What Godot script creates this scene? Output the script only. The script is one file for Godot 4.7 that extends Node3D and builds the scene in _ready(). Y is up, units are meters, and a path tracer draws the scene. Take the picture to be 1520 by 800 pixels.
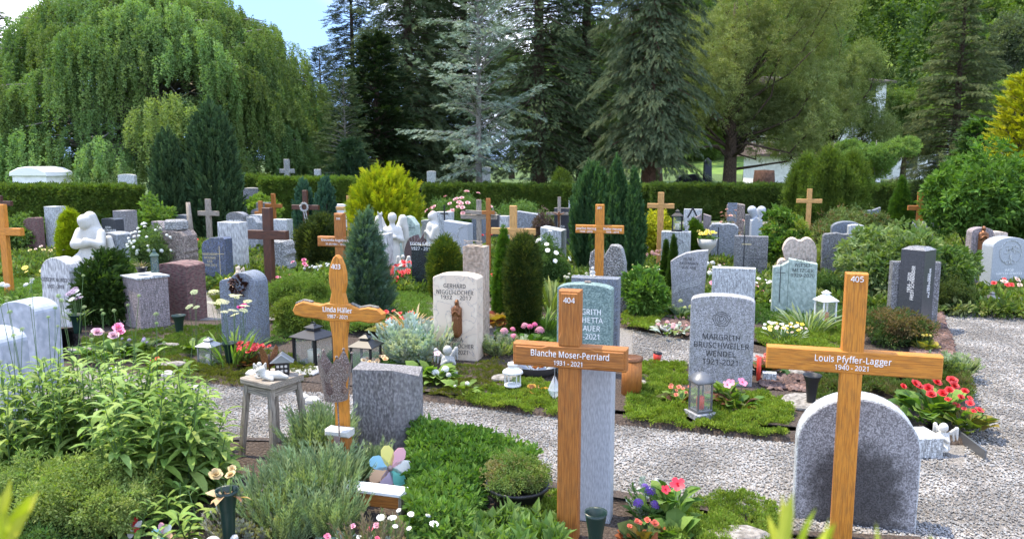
extends Node3D
# A hillside-town cemetery: rows of gravestones and wooden crosses among planted graves, clipped hedges and tall trees behind.
# Units are metres, the camera stands at the origin; the rows of graves run along ROW_TURN.

const ROW_TURN := -0.28

var M := {}
var SH := {}
var used := {}
var rng := RandomNumberGenerator.new()


class Inst:
	var b := PackedFloat32Array()
	var n := 0
	func add(q: Basis, o: Vector3, c: Color) -> void:
		b.append_array(PackedFloat32Array([q.x.x, q.y.x, q.z.x, o.x, q.x.y, q.y.y, q.z.y, o.y, q.x.z, q.y.z, q.z.z, o.z, c.r, c.g, c.b, 1.0]))
		n += 1


func _ready():
	rng.seed = 7
	set_camera_and_light()
	make_materials()
	make_shapes()
	build_ground()
	build_far()
	build_trees()
	build_hedges()
	build_shrubs()
	build_back_graves()
	build_middle_graves()
	build_near_graves()
	build_near_plants()
	build_small_things()


func set_camera_and_light():
	var cam := Camera3D.new()
	cam.name = "camera"
	cam.position = Vector3(0, 1.7, 0)
	cam.rotation_degrees = Vector3(-8.0, 0, 0)
	cam.fov = 37.75
	cam.near = 0.05
	cam.far = 900.0
	var attr := CameraAttributesPhysical.new()
	attr.frustum_focus_distance = 6.0
	attr.frustum_focal_length = 35.0
	attr.exposure_aperture = 8.0
	cam.attributes = attr
	add_child(cam)
	cam.current = true
	var sun := DirectionalLight3D.new()
	sun.name = "sun"
	sun.light_energy = 1.3
	sun.light_color = Color(1.0, 0.94, 0.83)
	sun.light_angular_distance = 0.6
	sun.shadow_enabled = true
	# high up on the left
	sun.look_at_from_position(Vector3(-16, 44, -7), Vector3.ZERO, Vector3.UP)
	add_child(sun)
	var sky := ProceduralSkyMaterial.new()
	sky.sky_top_color = Color(0.27, 0.36, 0.5)
	sky.sky_horizon_color = Color(0.33, 0.4, 0.5)
	sky.sky_curve = 0.22
	sky.ground_bottom_color = Color(0.25, 0.27, 0.2)
	sky.ground_horizon_color = Color(0.55, 0.6, 0.6)
	sky.sun_angle_max = 0.0
	sky.sky_energy_multiplier = 2.05
	sky.sky_cover = noise_tex(FastNoiseLite.TYPE_SIMPLEX_SMOOTH, 0.006, 5, [[0.36, Color(0, 0, 0)], [0.52, Color(0.5, 0.5, 0.5)], [0.7, Color(0.95, 0.94, 0.92)]], 60, 2048, 1024)
	sky.sky_cover_modulate = Color(0.97, 0.935, 0.89, 1)
	var env := Environment.new()
	env.background_mode = Environment.BG_SKY
	env.sky = Sky.new()
	env.sky.sky_material = sky
	env.tonemap_mode = Environment.TONE_MAPPER_LINEAR
	env.tonemap_exposure = 1.8
	env.sdfgi_enabled = true
	env.ssao_enabled = true
	env.ssil_enabled = true
	var we := WorldEnvironment.new()
	we.name = "environment"
	we.environment = env
	add_child(we)


# ---------------------------------------------------------------- naming and tagging

func numbered(called: String) -> String:
	if not used.has(called):
		used[called] = 0
		return called
	used[called] += 1
	return "%s_%03d" % [called, used[called]]


func thing(called: String, label: String, category: String, at = Vector3.ZERO, turn = 0.0, group = "") -> Node3D:
	var o := Node3D.new()
	o.name = numbered(called)
	add_child(o, true)
	o.position = at
	o.rotation.y = turn
	tag(o, label, category, group)
	return o


func tag(o, label = "", category = "", group = "", kind = ""):
	if label: o.set_meta("label", label)
	if category: o.set_meta("category", category)
	if group: o.set_meta("group", group)
	if kind: o.set_meta("kind", kind)
	return o


func part(called: String, mesh: Mesh, m: Material, parent: Node, at = Vector3.ZERO, turn = Vector3.ZERO) -> MeshInstance3D:
	var o := MeshInstance3D.new()
	o.name = called if parent != self else numbered(called)
	o.mesh = mesh
	o.material_override = m
	o.position = at
	o.rotation = turn
	parent.add_child(o, true)
	return o


func struct(called: String, mesh: Mesh, m: Material, at = Vector3.ZERO) -> MeshInstance3D:
	var o := part(called, mesh, m, self, at)
	o.set_meta("kind", "structure")
	return o


func scatter(called: String, inst: Inst, mesh: Mesh, m: Material, parent: Node, label = "") -> MultiMeshInstance3D:
	var mm := MultiMesh.new()
	mm.transform_format = MultiMesh.TRANSFORM_3D
	mm.use_colors = true
	mm.mesh = mesh
	mm.instance_count = inst.n
	mm.buffer = inst.b
	var o := MultiMeshInstance3D.new()
	o.name = called if parent != self else numbered(called)
	o.multimesh = mm
	o.material_override = m
	o.set_meta("kind", "stuff")
	if label: o.set_meta("label", label)
	parent.add_child(o, true)
	return o


func R(a: float, b: float) -> float:
	return rng.randf_range(a, b)


func tint(c: Color, v: float) -> Color:
	var k := 1.17 * (1.0 + rng.randf_range(-v, v))
	var w := rng.randf_range(-v, v) * 0.35
	return Color(c.r * k * (1.0 + w), c.g * k, c.b * k * (1.0 - w))


func aim(dir: Vector3, roll: float, s: float) -> Basis:
	var y := dir.normalized()
	var x := y.cross(Vector3.UP if absf(y.y) < 0.97 else Vector3.RIGHT).normalized().rotated(y, roll)
	return Basis(x * s, y * s, x.cross(y) * s)


# ---------------------------------------------------------------- materials

func noise_tex(type: int, freq: float, octaves: int, ramp: Array, sd: int, w = 512, h = 512) -> NoiseTexture2D:
	var n := FastNoiseLite.new()
	n.noise_type = type
	n.frequency = freq
	n.seed = sd
	n.fractal_octaves = octaves
	if octaves <= 1: n.fractal_type = FastNoiseLite.FRACTAL_NONE
	if type == FastNoiseLite.TYPE_CELLULAR: n.cellular_return_type = FastNoiseLite.RETURN_CELL_VALUE
	var g := Gradient.new()
	var off := PackedFloat32Array()
	var col := PackedColorArray()
	for r in ramp:
		off.append(r[0])
		col.append(r[1])
	g.offsets = off
	g.colors = col
	var t := NoiseTexture2D.new()
	t.width = w
	t.height = h
	t.seamless = true
	t.noise = n
	t.color_ramp = g
	return t


func plain(c: Color, rough = 0.7, metal = 0.0) -> StandardMaterial3D:
	var m := StandardMaterial3D.new()
	m.albedo_color = c.linear_to_srgb()
	m.roughness = rough
	m.metallic = metal
	return m


func textured(t: Texture2D, scale: Vector3, rough: float, bump: Texture2D = null, cm = 0.0, tone = Color.WHITE, world = false) -> StandardMaterial3D:
	var m := StandardMaterial3D.new()
	m.albedo_texture = t
	m.albedo_color = tone
	m.uv1_triplanar = true
	m.uv1_world_triplanar = world
	m.uv1_scale = scale
	m.roughness = rough
	if bump:
		m.heightmap_enabled = true
		m.heightmap_texture = bump
		m.heightmap_scale = cm
	return m


func weather(m: StandardMaterial3D, col: Color, amount: float, scale: Vector3, freq: float, sd: int) -> StandardMaterial3D:
	m.detail_enabled = true
	m.detail_blend_mode = BaseMaterial3D.BLEND_MODE_MIX
	m.detail_uv_layer = BaseMaterial3D.DETAIL_UV_2
	m.uv2_triplanar = true
	m.uv2_scale = scale
	m.detail_albedo = noise_tex(FastNoiseLite.TYPE_SIMPLEX_SMOOTH, freq, 5, [[0.45, Color(col.r, col.g, col.b, 0.0)], [0.62, Color(col.r, col.g, col.b, amount * 0.6)], [0.8, Color(col.r, col.g, col.b, amount)]], sd)
	return m


func leafy(back: Color, rough = 0.5) -> StandardMaterial3D:
	var m := StandardMaterial3D.new()
	m.vertex_color_use_as_albedo = true
	m.roughness = rough
	m.metallic_specular = 0.25
	m.backlight_enabled = true
	m.backlight = back
	return m


func gem(r: float, g: float, b: float) -> Color:
	return Color(r, g, b)


func make_materials():
	var CELL := FastNoiseLite.TYPE_CELLULAR
	var SMO := FastNoiseLite.TYPE_SIMPLEX_SMOOTH
	var rough_bump := noise_tex(SMO, 0.03, 5, [[0.0, Color.BLACK], [1.0, Color.WHITE]], 5)
	var fine_bump := noise_tex(SMO, 0.2, 3, [[0.0, Color.BLACK], [1.0, Color.WHITE]], 6)
	var pit_bump := noise_tex(CELL, 0.09, 1, [[0.0, Color.BLACK], [1.0, Color.WHITE]], 8)
	# granites: grains of a few millimetres
	var grain = func(a: float, b: float, c: float, d: float, hue: Color, sd: int, fr = 0.16):
		return noise_tex(CELL, fr, 1, [[0.0, Color(a * hue.r, a * hue.g, a * hue.b)], [0.3, Color(b * hue.r, b * hue.g, b * hue.b)], [0.65, Color(c * hue.r, c * hue.g, c * hue.b)], [1.0, Color(d * hue.r, d * hue.g, d * hue.b)]], sd)
	var S3 := Vector3(2.2, 2.2, 2.2)
	M.granite = textured(grain.call(0.36, 0.54, 0.66, 0.78, Color(0.99, 0.99, 1.0), 1, 0.2), S3, 0.55, fine_bump, 0.05)
	M.granite_light = textured(grain.call(0.5, 0.68, 0.78, 0.9, Color(0.98, 1.0, 1.0), 2), S3, 0.6)
	M.granite_dark = textured(grain.call(0.2, 0.34, 0.5, 0.72, Color(0.98, 0.98, 1.0), 3), S3, 0.35)
	M.granite_blue = textured(grain.call(0.14, 0.24, 0.34, 0.62, Color(0.85, 0.95, 1.2), 4), S3, 0.35)
	M.granite_slate = textured(grain.call(0.28, 0.42, 0.5, 0.62, Color(0.93, 0.99, 1.08), 9), S3, 0.5)
	M.granite_pink = textured(noise_tex(SMO, 0.05, 4, [[0.2, Color(0.4, 0.36, 0.37)], [0.45, Color(0.62, 0.56, 0.56)], [0.6, Color(0.74, 0.7, 0.69)], [0.8, Color(0.5, 0.46, 0.47)]], 11), Vector3(3, 3, 3), 0.75, rough_bump, 1.2)
	M.granite_brown = textured(noise_tex(CELL, 0.1, 1, [[0.0, Color(0.3, 0.25, 0.23)], [0.5, Color(0.5, 0.44, 0.41)], [1.0, Color(0.72, 0.67, 0.62)]], 12), S3, 0.8, rough_bump, 1.0)
	M.granite_rough = textured(grain.call(0.3, 0.5, 0.66, 0.82, Color(1, 1, 0.99), 13, 0.12), S3, 0.9, rough_bump, 2.0)
	M.red_stone = textured(noise_tex(SMO, 0.03, 4, [[0.25, Color(0.3, 0.2, 0.2)], [0.5, Color(0.44, 0.31, 0.3)], [0.75, Color(0.55, 0.42, 0.4)]], 14), Vector3(0.8, 7, 0.8), 0.8, fine_bump, 0.3)
	M.sandstone = textured(noise_tex(SMO, 0.02, 4, [[0.2, Color(0.66, 0.58, 0.5)], [0.8, Color(0.8, 0.72, 0.64)]], 15), S3, 0.9, fine_bump, 0.3)
	M.cream_stone = textured(noise_tex(SMO, 0.02, 4, [[0.2, Color(0.75, 0.67, 0.6)], [0.8, Color(0.87, 0.8, 0.74)]], 16), S3, 0.9, fine_bump, 0.2)
	M.marble = textured(noise_tex(FastNoiseLite.TYPE_SIMPLEX, 0.006, 5, [[0.0, Color(0.85, 0.78, 0.69)], [0.47, Color(0.85, 0.78, 0.69)], [0.5, Color(0.62, 0.59, 0.57)], [0.525, Color(0.84, 0.77, 0.68)], [0.8, Color(0.88, 0.82, 0.73)]], 17), Vector3(1.6, 1.6, 1.6), 0.5)
	M.white_marble = textured(noise_tex(SMO, 0.012, 5, [[0.25, Color(0.68, 0.68, 0.68)], [0.5, Color(0.77, 0.77, 0.76)], [0.8, Color(0.82, 0.82, 0.81)]], 18), Vector3(3.0, 1.5, 3.0), 0.55)
	M.blue_marble = textured(noise_tex(SMO, 0.012, 5, [[0.25, Color(0.58, 0.61, 0.64)], [0.55, Color(0.64, 0.66, 0.69)], [0.8, Color(0.69, 0.71, 0.74)]], 19), Vector3(2.0, 1.5, 2.0), 0.5)
	M.green_stone = textured(noise_tex(CELL, 0.1, 1, [[0.0, Color(0.33, 0.42, 0.41)], [0.5, Color(0.45, 0.54, 0.52)], [1.0, Color(0.57, 0.65, 0.62)]], 20), S3, 0.6, pit_bump, 0.15)
	M.pale_green_stone = textured(noise_tex(SMO, 0.02, 5, [[0.25, Color(0.56, 0.62, 0.58)], [0.75, Color(0.68, 0.74, 0.7)]], 22), Vector3(2, 1.5, 2), 0.7, rough_bump, 0.4)
	M.brushed_grey = textured(noise_tex(SMO, 0.03, 5, [[0.2, Color(0.58, 0.6, 0.62)], [0.5, Color(0.64, 0.66, 0.68)], [0.8, Color(0.7, 0.72, 0.74)]], 23), Vector3(8, 1.6, 8), 0.5)
	M.dry_grey = textured(noise_tex(SMO, 0.03, 5, [[0.2, Color(0.4, 0.39, 0.4)], [0.5, Color(0.55, 0.54, 0.54)], [0.8, Color(0.68, 0.67, 0.66)]], 24), Vector3(4, 2.0, 4), 0.85, fine_bump, 0.4)
	M.slate = textured(noise_tex(SMO, 0.03, 5, [[0.2, Color(0.46, 0.47, 0.5)], [0.5, Color(0.58, 0.6, 0.62)], [0.8, Color(0.7, 0.72, 0.73)]], 25), Vector3(1.2, 4.0, 1.2), 0.8, rough_bump, 1.5)
	M.anthracite = textured(grain.call(0.2, 0.24, 0.27, 0.33, Color(0.97, 1.0, 1.08), 26), S3, 0.3)
	M.teal_black = textured(grain.call(0.1, 0.15, 0.2, 0.32, Color(0.85, 1.02, 1.08), 27), S3, 0.25)
	M.black_stone = plain(Color(0.012, 0.012, 0.014), 0.2)
	M.brown_rib = textured(noise_tex(SMO, 0.05, 3, [[0.2, Color(0.3, 0.23, 0.23)], [0.8, Color(0.44, 0.36, 0.35)]], 28), S3, 0.6)
	M.flagstone = textured(noise_tex(SMO, 0.02, 5, [[0.2, Color(0.42, 0.4, 0.37)], [0.5, Color(0.54, 0.52, 0.49)], [0.8, Color(0.63, 0.61, 0.58)]], 29), Vector3(2, 2, 2), 0.9, rough_bump, 1.0)
	# the arched granite stone carries a damp stain in its middle
	M.granite_damp = textured(grain.call(0.12, 0.2, 0.3, 0.5, Color(0.98, 0.98, 1.0), 3), S3, 0.35)
	# timber
	var grainy = func(a: Color, b: Color, c: Color, sd: int):
		return noise_tex(SMO, 0.02, 5, [[0.2, a], [0.5, b], [0.62, c], [0.8, b]], sd)
	var VV := Vector3(14, 0.6, 14)
	var HH := Vector3(0.6, 14, 14)
	var oak = grainy.call(Color(0.62, 0.38, 0.13), Color(0.72, 0.46, 0.17), Color(0.76, 0.5, 0.21), 31)
	var honey = grainy.call(Color(0.68, 0.42, 0.11), Color(0.78, 0.5, 0.15), Color(0.81, 0.54, 0.18), 32)
	var chest = grainy.call(Color(0.56, 0.33, 0.11), Color(0.66, 0.41, 0.16), Color(0.7, 0.45, 0.19), 33)
	var old = grainy.call(Color(0.38, 0.34, 0.3), Color(0.58, 0.54, 0.49), Color(0.68, 0.64, 0.58), 34)
	var dark = grainy.call(Color(0.16, 0.08, 0.05), Color(0.3, 0.16, 0.09), Color(0.36, 0.2, 0.12), 35)
	var pale = grainy.call(Color(0.7, 0.51, 0.27), Color(0.79, 0.6, 0.35), Color(0.83, 0.65, 0.4), 36)
	for w in [["oak", oak, 0.6], ["honey", honey, 0.6], ["chestnut", chest, 0.6], ["old", old, 0.9], ["dark", dark, 0.5], ["pale", pale, 0.6]]:
		M[w[0] + "_v"] = textured(w[1], VV, w[2], fine_bump, 0.08)
		M[w[0] + "_h"] = textured(w[1], HH, w[2], fine_bump, 0.08)
	for w in ["oak", "honey", "chestnut", "pale"]:
		weather(M[w + "_v"], Color(0.38, 0.27, 0.15), 0.3, Vector3(5, 1.0, 5), 0.02, 61)
		weather(M[w + "_h"], Color(0.38, 0.27, 0.15), 0.3, Vector3(1.0, 5, 5), 0.02, 61)
	for w in ["white_marble", "granite_pink", "dry_grey", "granite_light"]: weather(M[w], Color(0.36, 0.35, 0.33), 0.6, Vector3(5, 0.8, 5), 0.02, 62)
	for w in ["granite", "granite_slate", "granite_dark", "granite_blue", "red_stone", "slate", "sandstone", "cream_stone", "granite_brown", "granite_rough"]: weather(M[w], Color(0.42, 0.42, 0.38), 0.4, Vector3(2.5, 1.2, 2.5), 0.02, 63)
	M.bark = textured(noise_tex(SMO, 0.03, 5, [[0.2, Color(0.16, 0.12, 0.09)], [0.5, Color(0.3, 0.24, 0.19)], [0.8, Color(0.42, 0.36, 0.3)]], 37), Vector3(2.5, 0.5, 2.5), 0.95, rough_bump, 3.0)
	M.red_bark = textured(noise_tex(SMO, 0.03, 5, [[0.2, Color(0.24, 0.16, 0.12)], [0.5, Color(0.38, 0.27, 0.21)], [0.8, Color(0.5, 0.38, 0.31)]], 38), Vector3(4, 0.4, 4), 0.95, rough_bump, 4.0)
	M.grey_bark = textured(noise_tex(SMO, 0.04, 5, [[0.2, Color(0.28, 0.27, 0.25)], [0.5, Color(0.45, 0.44, 0.41)], [0.8, Color(0.58, 0.57, 0.53)]], 39), Vector3(3, 1, 3), 0.9)
	# ground
	M.gravel = textured(noise_tex(CELL, 0.11, 1, [[0.0, Color(0.36, 0.35, 0.33)], [0.4, Color(0.46, 0.445, 0.42)], [0.8, Color(0.54, 0.52, 0.5)], [1.0, Color(0.62, 0.6, 0.58)]], 41, 1024, 1024), Vector3(1.4, 1.4, 1.4), 0.95, pit_bump, 0.8, Color.WHITE, true)
	M.soil = textured(noise_tex(SMO, 0.05, 5, [[0.2, Color(0.18, 0.145, 0.12)], [0.5, Color(0.28, 0.235, 0.2)], [0.8, Color(0.38, 0.33, 0.29)]], 42), Vector3(2, 2, 2), 0.95, rough_bump, 2.0, Color.WHITE, true)
	M.lawn = textured(noise_tex(SMO, 0.03, 5, [[0.2, Color(0.2, 0.27, 0.11)], [0.5, Color(0.29, 0.38, 0.15)], [0.8, Color(0.36, 0.45, 0.2)]], 43), Vector3(0.4, 0.4, 0.4), 0.95, rough_bump, 3.0, Color.WHITE, true)
	M.meadow = textured(noise_tex(SMO, 0.02, 5, [[0.2, Color(0.3, 0.42, 0.15)], [0.8, Color(0.45, 0.55, 0.22)]], 44), Vector3(0.05, 0.05, 0.05), 0.95)
	M.plaster = textured(noise_tex(SMO, 0.02, 4, [[0.2, Color(0.84, 0.84, 0.83)], [0.8, Color(0.92, 0.92, 0.91)]], 45), Vector3(0.3, 0.3, 0.3), 0.9)
	M.roof = textured(noise_tex(SMO, 0.05, 4, [[0.2, Color(0.28, 0.24, 0.24)], [0.8, Color(0.42, 0.37, 0.36)]], 46), Vector3(0.4, 0.4, 0.4), 0.9)
	M.roof_tile = textured(noise_tex(SMO, 0.05, 4, [[0.2, Color(0.36, 0.3, 0.28)], [0.8, Color(0.46, 0.39, 0.36)]], 47), Vector3(0.4, 0.4, 0.4), 0.9)
	M.window_glass = plain(Color(0.03, 0.04, 0.05), 0.1)
	# foliage: the colour comes with each leaf
	M.leaf = leafy(Color(0.82, 0.88, 0.4), 0.55)
	M.leaf_soft = leafy(Color(0.8, 0.84, 0.55), 0.6)
	M.needle = leafy(Color(0.5, 0.56, 0.3), 0.75)
	M.petal = leafy(Color(0.3, 0.3, 0.3), 0.6)
	M.twig = plain(Color(0.05, 0.04, 0.025), 0.9)
	M.stem = plain(Color(0.07, 0.13, 0.035), 0.6)
	M.hedge_core = plain(Color(0.11, 0.165, 0.035), 1.0)
	M.pebble = StandardMaterial3D.new()
	M.pebble.vertex_color_use_as_albedo = true
	M.pebble.roughness = 0.9
	# small things
	M.white_paint = plain(Color(0.78, 0.78, 0.76), 0.5)
	M.print_white = plain(Color(0.85, 0.85, 0.83), 0.6)
	M.engraved = plain(Color(0.035, 0.036, 0.04), 0.8)
	M.engraved_grey = plain(Color(0.13, 0.13, 0.14), 0.8)
	M.gilt = plain(Color(0.55, 0.46, 0.27), 0.4, 0.3)
	M.black_metal = plain(Color(0.018, 0.018, 0.02), 0.4, 0.3)
	M.grey_metal = plain(Color(0.16, 0.165, 0.17), 0.45, 0.6)
	M.zinc = plain(Color(0.3, 0.32, 0.34), 0.4, 0.8)
	M.bronze = textured(noise_tex(SMO, 0.05, 4, [[0.2, Color(0.3, 0.18, 0.11)], [0.55, Color(0.5, 0.33, 0.2)], [0.8, Color(0.62, 0.44, 0.28)]], 51), Vector3(6, 6, 6), 0.4)
	M.bronze.metallic = 0.5
	M.dark_bronze = plain(Color(0.06, 0.028, 0.02), 0.35, 0.4)
	M.patina = textured(noise_tex(SMO, 0.08, 4, [[0.2, Color(0.13, 0.2, 0.18)], [0.6, Color(0.27, 0.38, 0.34)], [0.8, Color(0.4, 0.5, 0.46)]], 52), Vector3(5, 5, 5), 0.7)
	M.rusty = textured(noise_tex(SMO, 0.06, 4, [[0.25, Color(0.28, 0.23, 0.21)], [0.5, Color(0.42, 0.38, 0.36)], [0.6, Color(0.45, 0.31, 0.24)], [0.72, Color(0.7, 0.68, 0.66)]], 53), Vector3(6, 3, 6), 0.7)
	M.green_plastic = plain(Color(0.01, 0.03, 0.022), 0.35)
	M.black_plastic = plain(Color(0.012, 0.013, 0.015), 0.4)
	M.clay = plain(Color(0.36, 0.15, 0.08), 0.85)
	M.red_wax = plain(Color(0.62, 0.05, 0.03), 0.4)
	M.cream_wax = plain(Color(0.75, 0.7, 0.52), 0.4)
	M.figure_white = textured(noise_tex(SMO, 0.06, 4, [[0.2, Color(0.62, 0.61, 0.57)], [0.6, Color(0.8, 0.79, 0.76)]], 54), Vector3(6, 6, 6), 0.7)
	M.figure_grey = textured(noise_tex(SMO, 0.06, 4, [[0.2, Color(0.5, 0.5, 0.49)], [0.7, Color(0.72, 0.72, 0.7)]], 55), Vector3(6, 6, 6), 0.8)
	M.figure_cream = plain(Color(0.55, 0.45, 0.34), 0.8)
	M.glass = plain(Color(0.9, 0.95, 0.95), 0.05)
	M.glass.albedo_color = Color(0.85, 0.9, 0.9, 0.06)
	M.glass.transparency = BaseMaterial3D.TRANSPARENCY_ALPHA
	M.crystal = plain(Color(0.9, 0.9, 0.92), 0.05)
	M.crystal.albedo_color = Color(0.9, 0.92, 0.95, 0.35)
	M.crystal.transparency = BaseMaterial3D.TRANSPARENCY_ALPHA
	M.ribbon = plain(Color(0.32, 0.22, 0.2), 0.6)
	M.foil_green = plain(Color(0.2, 0.4, 0.4), 0.4)


# ---------------------------------------------------------------- shapes

func start() -> SurfaceTool:
	var st := SurfaceTool.new()
	st.begin(Mesh.PRIMITIVE_TRIANGLES)
	st.set_smooth_group(-1)
	return st


func tri(st: SurfaceTool, a: Vector3, b: Vector3, c: Vector3):
	st.add_vertex(a)
	st.add_vertex(b)
	st.add_vertex(c)


func quad(st: SurfaceTool, a: Vector3, b: Vector3, c: Vector3, d: Vector3):
	tri(st, a, b, c)
	tri(st, a, c, d)


func done(st: SurfaceTool) -> ArrayMesh:
	st.generate_normals()
	return st.commit()


func inset(poly: PackedVector2Array, by: float) -> PackedVector2Array:
	var n := poly.size()
	var o := PackedVector2Array()
	for i in n:
		var a := (poly[i] - poly[(i + n - 1) % n]).normalized()
		var b := (poly[(i + 1) % n] - poly[i]).normalized()
		var m := Vector2(-a.y - b.y, a.x + b.x)
		var l := maxf(m.length(), 0.3)
		o.append(poly[i] + m / l * by * (2.0 / maxf(l, 1.2)))
	return o


# an outline in x and y (counter-clockwise) given thickness along z, with chamfered edges
func slab(poly: PackedVector2Array, depth: float, bevel = 0.004, uv = Rect2()) -> ArrayMesh:
	var st := start()
	var inn := inset(poly, bevel)
	var z := depth * 0.5
	var rings := [[inn, -z], [poly, -z + bevel], [poly, z - bevel], [inn, z]]
	var n := poly.size()
	var vert = func(q: Vector2, zz: float):
		if uv.size.x > 0: st.set_uv(Vector2((q.x - uv.position.x) / uv.size.x, 1.0 - (q.y - uv.position.y) / uv.size.y))
		st.add_vertex(Vector3(q.x, q.y, zz))
	for k in 3:
		for i in n:
			var j := (i + 1) % n
			var a: Vector2 = rings[k][0][i]
			var b: Vector2 = rings[k][0][j]
			var c: Vector2 = rings[k + 1][0][j]
			var d: Vector2 = rings[k + 1][0][i]
			for v in [[a, k], [d, k + 1], [c, k + 1], [a, k], [c, k + 1], [b, k]]:
				vert.call(v[0], rings[v[1]][1])
	var ix := Geometry2D.triangulate_polygon(inn)
	for i in range(0, ix.size(), 3):
		for e in [0, 2, 1]: vert.call(inn[ix[i + e]], z)
		for e in [0, 1, 2]: vert.call(inn[ix[i + e]], -z)
	return done(st)


func rect(w: float, h: float, x = 0.0, y = 0.0) -> PackedVector2Array:
	return PackedVector2Array([Vector2(x - w / 2, y), Vector2(x + w / 2, y), Vector2(x + w / 2, y + h), Vector2(x - w / 2, y + h)])


func box(w: float, h: float, d: float, bevel = 0.004) -> ArrayMesh:
	return slab(rect(w, h), d, minf(bevel, minf(w, minf(h, d)) * 0.3))


func add_box(st: SurfaceTool, at: Vector3, s: Vector3, turn = Basis()):
	var p := []
	for i in 8:
		p.append(at + turn * (Vector3((1 if i & 1 else -1) * s.x, (1 if i & 2 else -1) * s.y, (1 if i & 4 else -1) * s.z) * 0.5))
	for q in [[4, 6, 7, 5], [0, 1, 3, 2], [1, 5, 7, 3], [0, 2, 6, 4], [2, 3, 7, 6], [0, 4, 5, 1]]:
		quad(st, p[q[0]], p[q[1]], p[q[2]], p[q[3]])


func add_lathe(st: SurfaceTool, prof: Array, seg = 16, at = Vector3.ZERO, sq = 0.0):
	for k in prof.size() - 1:
		for i in seg:
			var v := []
			for e in [[k, i], [k + 1, i], [k + 1, i + 1], [k, i + 1]]:
				var a: float = TAU * e[1] / seg
				var r: float = prof[e[0]][0]
				v.append(at + Vector3(cos(a) * r, prof[e[0]][1], sin(a) * r))
			if prof[k][0] > 0.0001: tri(st, v[0], v[2], v[3])
			if prof[k + 1][0] > 0.0001: tri(st, v[0], v[1], v[2])


func lathe(prof: Array, seg = 16, smooth = true) -> ArrayMesh:
	var st := start()
	if smooth: st.set_smooth_group(1)
	add_lathe(st, prof, seg)
	return done(st)


func add_tube(st: SurfaceTool, pts: Array, rad: Array, seg = 6):
	var rings := []
	for i in pts.size():
		var t: Vector3 = (pts[mini(i + 1, pts.size() - 1)] - pts[maxi(i - 1, 0)]).normalized()
		var x := t.cross(Vector3.RIGHT if absf(t.x) < 0.8 else Vector3.UP).normalized()
		var y := t.cross(x)
		var ring := []
		for k in seg:
			var a = TAU * k / seg
			ring.append(pts[i] + (x * cos(a) + y * sin(a)) * rad[mini(i, rad.size() - 1)])
		rings.append(ring)
	for i in rings.size() - 1:
		for k in seg:
			var l = (k + 1) % seg
			quad(st, rings[i][k], rings[i + 1][k], rings[i + 1][l], rings[i][l])
	for k in range(1, seg - 1):
		tri(st, rings[0][0], rings[0][k], rings[0][k + 1])
		tri(st, rings[-1][0], rings[-1][k + 1], rings[-1][k])


func tube(pts: Array, rad: Array, seg = 8) -> ArrayMesh:
	var st := start()
	st.set_smooth_group(1)
	add_tube(st, pts, rad, seg)
	return done(st)


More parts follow.
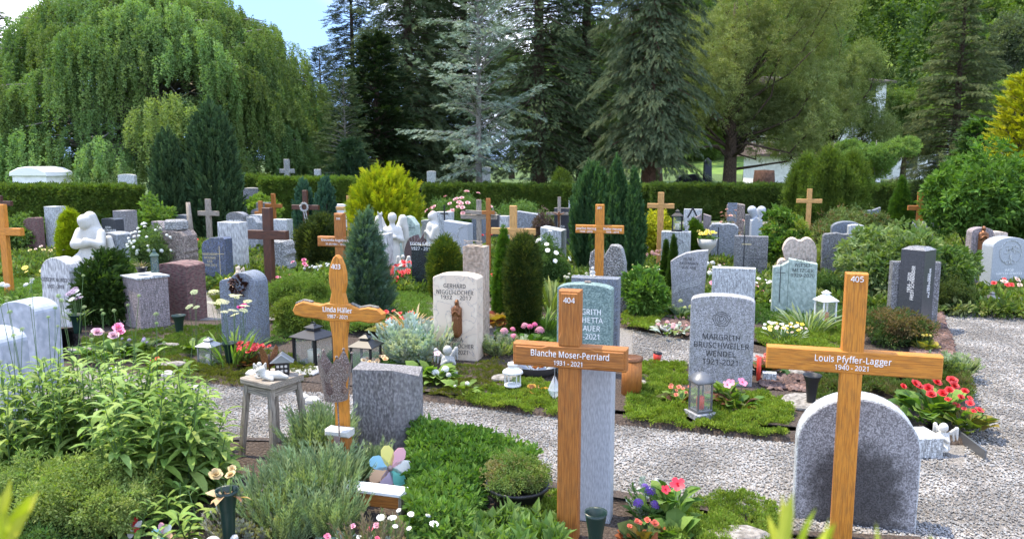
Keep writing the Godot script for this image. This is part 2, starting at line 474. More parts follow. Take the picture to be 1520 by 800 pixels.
# a smooth union of tapered capsules, meshed as surface nets: bones are [from, to, radius, radius]
func moulded(bones: Array, cell: float, k: float) -> ArrayMesh:
	var lo := Vector3.ONE * 1e9
	var hi := -lo
	for b in bones:
		var m: float = maxf(b[2], b[3]) + cell * 2 + k
		for e in [0, 1]:
			lo = lo.min(b[e] - Vector3.ONE * m)
			hi = hi.max(b[e] + Vector3.ONE * m)
	var n := Vector3i(((hi - lo) / cell).ceil()) + Vector3i.ONE
	var f := PackedFloat32Array()
	f.resize(n.x * n.y * n.z)
	f.fill(1.0)
	for b in bones:
		var A: Vector3 = b[0]
		var B: Vector3 = b[1]
		var AB := B - A
		var l2 := maxf(AB.length_squared(), 1e-9)
		var reach: float = maxf(b[2], b[3]) + cell * 3 + k
		var i0 := Vector3i(((A.min(B) - Vector3.ONE * reach - lo) / cell).floor()).clamp(Vector3i.ZERO, n - Vector3i.ONE)
		var i1 := Vector3i(((A.max(B) + Vector3.ONE * reach - lo) / cell).ceil()).clamp(Vector3i.ZERO, n - Vector3i.ONE)
		for z in range(i0.z, i1.z + 1):
			for y in range(i0.y, i1.y + 1):
				for x in range(i0.x, i1.x + 1):
					var p := lo + Vector3(x, y, z) * cell
					var t := clampf((p - A).dot(AB) / l2, 0, 1)
					var d: float = (p - A - AB * t).length() - lerpf(b[2], b[3], t)
					var ix := (z * n.y + y) * n.x + x
					var e: float = f[ix]
					var h := maxf(k - absf(d - e), 0.0) / k
					f[ix] = minf(d, e) - h * h * k * 0.25
	var st := start()
	st.set_smooth_group(1)
	var vid := {}
	var at = func(x: int, y: int, z: int) -> Vector3:
		var key := (z * n.y + y) * n.x + x
		if vid.has(key): return vid[key]
		var s := Vector3.ZERO
		var c := 0
		for e in [[0, 1], [2, 3], [4, 5], [6, 7], [0, 2], [1, 3], [4, 6], [5, 7], [0, 4], [1, 5], [2, 6], [3, 7]]:
			var q := []
			for w in e:
				q.append(Vector3i(w & 1, (w >> 1) & 1, (w >> 2) & 1))
			var a: float = f[((z + q[0].z) * n.y + y + q[0].y) * n.x + x + q[0].x]
			var b: float = f[((z + q[1].z) * n.y + y + q[1].y) * n.x + x + q[1].x]
			if (a < 0) != (b < 0):
				s += Vector3(q[0]).lerp(Vector3(q[1]), a / (a - b))
				c += 1
		var v := lo + (Vector3(x, y, z) + s / maxf(c, 1)) * cell
		vid[key] = v
		return v
	for z in range(1, n.z - 1):
		for y in range(1, n.y - 1):
			for x in range(1, n.x - 1):
				var a: float = f[(z * n.y + y) * n.x + x]
				for ax in 3:
					var o := Vector3i(1 if ax == 0 else 0, 1 if ax == 1 else 0, 1 if ax == 2 else 0)
					var b: float = f[((z + o.z) * n.y + y + o.y) * n.x + x + o.x]
					if (a < 0) == (b < 0): continue
					var u := Vector3i(o.y, o.z, o.x)
					var w := Vector3i(o.z, o.x, o.y)
					var c := Vector3i(x, y, z)
					var q := []
					for e in [c, c - u, c - u - w, c - w]:
						q.append(at.call(e.x, e.y, e.z))
					if a < 0: quad(st, q[0], q[3], q[2], q[1])
					else: quad(st, q[0], q[1], q[2], q[3])
	return done(st)


func text_mesh(words: String, cap: float, serif = false, depth = 0.003) -> TextMesh:
	var f := SystemFont.new()
	f.font_names = PackedStringArray(["Droid Serif" if serif else "Droid Sans"])
	var t := TextMesh.new()
	t.font = f
	t.text = words
	t.font_size = 24
	t.pixel_size = cap / 17.0
	t.depth = depth
	t.curve_step = 1.2
	t.line_spacing = -3.0
	return t


func inscribe(parent: Node, words: String, cap: float, at: Vector3, m: Material, turn = Vector3.ZERO, serif = false, squeeze = 1.0):
	var o := part("inscription", text_mesh(words, cap, serif), m, parent, at, turn)
	o.scale.x = squeeze
	return o


# ---------------------------------------------------------------- leaves and sprays (all grow along +y from the origin)

func add_leaf(st: SurfaceTool, base: Vector3, dir: Vector3, side: Vector3, l: float, w: float, fold = 0.25):
	var up := dir.cross(side).normalized()
	var m := base + dir * l * 0.45
	var a = m + side * w * 0.5 + up * w * fold
	var b = m - side * w * 0.5 + up * w * fold
	var t := base + dir * l - up * l * 0.08
	tri(st, base, a, t)
	tri(st, base, t, b)


func any_dir() -> Vector3:
	var z := R(-1, 1)
	var a := R(0, TAU)
	return Vector3(sqrt(1 - z * z) * cos(a), z, sqrt(1 - z * z) * sin(a))


func leaf_ball(n: int, l: float, w: float, spread: float, rise: float) -> ArrayMesh:
	var st := start()
	for i in n:
		var d := any_dir()
		var dir := (d + Vector3.UP * rise).normalized()
		var side := dir.cross(any_dir()).normalized()
		add_leaf(st, d * spread * R(0.1, 1.0), dir, side, l * R(0.7, 1.2), w * R(0.8, 1.2))
	return done(st)


# a flat spray: needles or scales either side of a twig
func spray(pairs: int, l: float, nl: float, nw: float, lift: float, ang = 0.8) -> ArrayMesh:
	var st := start()
	for i in pairs:
		var t := (i + 0.5) / pairs
		for s in [-1.0, 1.0]:
			var dir := Vector3(s * sin(ang), cos(ang), R(-lift, lift)).normalized()
			var side := dir.cross(Vector3(R(-0.4, 0.4), 0, 1)).normalized()
			add_leaf(st, Vector3(0, t * l, 0), dir, side, nl * (1.15 - t * 0.7) * R(0.8, 1.2), nw, 0.15)
	add_leaf(st, Vector3(0, l * 0.5, 0), Vector3.UP, Vector3.RIGHT, l * 0.6, nw * 1.2)
	return done(st)


# one long leaf that arches over
func blade(l: float, w: float, arch: float, seg = 4, fat = 0.4) -> ArrayMesh:
	var st := start()
	var p := Vector3.ZERO
	var ang := 0.0
	var rows := []
	for i in seg + 1:
		var t = float(i) / seg
		var ww: float = w * 0.5 * (0.18 + 0.82 * t / fat if t < fat else sqrt(maxf(0.0, 1.0 - pow((t - fat) / (1.0 - fat), 2.0))))
		if i == seg: ww = 0.0
		rows.append([p + Vector3(-ww, 0, ww * 0.3), p, p + Vector3(ww, 0, ww * 0.3)])
		ang = arch * t
		p += Vector3(0, cos(ang), -sin(ang)) * l / seg
	for i in seg:
		for k in 2:
			if i == seg - 1:
				tri(st, rows[i][k], rows[i + 1][1], rows[i][k + 1])
			else:
				quad(st, rows[i][k], rows[i + 1][k], rows[i + 1][k + 1], rows[i][k + 1])
	return done(st)


# a flower head of flat petals in one or more rings
func bloom(rings: Array) -> ArrayMesh:
	var st := start()
	for r in rings:   # [count, length, width, rise angle]
		for i in r[0]:
			var a: float = TAU * (i + R(-0.15, 0.15)) / r[0]
			var out := Vector3(cos(a), 0, sin(a))
			var dir := (out * cos(r[3]) + Vector3.UP * sin(r[3])).normalized()
			var side := Vector3(-sin(a), 0, cos(a))
			var up := side.cross(dir)
			var l: float = r[1]
			var w: float = r[2] * 0.5
			var b := Vector3(0, R(0, 0.002), 0)
			var p1 := b + dir * l * 0.45 + side * w * 0.85
			var p2 := b + dir * l * 0.85 + side * w * 0.75 - up * l * 0.06
			var p3 := b + dir * l - up * l * 0.1
			var p4 := b + dir * l * 0.85 - side * w * 0.75 - up * l * 0.06
			var p5 := b + dir * l * 0.45 - side * w * 0.85
			tri(st, b, p1, p2)
			tri(st, b, p2, p3)
			tri(st, b, p3, p4)
			tri(st, b, p4, p5)
	return done(st)


# many little florets on a dome or a flat umbel
func florets(n: int, r: float, h: float, size: float) -> ArrayMesh:
	var st := start()
	for i in n:
		var a := i * 2.39996
		var q := sqrt((i + 0.5) / n)
		var p := Vector3(cos(a) * r * q, h * (1 - q * q), sin(a) * r * q)
		var nrm := Vector3(p.x * h / r / r * 2, 1, p.z * h / r / r * 2).normalized()
		var x := nrm.cross(Vector3.RIGHT.rotated(Vector3.UP, R(0, 3))).normalized() * size * R(0.7, 1.2)
		var y := nrm.cross(x)
		var t := p + nrm * size * 0.4
		for e in 4:
			var c := x * cos(e * PI / 2) + y * sin(e * PI / 2)
			var d := x * cos((e + 1) * PI / 2) + y * sin((e + 1) * PI / 2)
			tri(st, t, p + d, p + c)
	return done(st)


func make_shapes():
	SH.beech = leaf_ball(14, 0.5, 0.3, 0.5, -0.5)
	SH.leaves = leaf_ball(16, 0.5, 0.27, 0.5, 0.1)
	SH.small_leaves = leaf_ball(22, 0.34, 0.17, 0.6, 0.1)
	SH.willow = leaf_ball(16, 0.42, 0.12, 0.55, -0.8)
	SH.hedge_leaf = leaf_ball(18, 0.5, 0.2, 0.4, 0.5)
	SH.fir = spray(7, 1.0, 0.42, 0.075, 0.35)
	SH.fir_droop = spray(9, 1.0, 0.45, 0.06, 0.6, 0.5)
	SH.cypress = spray(6, 1.0, 0.45, 0.13, 0.5, 0.5)
	SH.lacy = spray(9, 1.0, 0.4, 0.055, 0.6, 0.6)
	SH.tuft = leaf_ball(20, 0.75, 0.11, 0.25, 0.8)
	SH.yew = leaf_ball(20, 0.55, 0.09, 0.45, 0.7)
	SH.broad = leaf_ball(9, 0.75, 0.36, 0.35, 0.3)
	SH.sedum = leaf_ball(16, 0.55, 0.26, 0.45, 0.8)
	SH.moss = leaf_ball(12, 0.6, 0.2, 0.4, 0.9)
	SH.grass = leaf_ball(9, 1.0, 0.06, 0.1, 1.6)
	SH.blade = blade(1.0, 0.22, 1.3)
	SH.lance = blade(1.0, 0.15, 0.9)
	SH.blade_wide = blade(1.0, 0.42, 1.2, 4, 0.5)
	SH.blade_thin = blade(1.0, 0.07, 0.9)
	SH.round_leaf = blade(1.0, 0.8, 0.9, 4, 0.55)
	SH.lavender = spray(7, 1.0, 0.26, 0.035, 0.3, 0.4)
	SH.silver = spray(4, 1.0, 0.4, 0.16, 0.4, 0.7)
	SH.daisy = bloom([[12, 1.0, 0.5, 0.1], [6, 0.3, 0.3, 0.5]])
	SH.rose = bloom([[6, 1.0, 1.0, 0.35], [5, 0.8, 0.9, 0.8], [4, 0.6, 0.7, 1.2]])
	SH.begonia = bloom([[4, 1.0, 1.2, 0.25], [4, 0.6, 0.8, 0.9]])
	SH.trumpet = bloom([[5, 1.0, 0.9, 0.35], [5, 0.35, 0.3, 1.2]])
	SH.umbel = florets(40, 1.0, 0.18, 0.16)
	SH.ball = florets(50, 1.0, 0.9, 0.2)
	var st := start()
	for q in [[0, 1, 0], [0, -1, 0]]:
		for i in 5:
			var a := TAU * i / 5
			var b := TAU * (i + 1) / 5
			tri(st, Vector3(0, q[1] * 0.7, 0), Vector3(cos(a if q[1] < 0 else b), 0.1, sin(a if q[1] < 0 else b) * 0.8), Vector3(cos(b if q[1] < 0 else a), 0.1, sin(b if q[1] < 0 else a) * 0.8))
	SH.pebble = done(st)


# ---------------------------------------------------------------- the setting

func sheet(poly: PackedVector2Array, y: float) -> ArrayMesh:
	var st := start()
	var ix := Geometry2D.triangulate_polygon(poly)
	for i in range(0, ix.size(), 3):
		for e in 3:
			st.set_normal(Vector3.UP)
			st.add_vertex(Vector3(poly[ix[i + e]].x, y, poly[ix[i + e]].y))
	return st.commit()


# a planted bed: earth that rises from its edge
func bed(poly: PackedVector2Array, h: float) -> ArrayMesh:
	var st := start()
	st.set_smooth_group(1)
	if Geometry2D.is_polygon_clockwise(poly): poly.reverse()
	var rings := [[poly, -0.02], [inset(poly, 0.04), h * 0.7], [inset(poly, 0.14), h]]
	var n := poly.size()
	for k in 2:
		for i in n:
			var j := (i + 1) % n
			var v := []
			for e in [[k, i], [k, j], [k + 1, j], [k + 1, i]]:
				var q: Vector2 = rings[e[0]][0][e[1]]
				v.append(Vector3(q.x, rings[e[0]][1], q.y))
			quad(st, v[0], v[3], v[2], v[1])
	var top: PackedVector2Array = rings[2][0]
	var ix := Geometry2D.triangulate_polygon(top)
	for i in range(0, ix.size(), 3):
		for e in [0, 1, 2]: st.add_vertex(Vector3(top[ix[i + e]].x, h, top[ix[i + e]].y))
	return done(st)


func bounds(poly: PackedVector2Array) -> Rect2:
	var r := Rect2(poly[0], Vector2.ZERO)
	for p in poly: r = r.expand(p)
	return r


func spread(inst: Inst, poly: PackedVector2Array, per_m2: float, size: Array, y: float, cols: Array, jit: float, tilt = 0.5, lump = 0.0, gap = -1.0):
	var r := bounds(poly)
	var n := int(r.get_area() * per_m2)
	var fn := FastNoiseLite.new()
	fn.frequency = 3.0
	for i in n:
		var q := r.position + Vector2(rng.randf(), rng.randf()) * r.size
		if not Geometry2D.is_point_in_polygon(q, poly): continue
		var k := fn.get_noise_2d(q.x, q.y)
		if k < gap + R(-0.1, 0.1): continue
		var kind := fn.get_noise_2d(q.x * 0.6 + 40.0, q.y * 0.6)   # drifts of one plant or another, whatever the height
		var c: Color = cols[clampi(int((kind * 0.9 + 0.5 + R(-0.3, 0.3)) * cols.size()), 0, cols.size() - 1)]
		inst.add(aim(Vector3(R(-tilt, tilt), 1, R(-tilt, tilt)), R(0, TAU), R(size[0], size[1])), Vector3(q.x, y + lump * (k + 0.3), q.y), tint(c, jit))


func build_ground():
	var far := PackedVector2Array([Vector2(-700, 30), Vector2(700, 30), Vector2(700, -800), Vector2(-700, -800)])
	struct("ground", sheet(far, -0.012), M.lawn)
	var yard := PackedVector2Array([Vector2(-13, 4), Vector2(13, 4), Vector2(13, -21.5), Vector2(-13, -21.5)])
	struct("gravel_path", sheet(yard, -0.004), M.gravel)
	# loose stones on the paths that are near enough to tell them apart
	var g := Inst.new()
	var greys := [Color(0.15, 0.142, 0.132), Color(0.2, 0.19, 0.176), Color(0.25, 0.238, 0.222), Color(0.31, 0.296, 0.278)]
	spread(g, PackedVector2Array([Vector2(-2.434, -6.013), Vector2(-0.59, -5.566), Vector2(1.74, -4.655), Vector2(2.61, -4.655), Vector2(2.477, -4.128), Vector2(2.883, -4.128), Vector2(2.253, -3.173), Vector2(1.213, -3.173), Vector2(1.3, -3.419), Vector2(0.458, -3.629), Vector2(-0.529, -4.224), Vector2(-1.905, -4.655)]), 8500, [0.004, 0.009], 0.002, greys, 0.25)
	spread(g, PackedVector2Array([Vector2(4.731, -8.563), Vector2(5.736, -8.563), Vector2(2.846, -4.128), Vector2(2.477, -4.128), Vector2(3.25, -5.327), Vector2(3.778, -6.424)]), 5000, [0.005, 0.01], 0.002, greys, 0.25)
	spread(g, PackedVector2Array([Vector2(1.214, -7.733), Vector2(2.216, -6.65), Vector2(2.663, -6.316), Vector2(2.373, -5.484), Vector2(1.905, -6.013), Vector2(0.999, -6.316)]), 5000, [0.005, 0.01], 0.002, greys, 0.25)
	var gm := scatter("gravel", g, SH.pebble, M.pebble, self, "loose grey gravel covering the paths between the graves")
	gm.set_meta("category", "gravel")
	# planted beds, one for each row of graves
	var beds := [
		PackedVector2Array([Vector2(-4.075, -4.776), Vector2(-1.773, -4.632), Vector2(-0.491, -4.597), Vector2(0.143, -3.992), Vector2(0.997, -3.689), Vector2(1.3, -3.419), Vector2(1.886, -3.355), Vector2(0.914, -1.503), Vector2(-1.415, -1.503)]),
		PackedVector2Array([Vector2(-4.339, -6.013), Vector2(-3.551, -6.316), Vector2(-2.175, -5.737), Vector2(-0.766, -5.42), Vector2(0.309, -4.983), Vector2(1.638, -4.54), Vector2(2.375, -4.517), Vector2(2.758, -4.517), Vector2(3.577, -6.013), Vector2(3.028, -6.512), Vector2(1.953, -6.171), Vector2(0.975, -6.535), Vector2(-0.162, -7.431), Vector2(-1.856, -8.197), Vector2(-3.682, -8.127), Vector2(-5.323, -7.431)]),
		PackedVector2Array([Vector2(1.156, -7.796), Vector2(2.238, -6.721), Vector2(2.876, -6.424), Vector2(3.662, -6.316), Vector2(5.375, -10.087), Vector2(3.537, -10.759), Vector2(1.362, -11.257), Vector2(-0.604, -11.662), Vector2(-3.621, -12.727), Vector2(-5.019, -11.389), Vector2(-2.709, -10.087), Vector2(-0.476, -9.133), Vector2(0.293, -8.413)]),
		PackedVector2Array([Vector2(-5.453, -7.431), Vector2(-5.126, -8.413), Vector2(-4.367, -9.683), Vector2(-3.464, -11.128), Vector2(-5.707, -12.727), Vector2(-7.819, -10.759)]),
		PackedVector2Array([Vector2(4.77, -8.679), Vector2(5.809, -8.34), Vector2(7.528, -10.879), Vector2(5.947, -10.879)]),
	]
	for b in beds:
		struct("planted_bed", bed(b, 0.035), M.soil)
	for z in [[-10.6, -12.0], [-12.7, -14.2], [-15.0, -16.4], [-17.2, -19.6]]:
		var q := PackedVector2Array()
		for c in [[-11.5, z[0]], [11.5, z[0]], [11.5, z[1]], [-11.5, z[1]]]:
			q.append(Vector2(c[0], c[1] + 0.2 * c[0]))
		struct("planted_bed", bed(q, 0.03), M.soil)


func hill_at(x: float, z: float) -> float:
	# the valley side that climbs to the right behind the trees
	var t := clampf((-z - 75.0) / 190.0, 0.0, 1.0)
	var s := clampf((x + 10.0) / 130.0, 0.0, 1.0)
	return (smoothstep(0, 1, t) * 78.0) * smoothstep(0, 1, s)


func build_far():
	var st := start()
	st.set_smooth_group(1)
	var nx := 36
	var nz := 30
	for i in nx:
		for j in nz:
			var v := []
			for e in [[i, j], [i + 1, j], [i + 1, j + 1], [i, j + 1]]:
				var x: float = -160.0 + 460.0 * e[0] / nx
				var z: float = -70.0 - 330.0 * e[1] / nz
				v.append(Vector3(x, hill_at(x, z) - 0.3, z))
			quad(st, v[0], v[3], v[2], v[1])
	struct("hill", done(st), M.meadow)
	# the wood on it: too many crowns to count
	var tree := start()
	for i in 2400:
		var d := any_dir()
		var p := d * Vector3(3.4, 5.2, 3.4) * R(0.75, 1.0) + Vector3(0, 7.0, 0)
		var k := Vector3(sin(d.x * 5 + d.y * 4), 0, cos(d.z * 5 - d.y * 3)) * 0.6
		var dir := (d + Vector3(0, -0.2, 0) + any_dir() * 0.7).normalized()
		add_leaf(tree, p + k, dir, dir.cross(any_dir()).normalized(), R(0.35, 0.65), R(0.25, 0.5), 0.2)
	var crown := done(tree)
	var w := Inst.new()
	var cols := [Color(0.1, 0.155, 0.035), Color(0.13, 0.2, 0.045), Color(0.17, 0.24, 0.06), Color(0.065, 0.11, 0.035)]
	for i in 1900:
		var x := R(5, 250)
		var z := R(-330, -110)
		if z > -165 and x > 40 and x < 95 and R(0, 1) < 0.8: continue
		var y := hill_at(x, z)
		var s := R(0.85, 1.7)
		w.add(Basis.from_euler(Vector3(0, R(0, TAU), 0)).scaled(Vector3(s, s * R(0.85, 1.35), s)), Vector3(x, y - 2.0, z), tint(cols[rng.randi() % 4], 0.25))
	var o := scatter("hillside_forest", w, crown, M.leaf, self, "dense green wood covering the hill behind the houses")
	o.set_meta("category", "forest")
	house("white_house", "tall white house seen between the drooping branches", Vector3(23.35, 1.729, -62), 0.12, 7.6, 7.4, 7.0, [[3, 3], [1.3, 2.5]], M.plaster, M.roof, 0.6)
	house("low_house", "low white house with brown roof behind the far hedge", Vector3(16.981, 1.723, -48), -0.05, 4.6, 2.05, 5.0, [[0, 0], [1.0, 0.8]], M.plaster, M.roof_tile, 0.7)
	house("hill_house", "small house with brown roof at the foot of the hill meadow", Vector3(34.479, 1.733, -70), -0.2, 6.0, 4.6, 6.0, [[3, 2], [1.0, 1.9]], M.plaster, M.roof_tile, 1.6)
	# white pavilion beyond the left hedge
	var t := thing("white_pavilion", "small white arched pavilion behind the left hedge", "pavilion", Vector3(-14.284, 1.167, -24) * Vector3(1, 0, 1), -0.1)
	part("wall", box(1.08, 1.2, 1.1), M.plaster, t)
	part("roof", slab(PackedVector2Array([Vector2(-0.6, 0), Vector2(0.6, 0), Vector2(0.57, 0.12), Vector2(0.3, 0.24), Vector2(0, 0.28), Vector2(-0.3, 0.24), Vector2(-0.57, 0.12)]), 1.24, 0.02), M.white_paint, t, Vector3(0, 1.2, 0))
	var tw := thing("tree_stump", "thick sawn trunk standing in front of the low white house", "stump", Vector3(8.619, 1.1, -27) * Vector3(1, 0, 1))
	part("trunk", lathe([[0.5, 0], [0.4, 0.3], [0.36, 1.0], [0.33, 1.32], [0.0, 1.34]], 14), M.red_bark, tw)
	var ob := thing("black_obelisk", "polished black obelisk standing behind the far hedge", "obelisk", Vector3(6.427, 1.034, -26) * Vector3(1, 0, 1))
	part("base", box(0.44, 0.5, 0.44), M.black_stone, ob)
	var sh := start()
	add_lathe(sh, [[0.2, 0.5], [0.15, 1.62], [0.0, 1.75]], 4)
	part("shaft", done(sh), M.black_stone, ob, Vector3.ZERO, Vector3(0, PI / 4, 0))
	var lg := thing("black_slab", "wide black sloping grave slab beside the obelisk", "gravestone", Vector3(6.055, 1.009, -27) * Vector3(1, 0, 1))
	part("slab", slab(PackedVector2Array([Vector2(-0.5, 0), Vector2(0.5, 0), Vector2(0.5, 0.95), Vector2(0.2, 1.2), Vector2(-0.3, 1.15), Vector2(-0.5, 0.9)]), 0.2, 0.02), M.black_stone, lg)
	var sc := thing("stone_cross", "weathered stone cross standing under the weeping tree", "cross", Vector3(-7.679, 1.1, -27) * Vector3(1, 0, 1))
	part("shaft", box(0.18, 1.7, 0.16, 0.02), M.granite_rough, sc)
	part("arm", box(0.5, 0.15, 0.14, 0.02), M.granite_rough, sc, Vector3(0, 1.22, 0))
	for b in [[Vector3(-6.929, 0.985, -21), "dark square gravestone set into the middle hedge", 0.42, 0.95, M.granite_dark], [Vector3(-11.691, 1.248, -24), "low pale stone beyond the left hedge", 0.5, 1.25, M.granite_light], [Vector3(-2.751, 1.1, -27), "pale stone pillar under the dark conifers", 0.3, 1.3, M.granite_light], [Vector3(-0.882, 1.276, -26), "tall grey stone post behind the silver cedar", 0.35, 1.45, M.granite_light], [Vector3(-6.884, 1.361, -28), "slender grey stone beneath hanging branches", 0.22, 1.35, M.granite_light], [Vector3(-8.416, 1.078, -28), "narrow white stone beside the stone cross", 0.3, 1.1, M.granite_light]]:
		var s := thing("far_gravestone", b[1], "gravestone", Vector3(b[0].x, 0, b[0].z))
		part("slab", slab(prof("bow", b[2], b[3]), 0.18, 0.01), b[4], s)


func house(called, label, at: Vector3, turn: float, w: float, h: float, d: float, win: Array, wall: Material, roof: Material, rise: float):
	var t := thing(called, label, "house", Vector3(at.x, hill_at(at.x, at.z) - 0.2, at.z), turn)
	part("wall", box(w, h, d, 0.02), wall, t)
	var st := start()
	var ov := 0.5
	var pts := PackedVector2Array([Vector2(-d / 2 - ov, 0), Vector2(d / 2 + ov, 0), Vector2(d / 2 + ov, 0.15), Vector2(0, rise + 0.15), Vector2(-d / 2 - ov, 0.15)])
	var rf := part("roof", slab(pts, w + 2 * ov, 0.03), roof, t, Vector3(0, h, 0), Vector3(0, PI / 2, 0))
	part("chimney", box(0.5, 0.9, 0.5, 0.02), wall, rf, Vector3(0, rise * 0.7, w * 0.2))
	for i in win[0][0]:
		for j in win[0][1]:
			var x: float = w * ((i + 0.5) / win[0][0] - 0.5)
			var f := part("window", box(1.0, 1.2, 0.1, 0.01), M.white_paint, t, Vector3(x, win[1][0] + j * win[1][1], d / 2))
			part("pane", box(0.84, 1.04, 0.04, 0.005), M.window_glass, f, Vector3(0, 0.08, 0.04))


# ---------------------------------------------------------------- trees

func trunk_of(t: Node3D, h: float, r: float, m: Material, lean = Vector3.ZERO, seg = 10) -> void:
	var pts := []
	var rad := []
	for i in 9:
		var s := i / 8.0
		pts.append(lean * s + Vector3(R(-0.1, 0.1) * r, h * s - 0.1 * (1 - s), R(-0.1, 0.1) * r))
		rad.append(r * (1.25 - s * 1.1 if i == 0 else 1.0 - s * 0.85))
	part("trunk", tube(pts, rad, seg), m, t)


# p: h, r (crown radius), base, n (branches), power (taper), up / droop, step, size, wide, col (array), jit, sh (spray), trunk r, bark, limbs
func conifer(called, label, at: Vector3, p: Dictionary, group = ""):
	var t := thing(called, label, "tree", Vector3(at.x, 0, at.z), 0.0, group)
	trunk_of(t, p.h * 0.97, p.tr, p.get("bark", M.bark))
	var inst := Inst.new()
	var st := start()
	var az := R(0, TAU)
	var n: int = p.n
	var lm := FastNoiseLite.new()
	lm.seed = rng.randi()
	lm.frequency = 0.5
	for i in n:
		var s := (i + rng.randf()) / n
		s = pow(s, p.get("dense_low", 1.0))
		var y: float = p.base + (p.h - p.base) * s
		az += 2.39996 + R(-0.4, 0.4)
		var L: float = p.r * (pow(1.0 - s, p.power) * (1.0 - exp(-(s + 0.06) * p.get("skirt", 18.0))) + 0.025) * R(0.72, 1.12)
		L *= 1.0 + p.get("lumpy", 0.2) * lm.get_noise_2d(az * 3.0, y)
		var out := Vector3(cos(az), 0, sin(az))
		var side := Vector3(-sin(az), 0, cos(az))
		var rise: float = lerpf(p.up, p.get("up_top", p.up + 0.5), s) + R(-1, 1) * p.get("stray", 0.08)
		var from := Vector3(0, y, 0)
		var curve = func(u: float) -> Vector3:
			return from + out * L * u + Vector3.UP * L * (rise * u - p.droop * u * u)
		if p.get("limbs", true):
			add_tube(st, [curve.call(0.0), curve.call(0.4), curve.call(0.75)], [0.012 * L + 0.012, 0.01 * L + 0.006, 0.006], 3)
		var k := maxi(2, int(L / p.step))
		for j in k:
			var u: float = lerpf(p.get("inner", 0.2), 1.0, (j + rng.randf()) / k)
			var c: Vector3 = curve.call(u)
			var slope = (out + Vector3.UP * (rise - 2 * p.droop * u)).normalized()
			for e in p.get("per", 3):
				var w: float = R(-1, 1) * p.wide * L * (1.05 - u * 0.75)
				var dir = (slope + side * signf(w) * R(0.1, 0.9) + Vector3.UP * R(p.get("hang", -0.4), 0.15)).normalized()
				var col: Color = p.col[rng.randi() % p.col.size()]
				inst.add(aim(dir, R(-0.5, 0.5), p.size * R(0.7, 1.3)), c + side * w + Vector3.UP * R(-0.12, 0.12) * p.size * 2.0, tint(col, p.get("jit", 0.25)))
	if p.get("limbs", true): part("limbs", done(st), p.get("bark", M.bark), t)
	scatter("crown", inst, p.sh, M.needle if not p.has("m") else p.m, t)
	return t


func weeping_tree():
	var t := thing("weeping_beech", "huge weeping tree with curtains of hanging green foliage", "tree", Vector3(-13.748, 1.715, -31) * Vector3(1, 0, 1))
	var h := 8.35
	var wide = func(y: float) -> float:
		return 6.3 * pow(maxf(0.0, 1.0 - pow(y / h, 3.0)), 0.47)
	var st := start()
	st.set_smooth_group(1)
	add_tube(st, [Vector3(0, -0.1, 0), Vector3(0.1, 2.5, 0), Vector3(-0.1, 5.5, 0.1), Vector3(0.2, 7.6, 0)], [0.55, 0.4, 0.28, 0.1], 10)
	part("trunk", done(st), M.grey_bark, t)
	var limbs := start()
	limbs.set_smooth_group(1)
	var inst := Inst.new()
	var lit := [Color(0.14, 0.205, 0.068), Color(0.18, 0.25, 0.088), Color(0.115, 0.175, 0.06)]
	for i in 290:
		# every cascade is a leafy umbrella: strands fall from an arching bough
		var y := h * pow(R(0.12, 1.0), 0.8) * 0.985
		var az := i * 2.39996 + R(-0.3, 0.3)
		var r: float = wide.call(y) * R(0.8, 1.04)
		var out := Vector3(cos(az), 0, sin(az))
		var side := Vector3(-sin(az), 0, cos(az))
		var tip := out * r + Vector3.UP * y
		var root := Vector3(0, clampf(y * 0.8, 1.6, 6.8), 0)
		add_tube(limbs, [root, root.lerp(tip, 0.6) + Vector3.UP * R(0.3, 0.9), tip], [0.06, 0.045, 0.015], 4)
		var base := tint(lit[rng.randi() % 3], 0.3)
		var span := R(0.5, 1.35)
		var fall := R(1.1, 2.8)
		for s in int(span * 40):
			var q := R(-1, 1)
			var w := R(-0.75, 0.75)
			var o := tip + side * q * span + out * w * span * 0.8 + Vector3.UP * (-(q * q * 0.75 + w * w * 0.5) * span + R(-0.05, 0.05))
			var len := fall * R(0.45, 1.0) * (1.0 - 0.3 * absf(q))
			len = minf(len, maxf(0.3, o.y - R(0.5, 1.3)))
			var k := int(len / 0.115)
			var vx := out * (0.12 + 0.15 * w) + side * q * 0.12
			for j in k:
				var u := j * 0.115
				var c := o + vx * (1.0 - exp(-u * 2.5)) + Vector3.DOWN * u + Vector3(R(-1, 1), 0, R(-1, 1)) * 0.04
				inst.add(aim(Vector3.DOWN + out * 0.4 + any_dir() * 0.45, R(0, TAU), R(0.1, 0.17)), c, tint(base, 0.16))
	part("limbs", done(limbs), M.grey_bark, t)
	scatter("crown", inst, SH.beech, M.leaf, t)


# broad crowns made of leaf masses at the ends of limbs; blobs are [centre, radii, leaves]
func broad_tree(called, label, at: Vector3, h: float, tr: float, blobs: Array, sh: Mesh, size: float, cols: Array, hang: float, bark: Material, m = null, group = ""):
	var t := thing(called, label, "tree", Vector3(at.x, 0, at.z), 0.0, group)
	trunk_of(t, h * 0.8, tr, bark)
	var limbs := start()
	limbs.set_smooth_group(1)
	var inst := Inst.new()
	for b in blobs:
		var c: Vector3 = b[0]
		var from := Vector3(0, clampf(c.y * 0.55, 0.3, h * 0.75), 0)
		add_tube(limbs, [from, from.lerp(c, 0.3) + any_dir() * 0.05 * h, from.lerp(c, 0.65) + any_dir() * 0.07 * h, c, c + any_dir() * b[1] * 0.7], [tr * 0.22, tr * 0.17, tr * 0.12, tr * 0.08, tr * 0.03], 5)
		mass(inst, c, b[1], b[2], size, cols, hang)
	part("limbs", done(limbs), bark, t)
	scatter("crown", inst, sh, m if m else M.leaf, t)
	return t


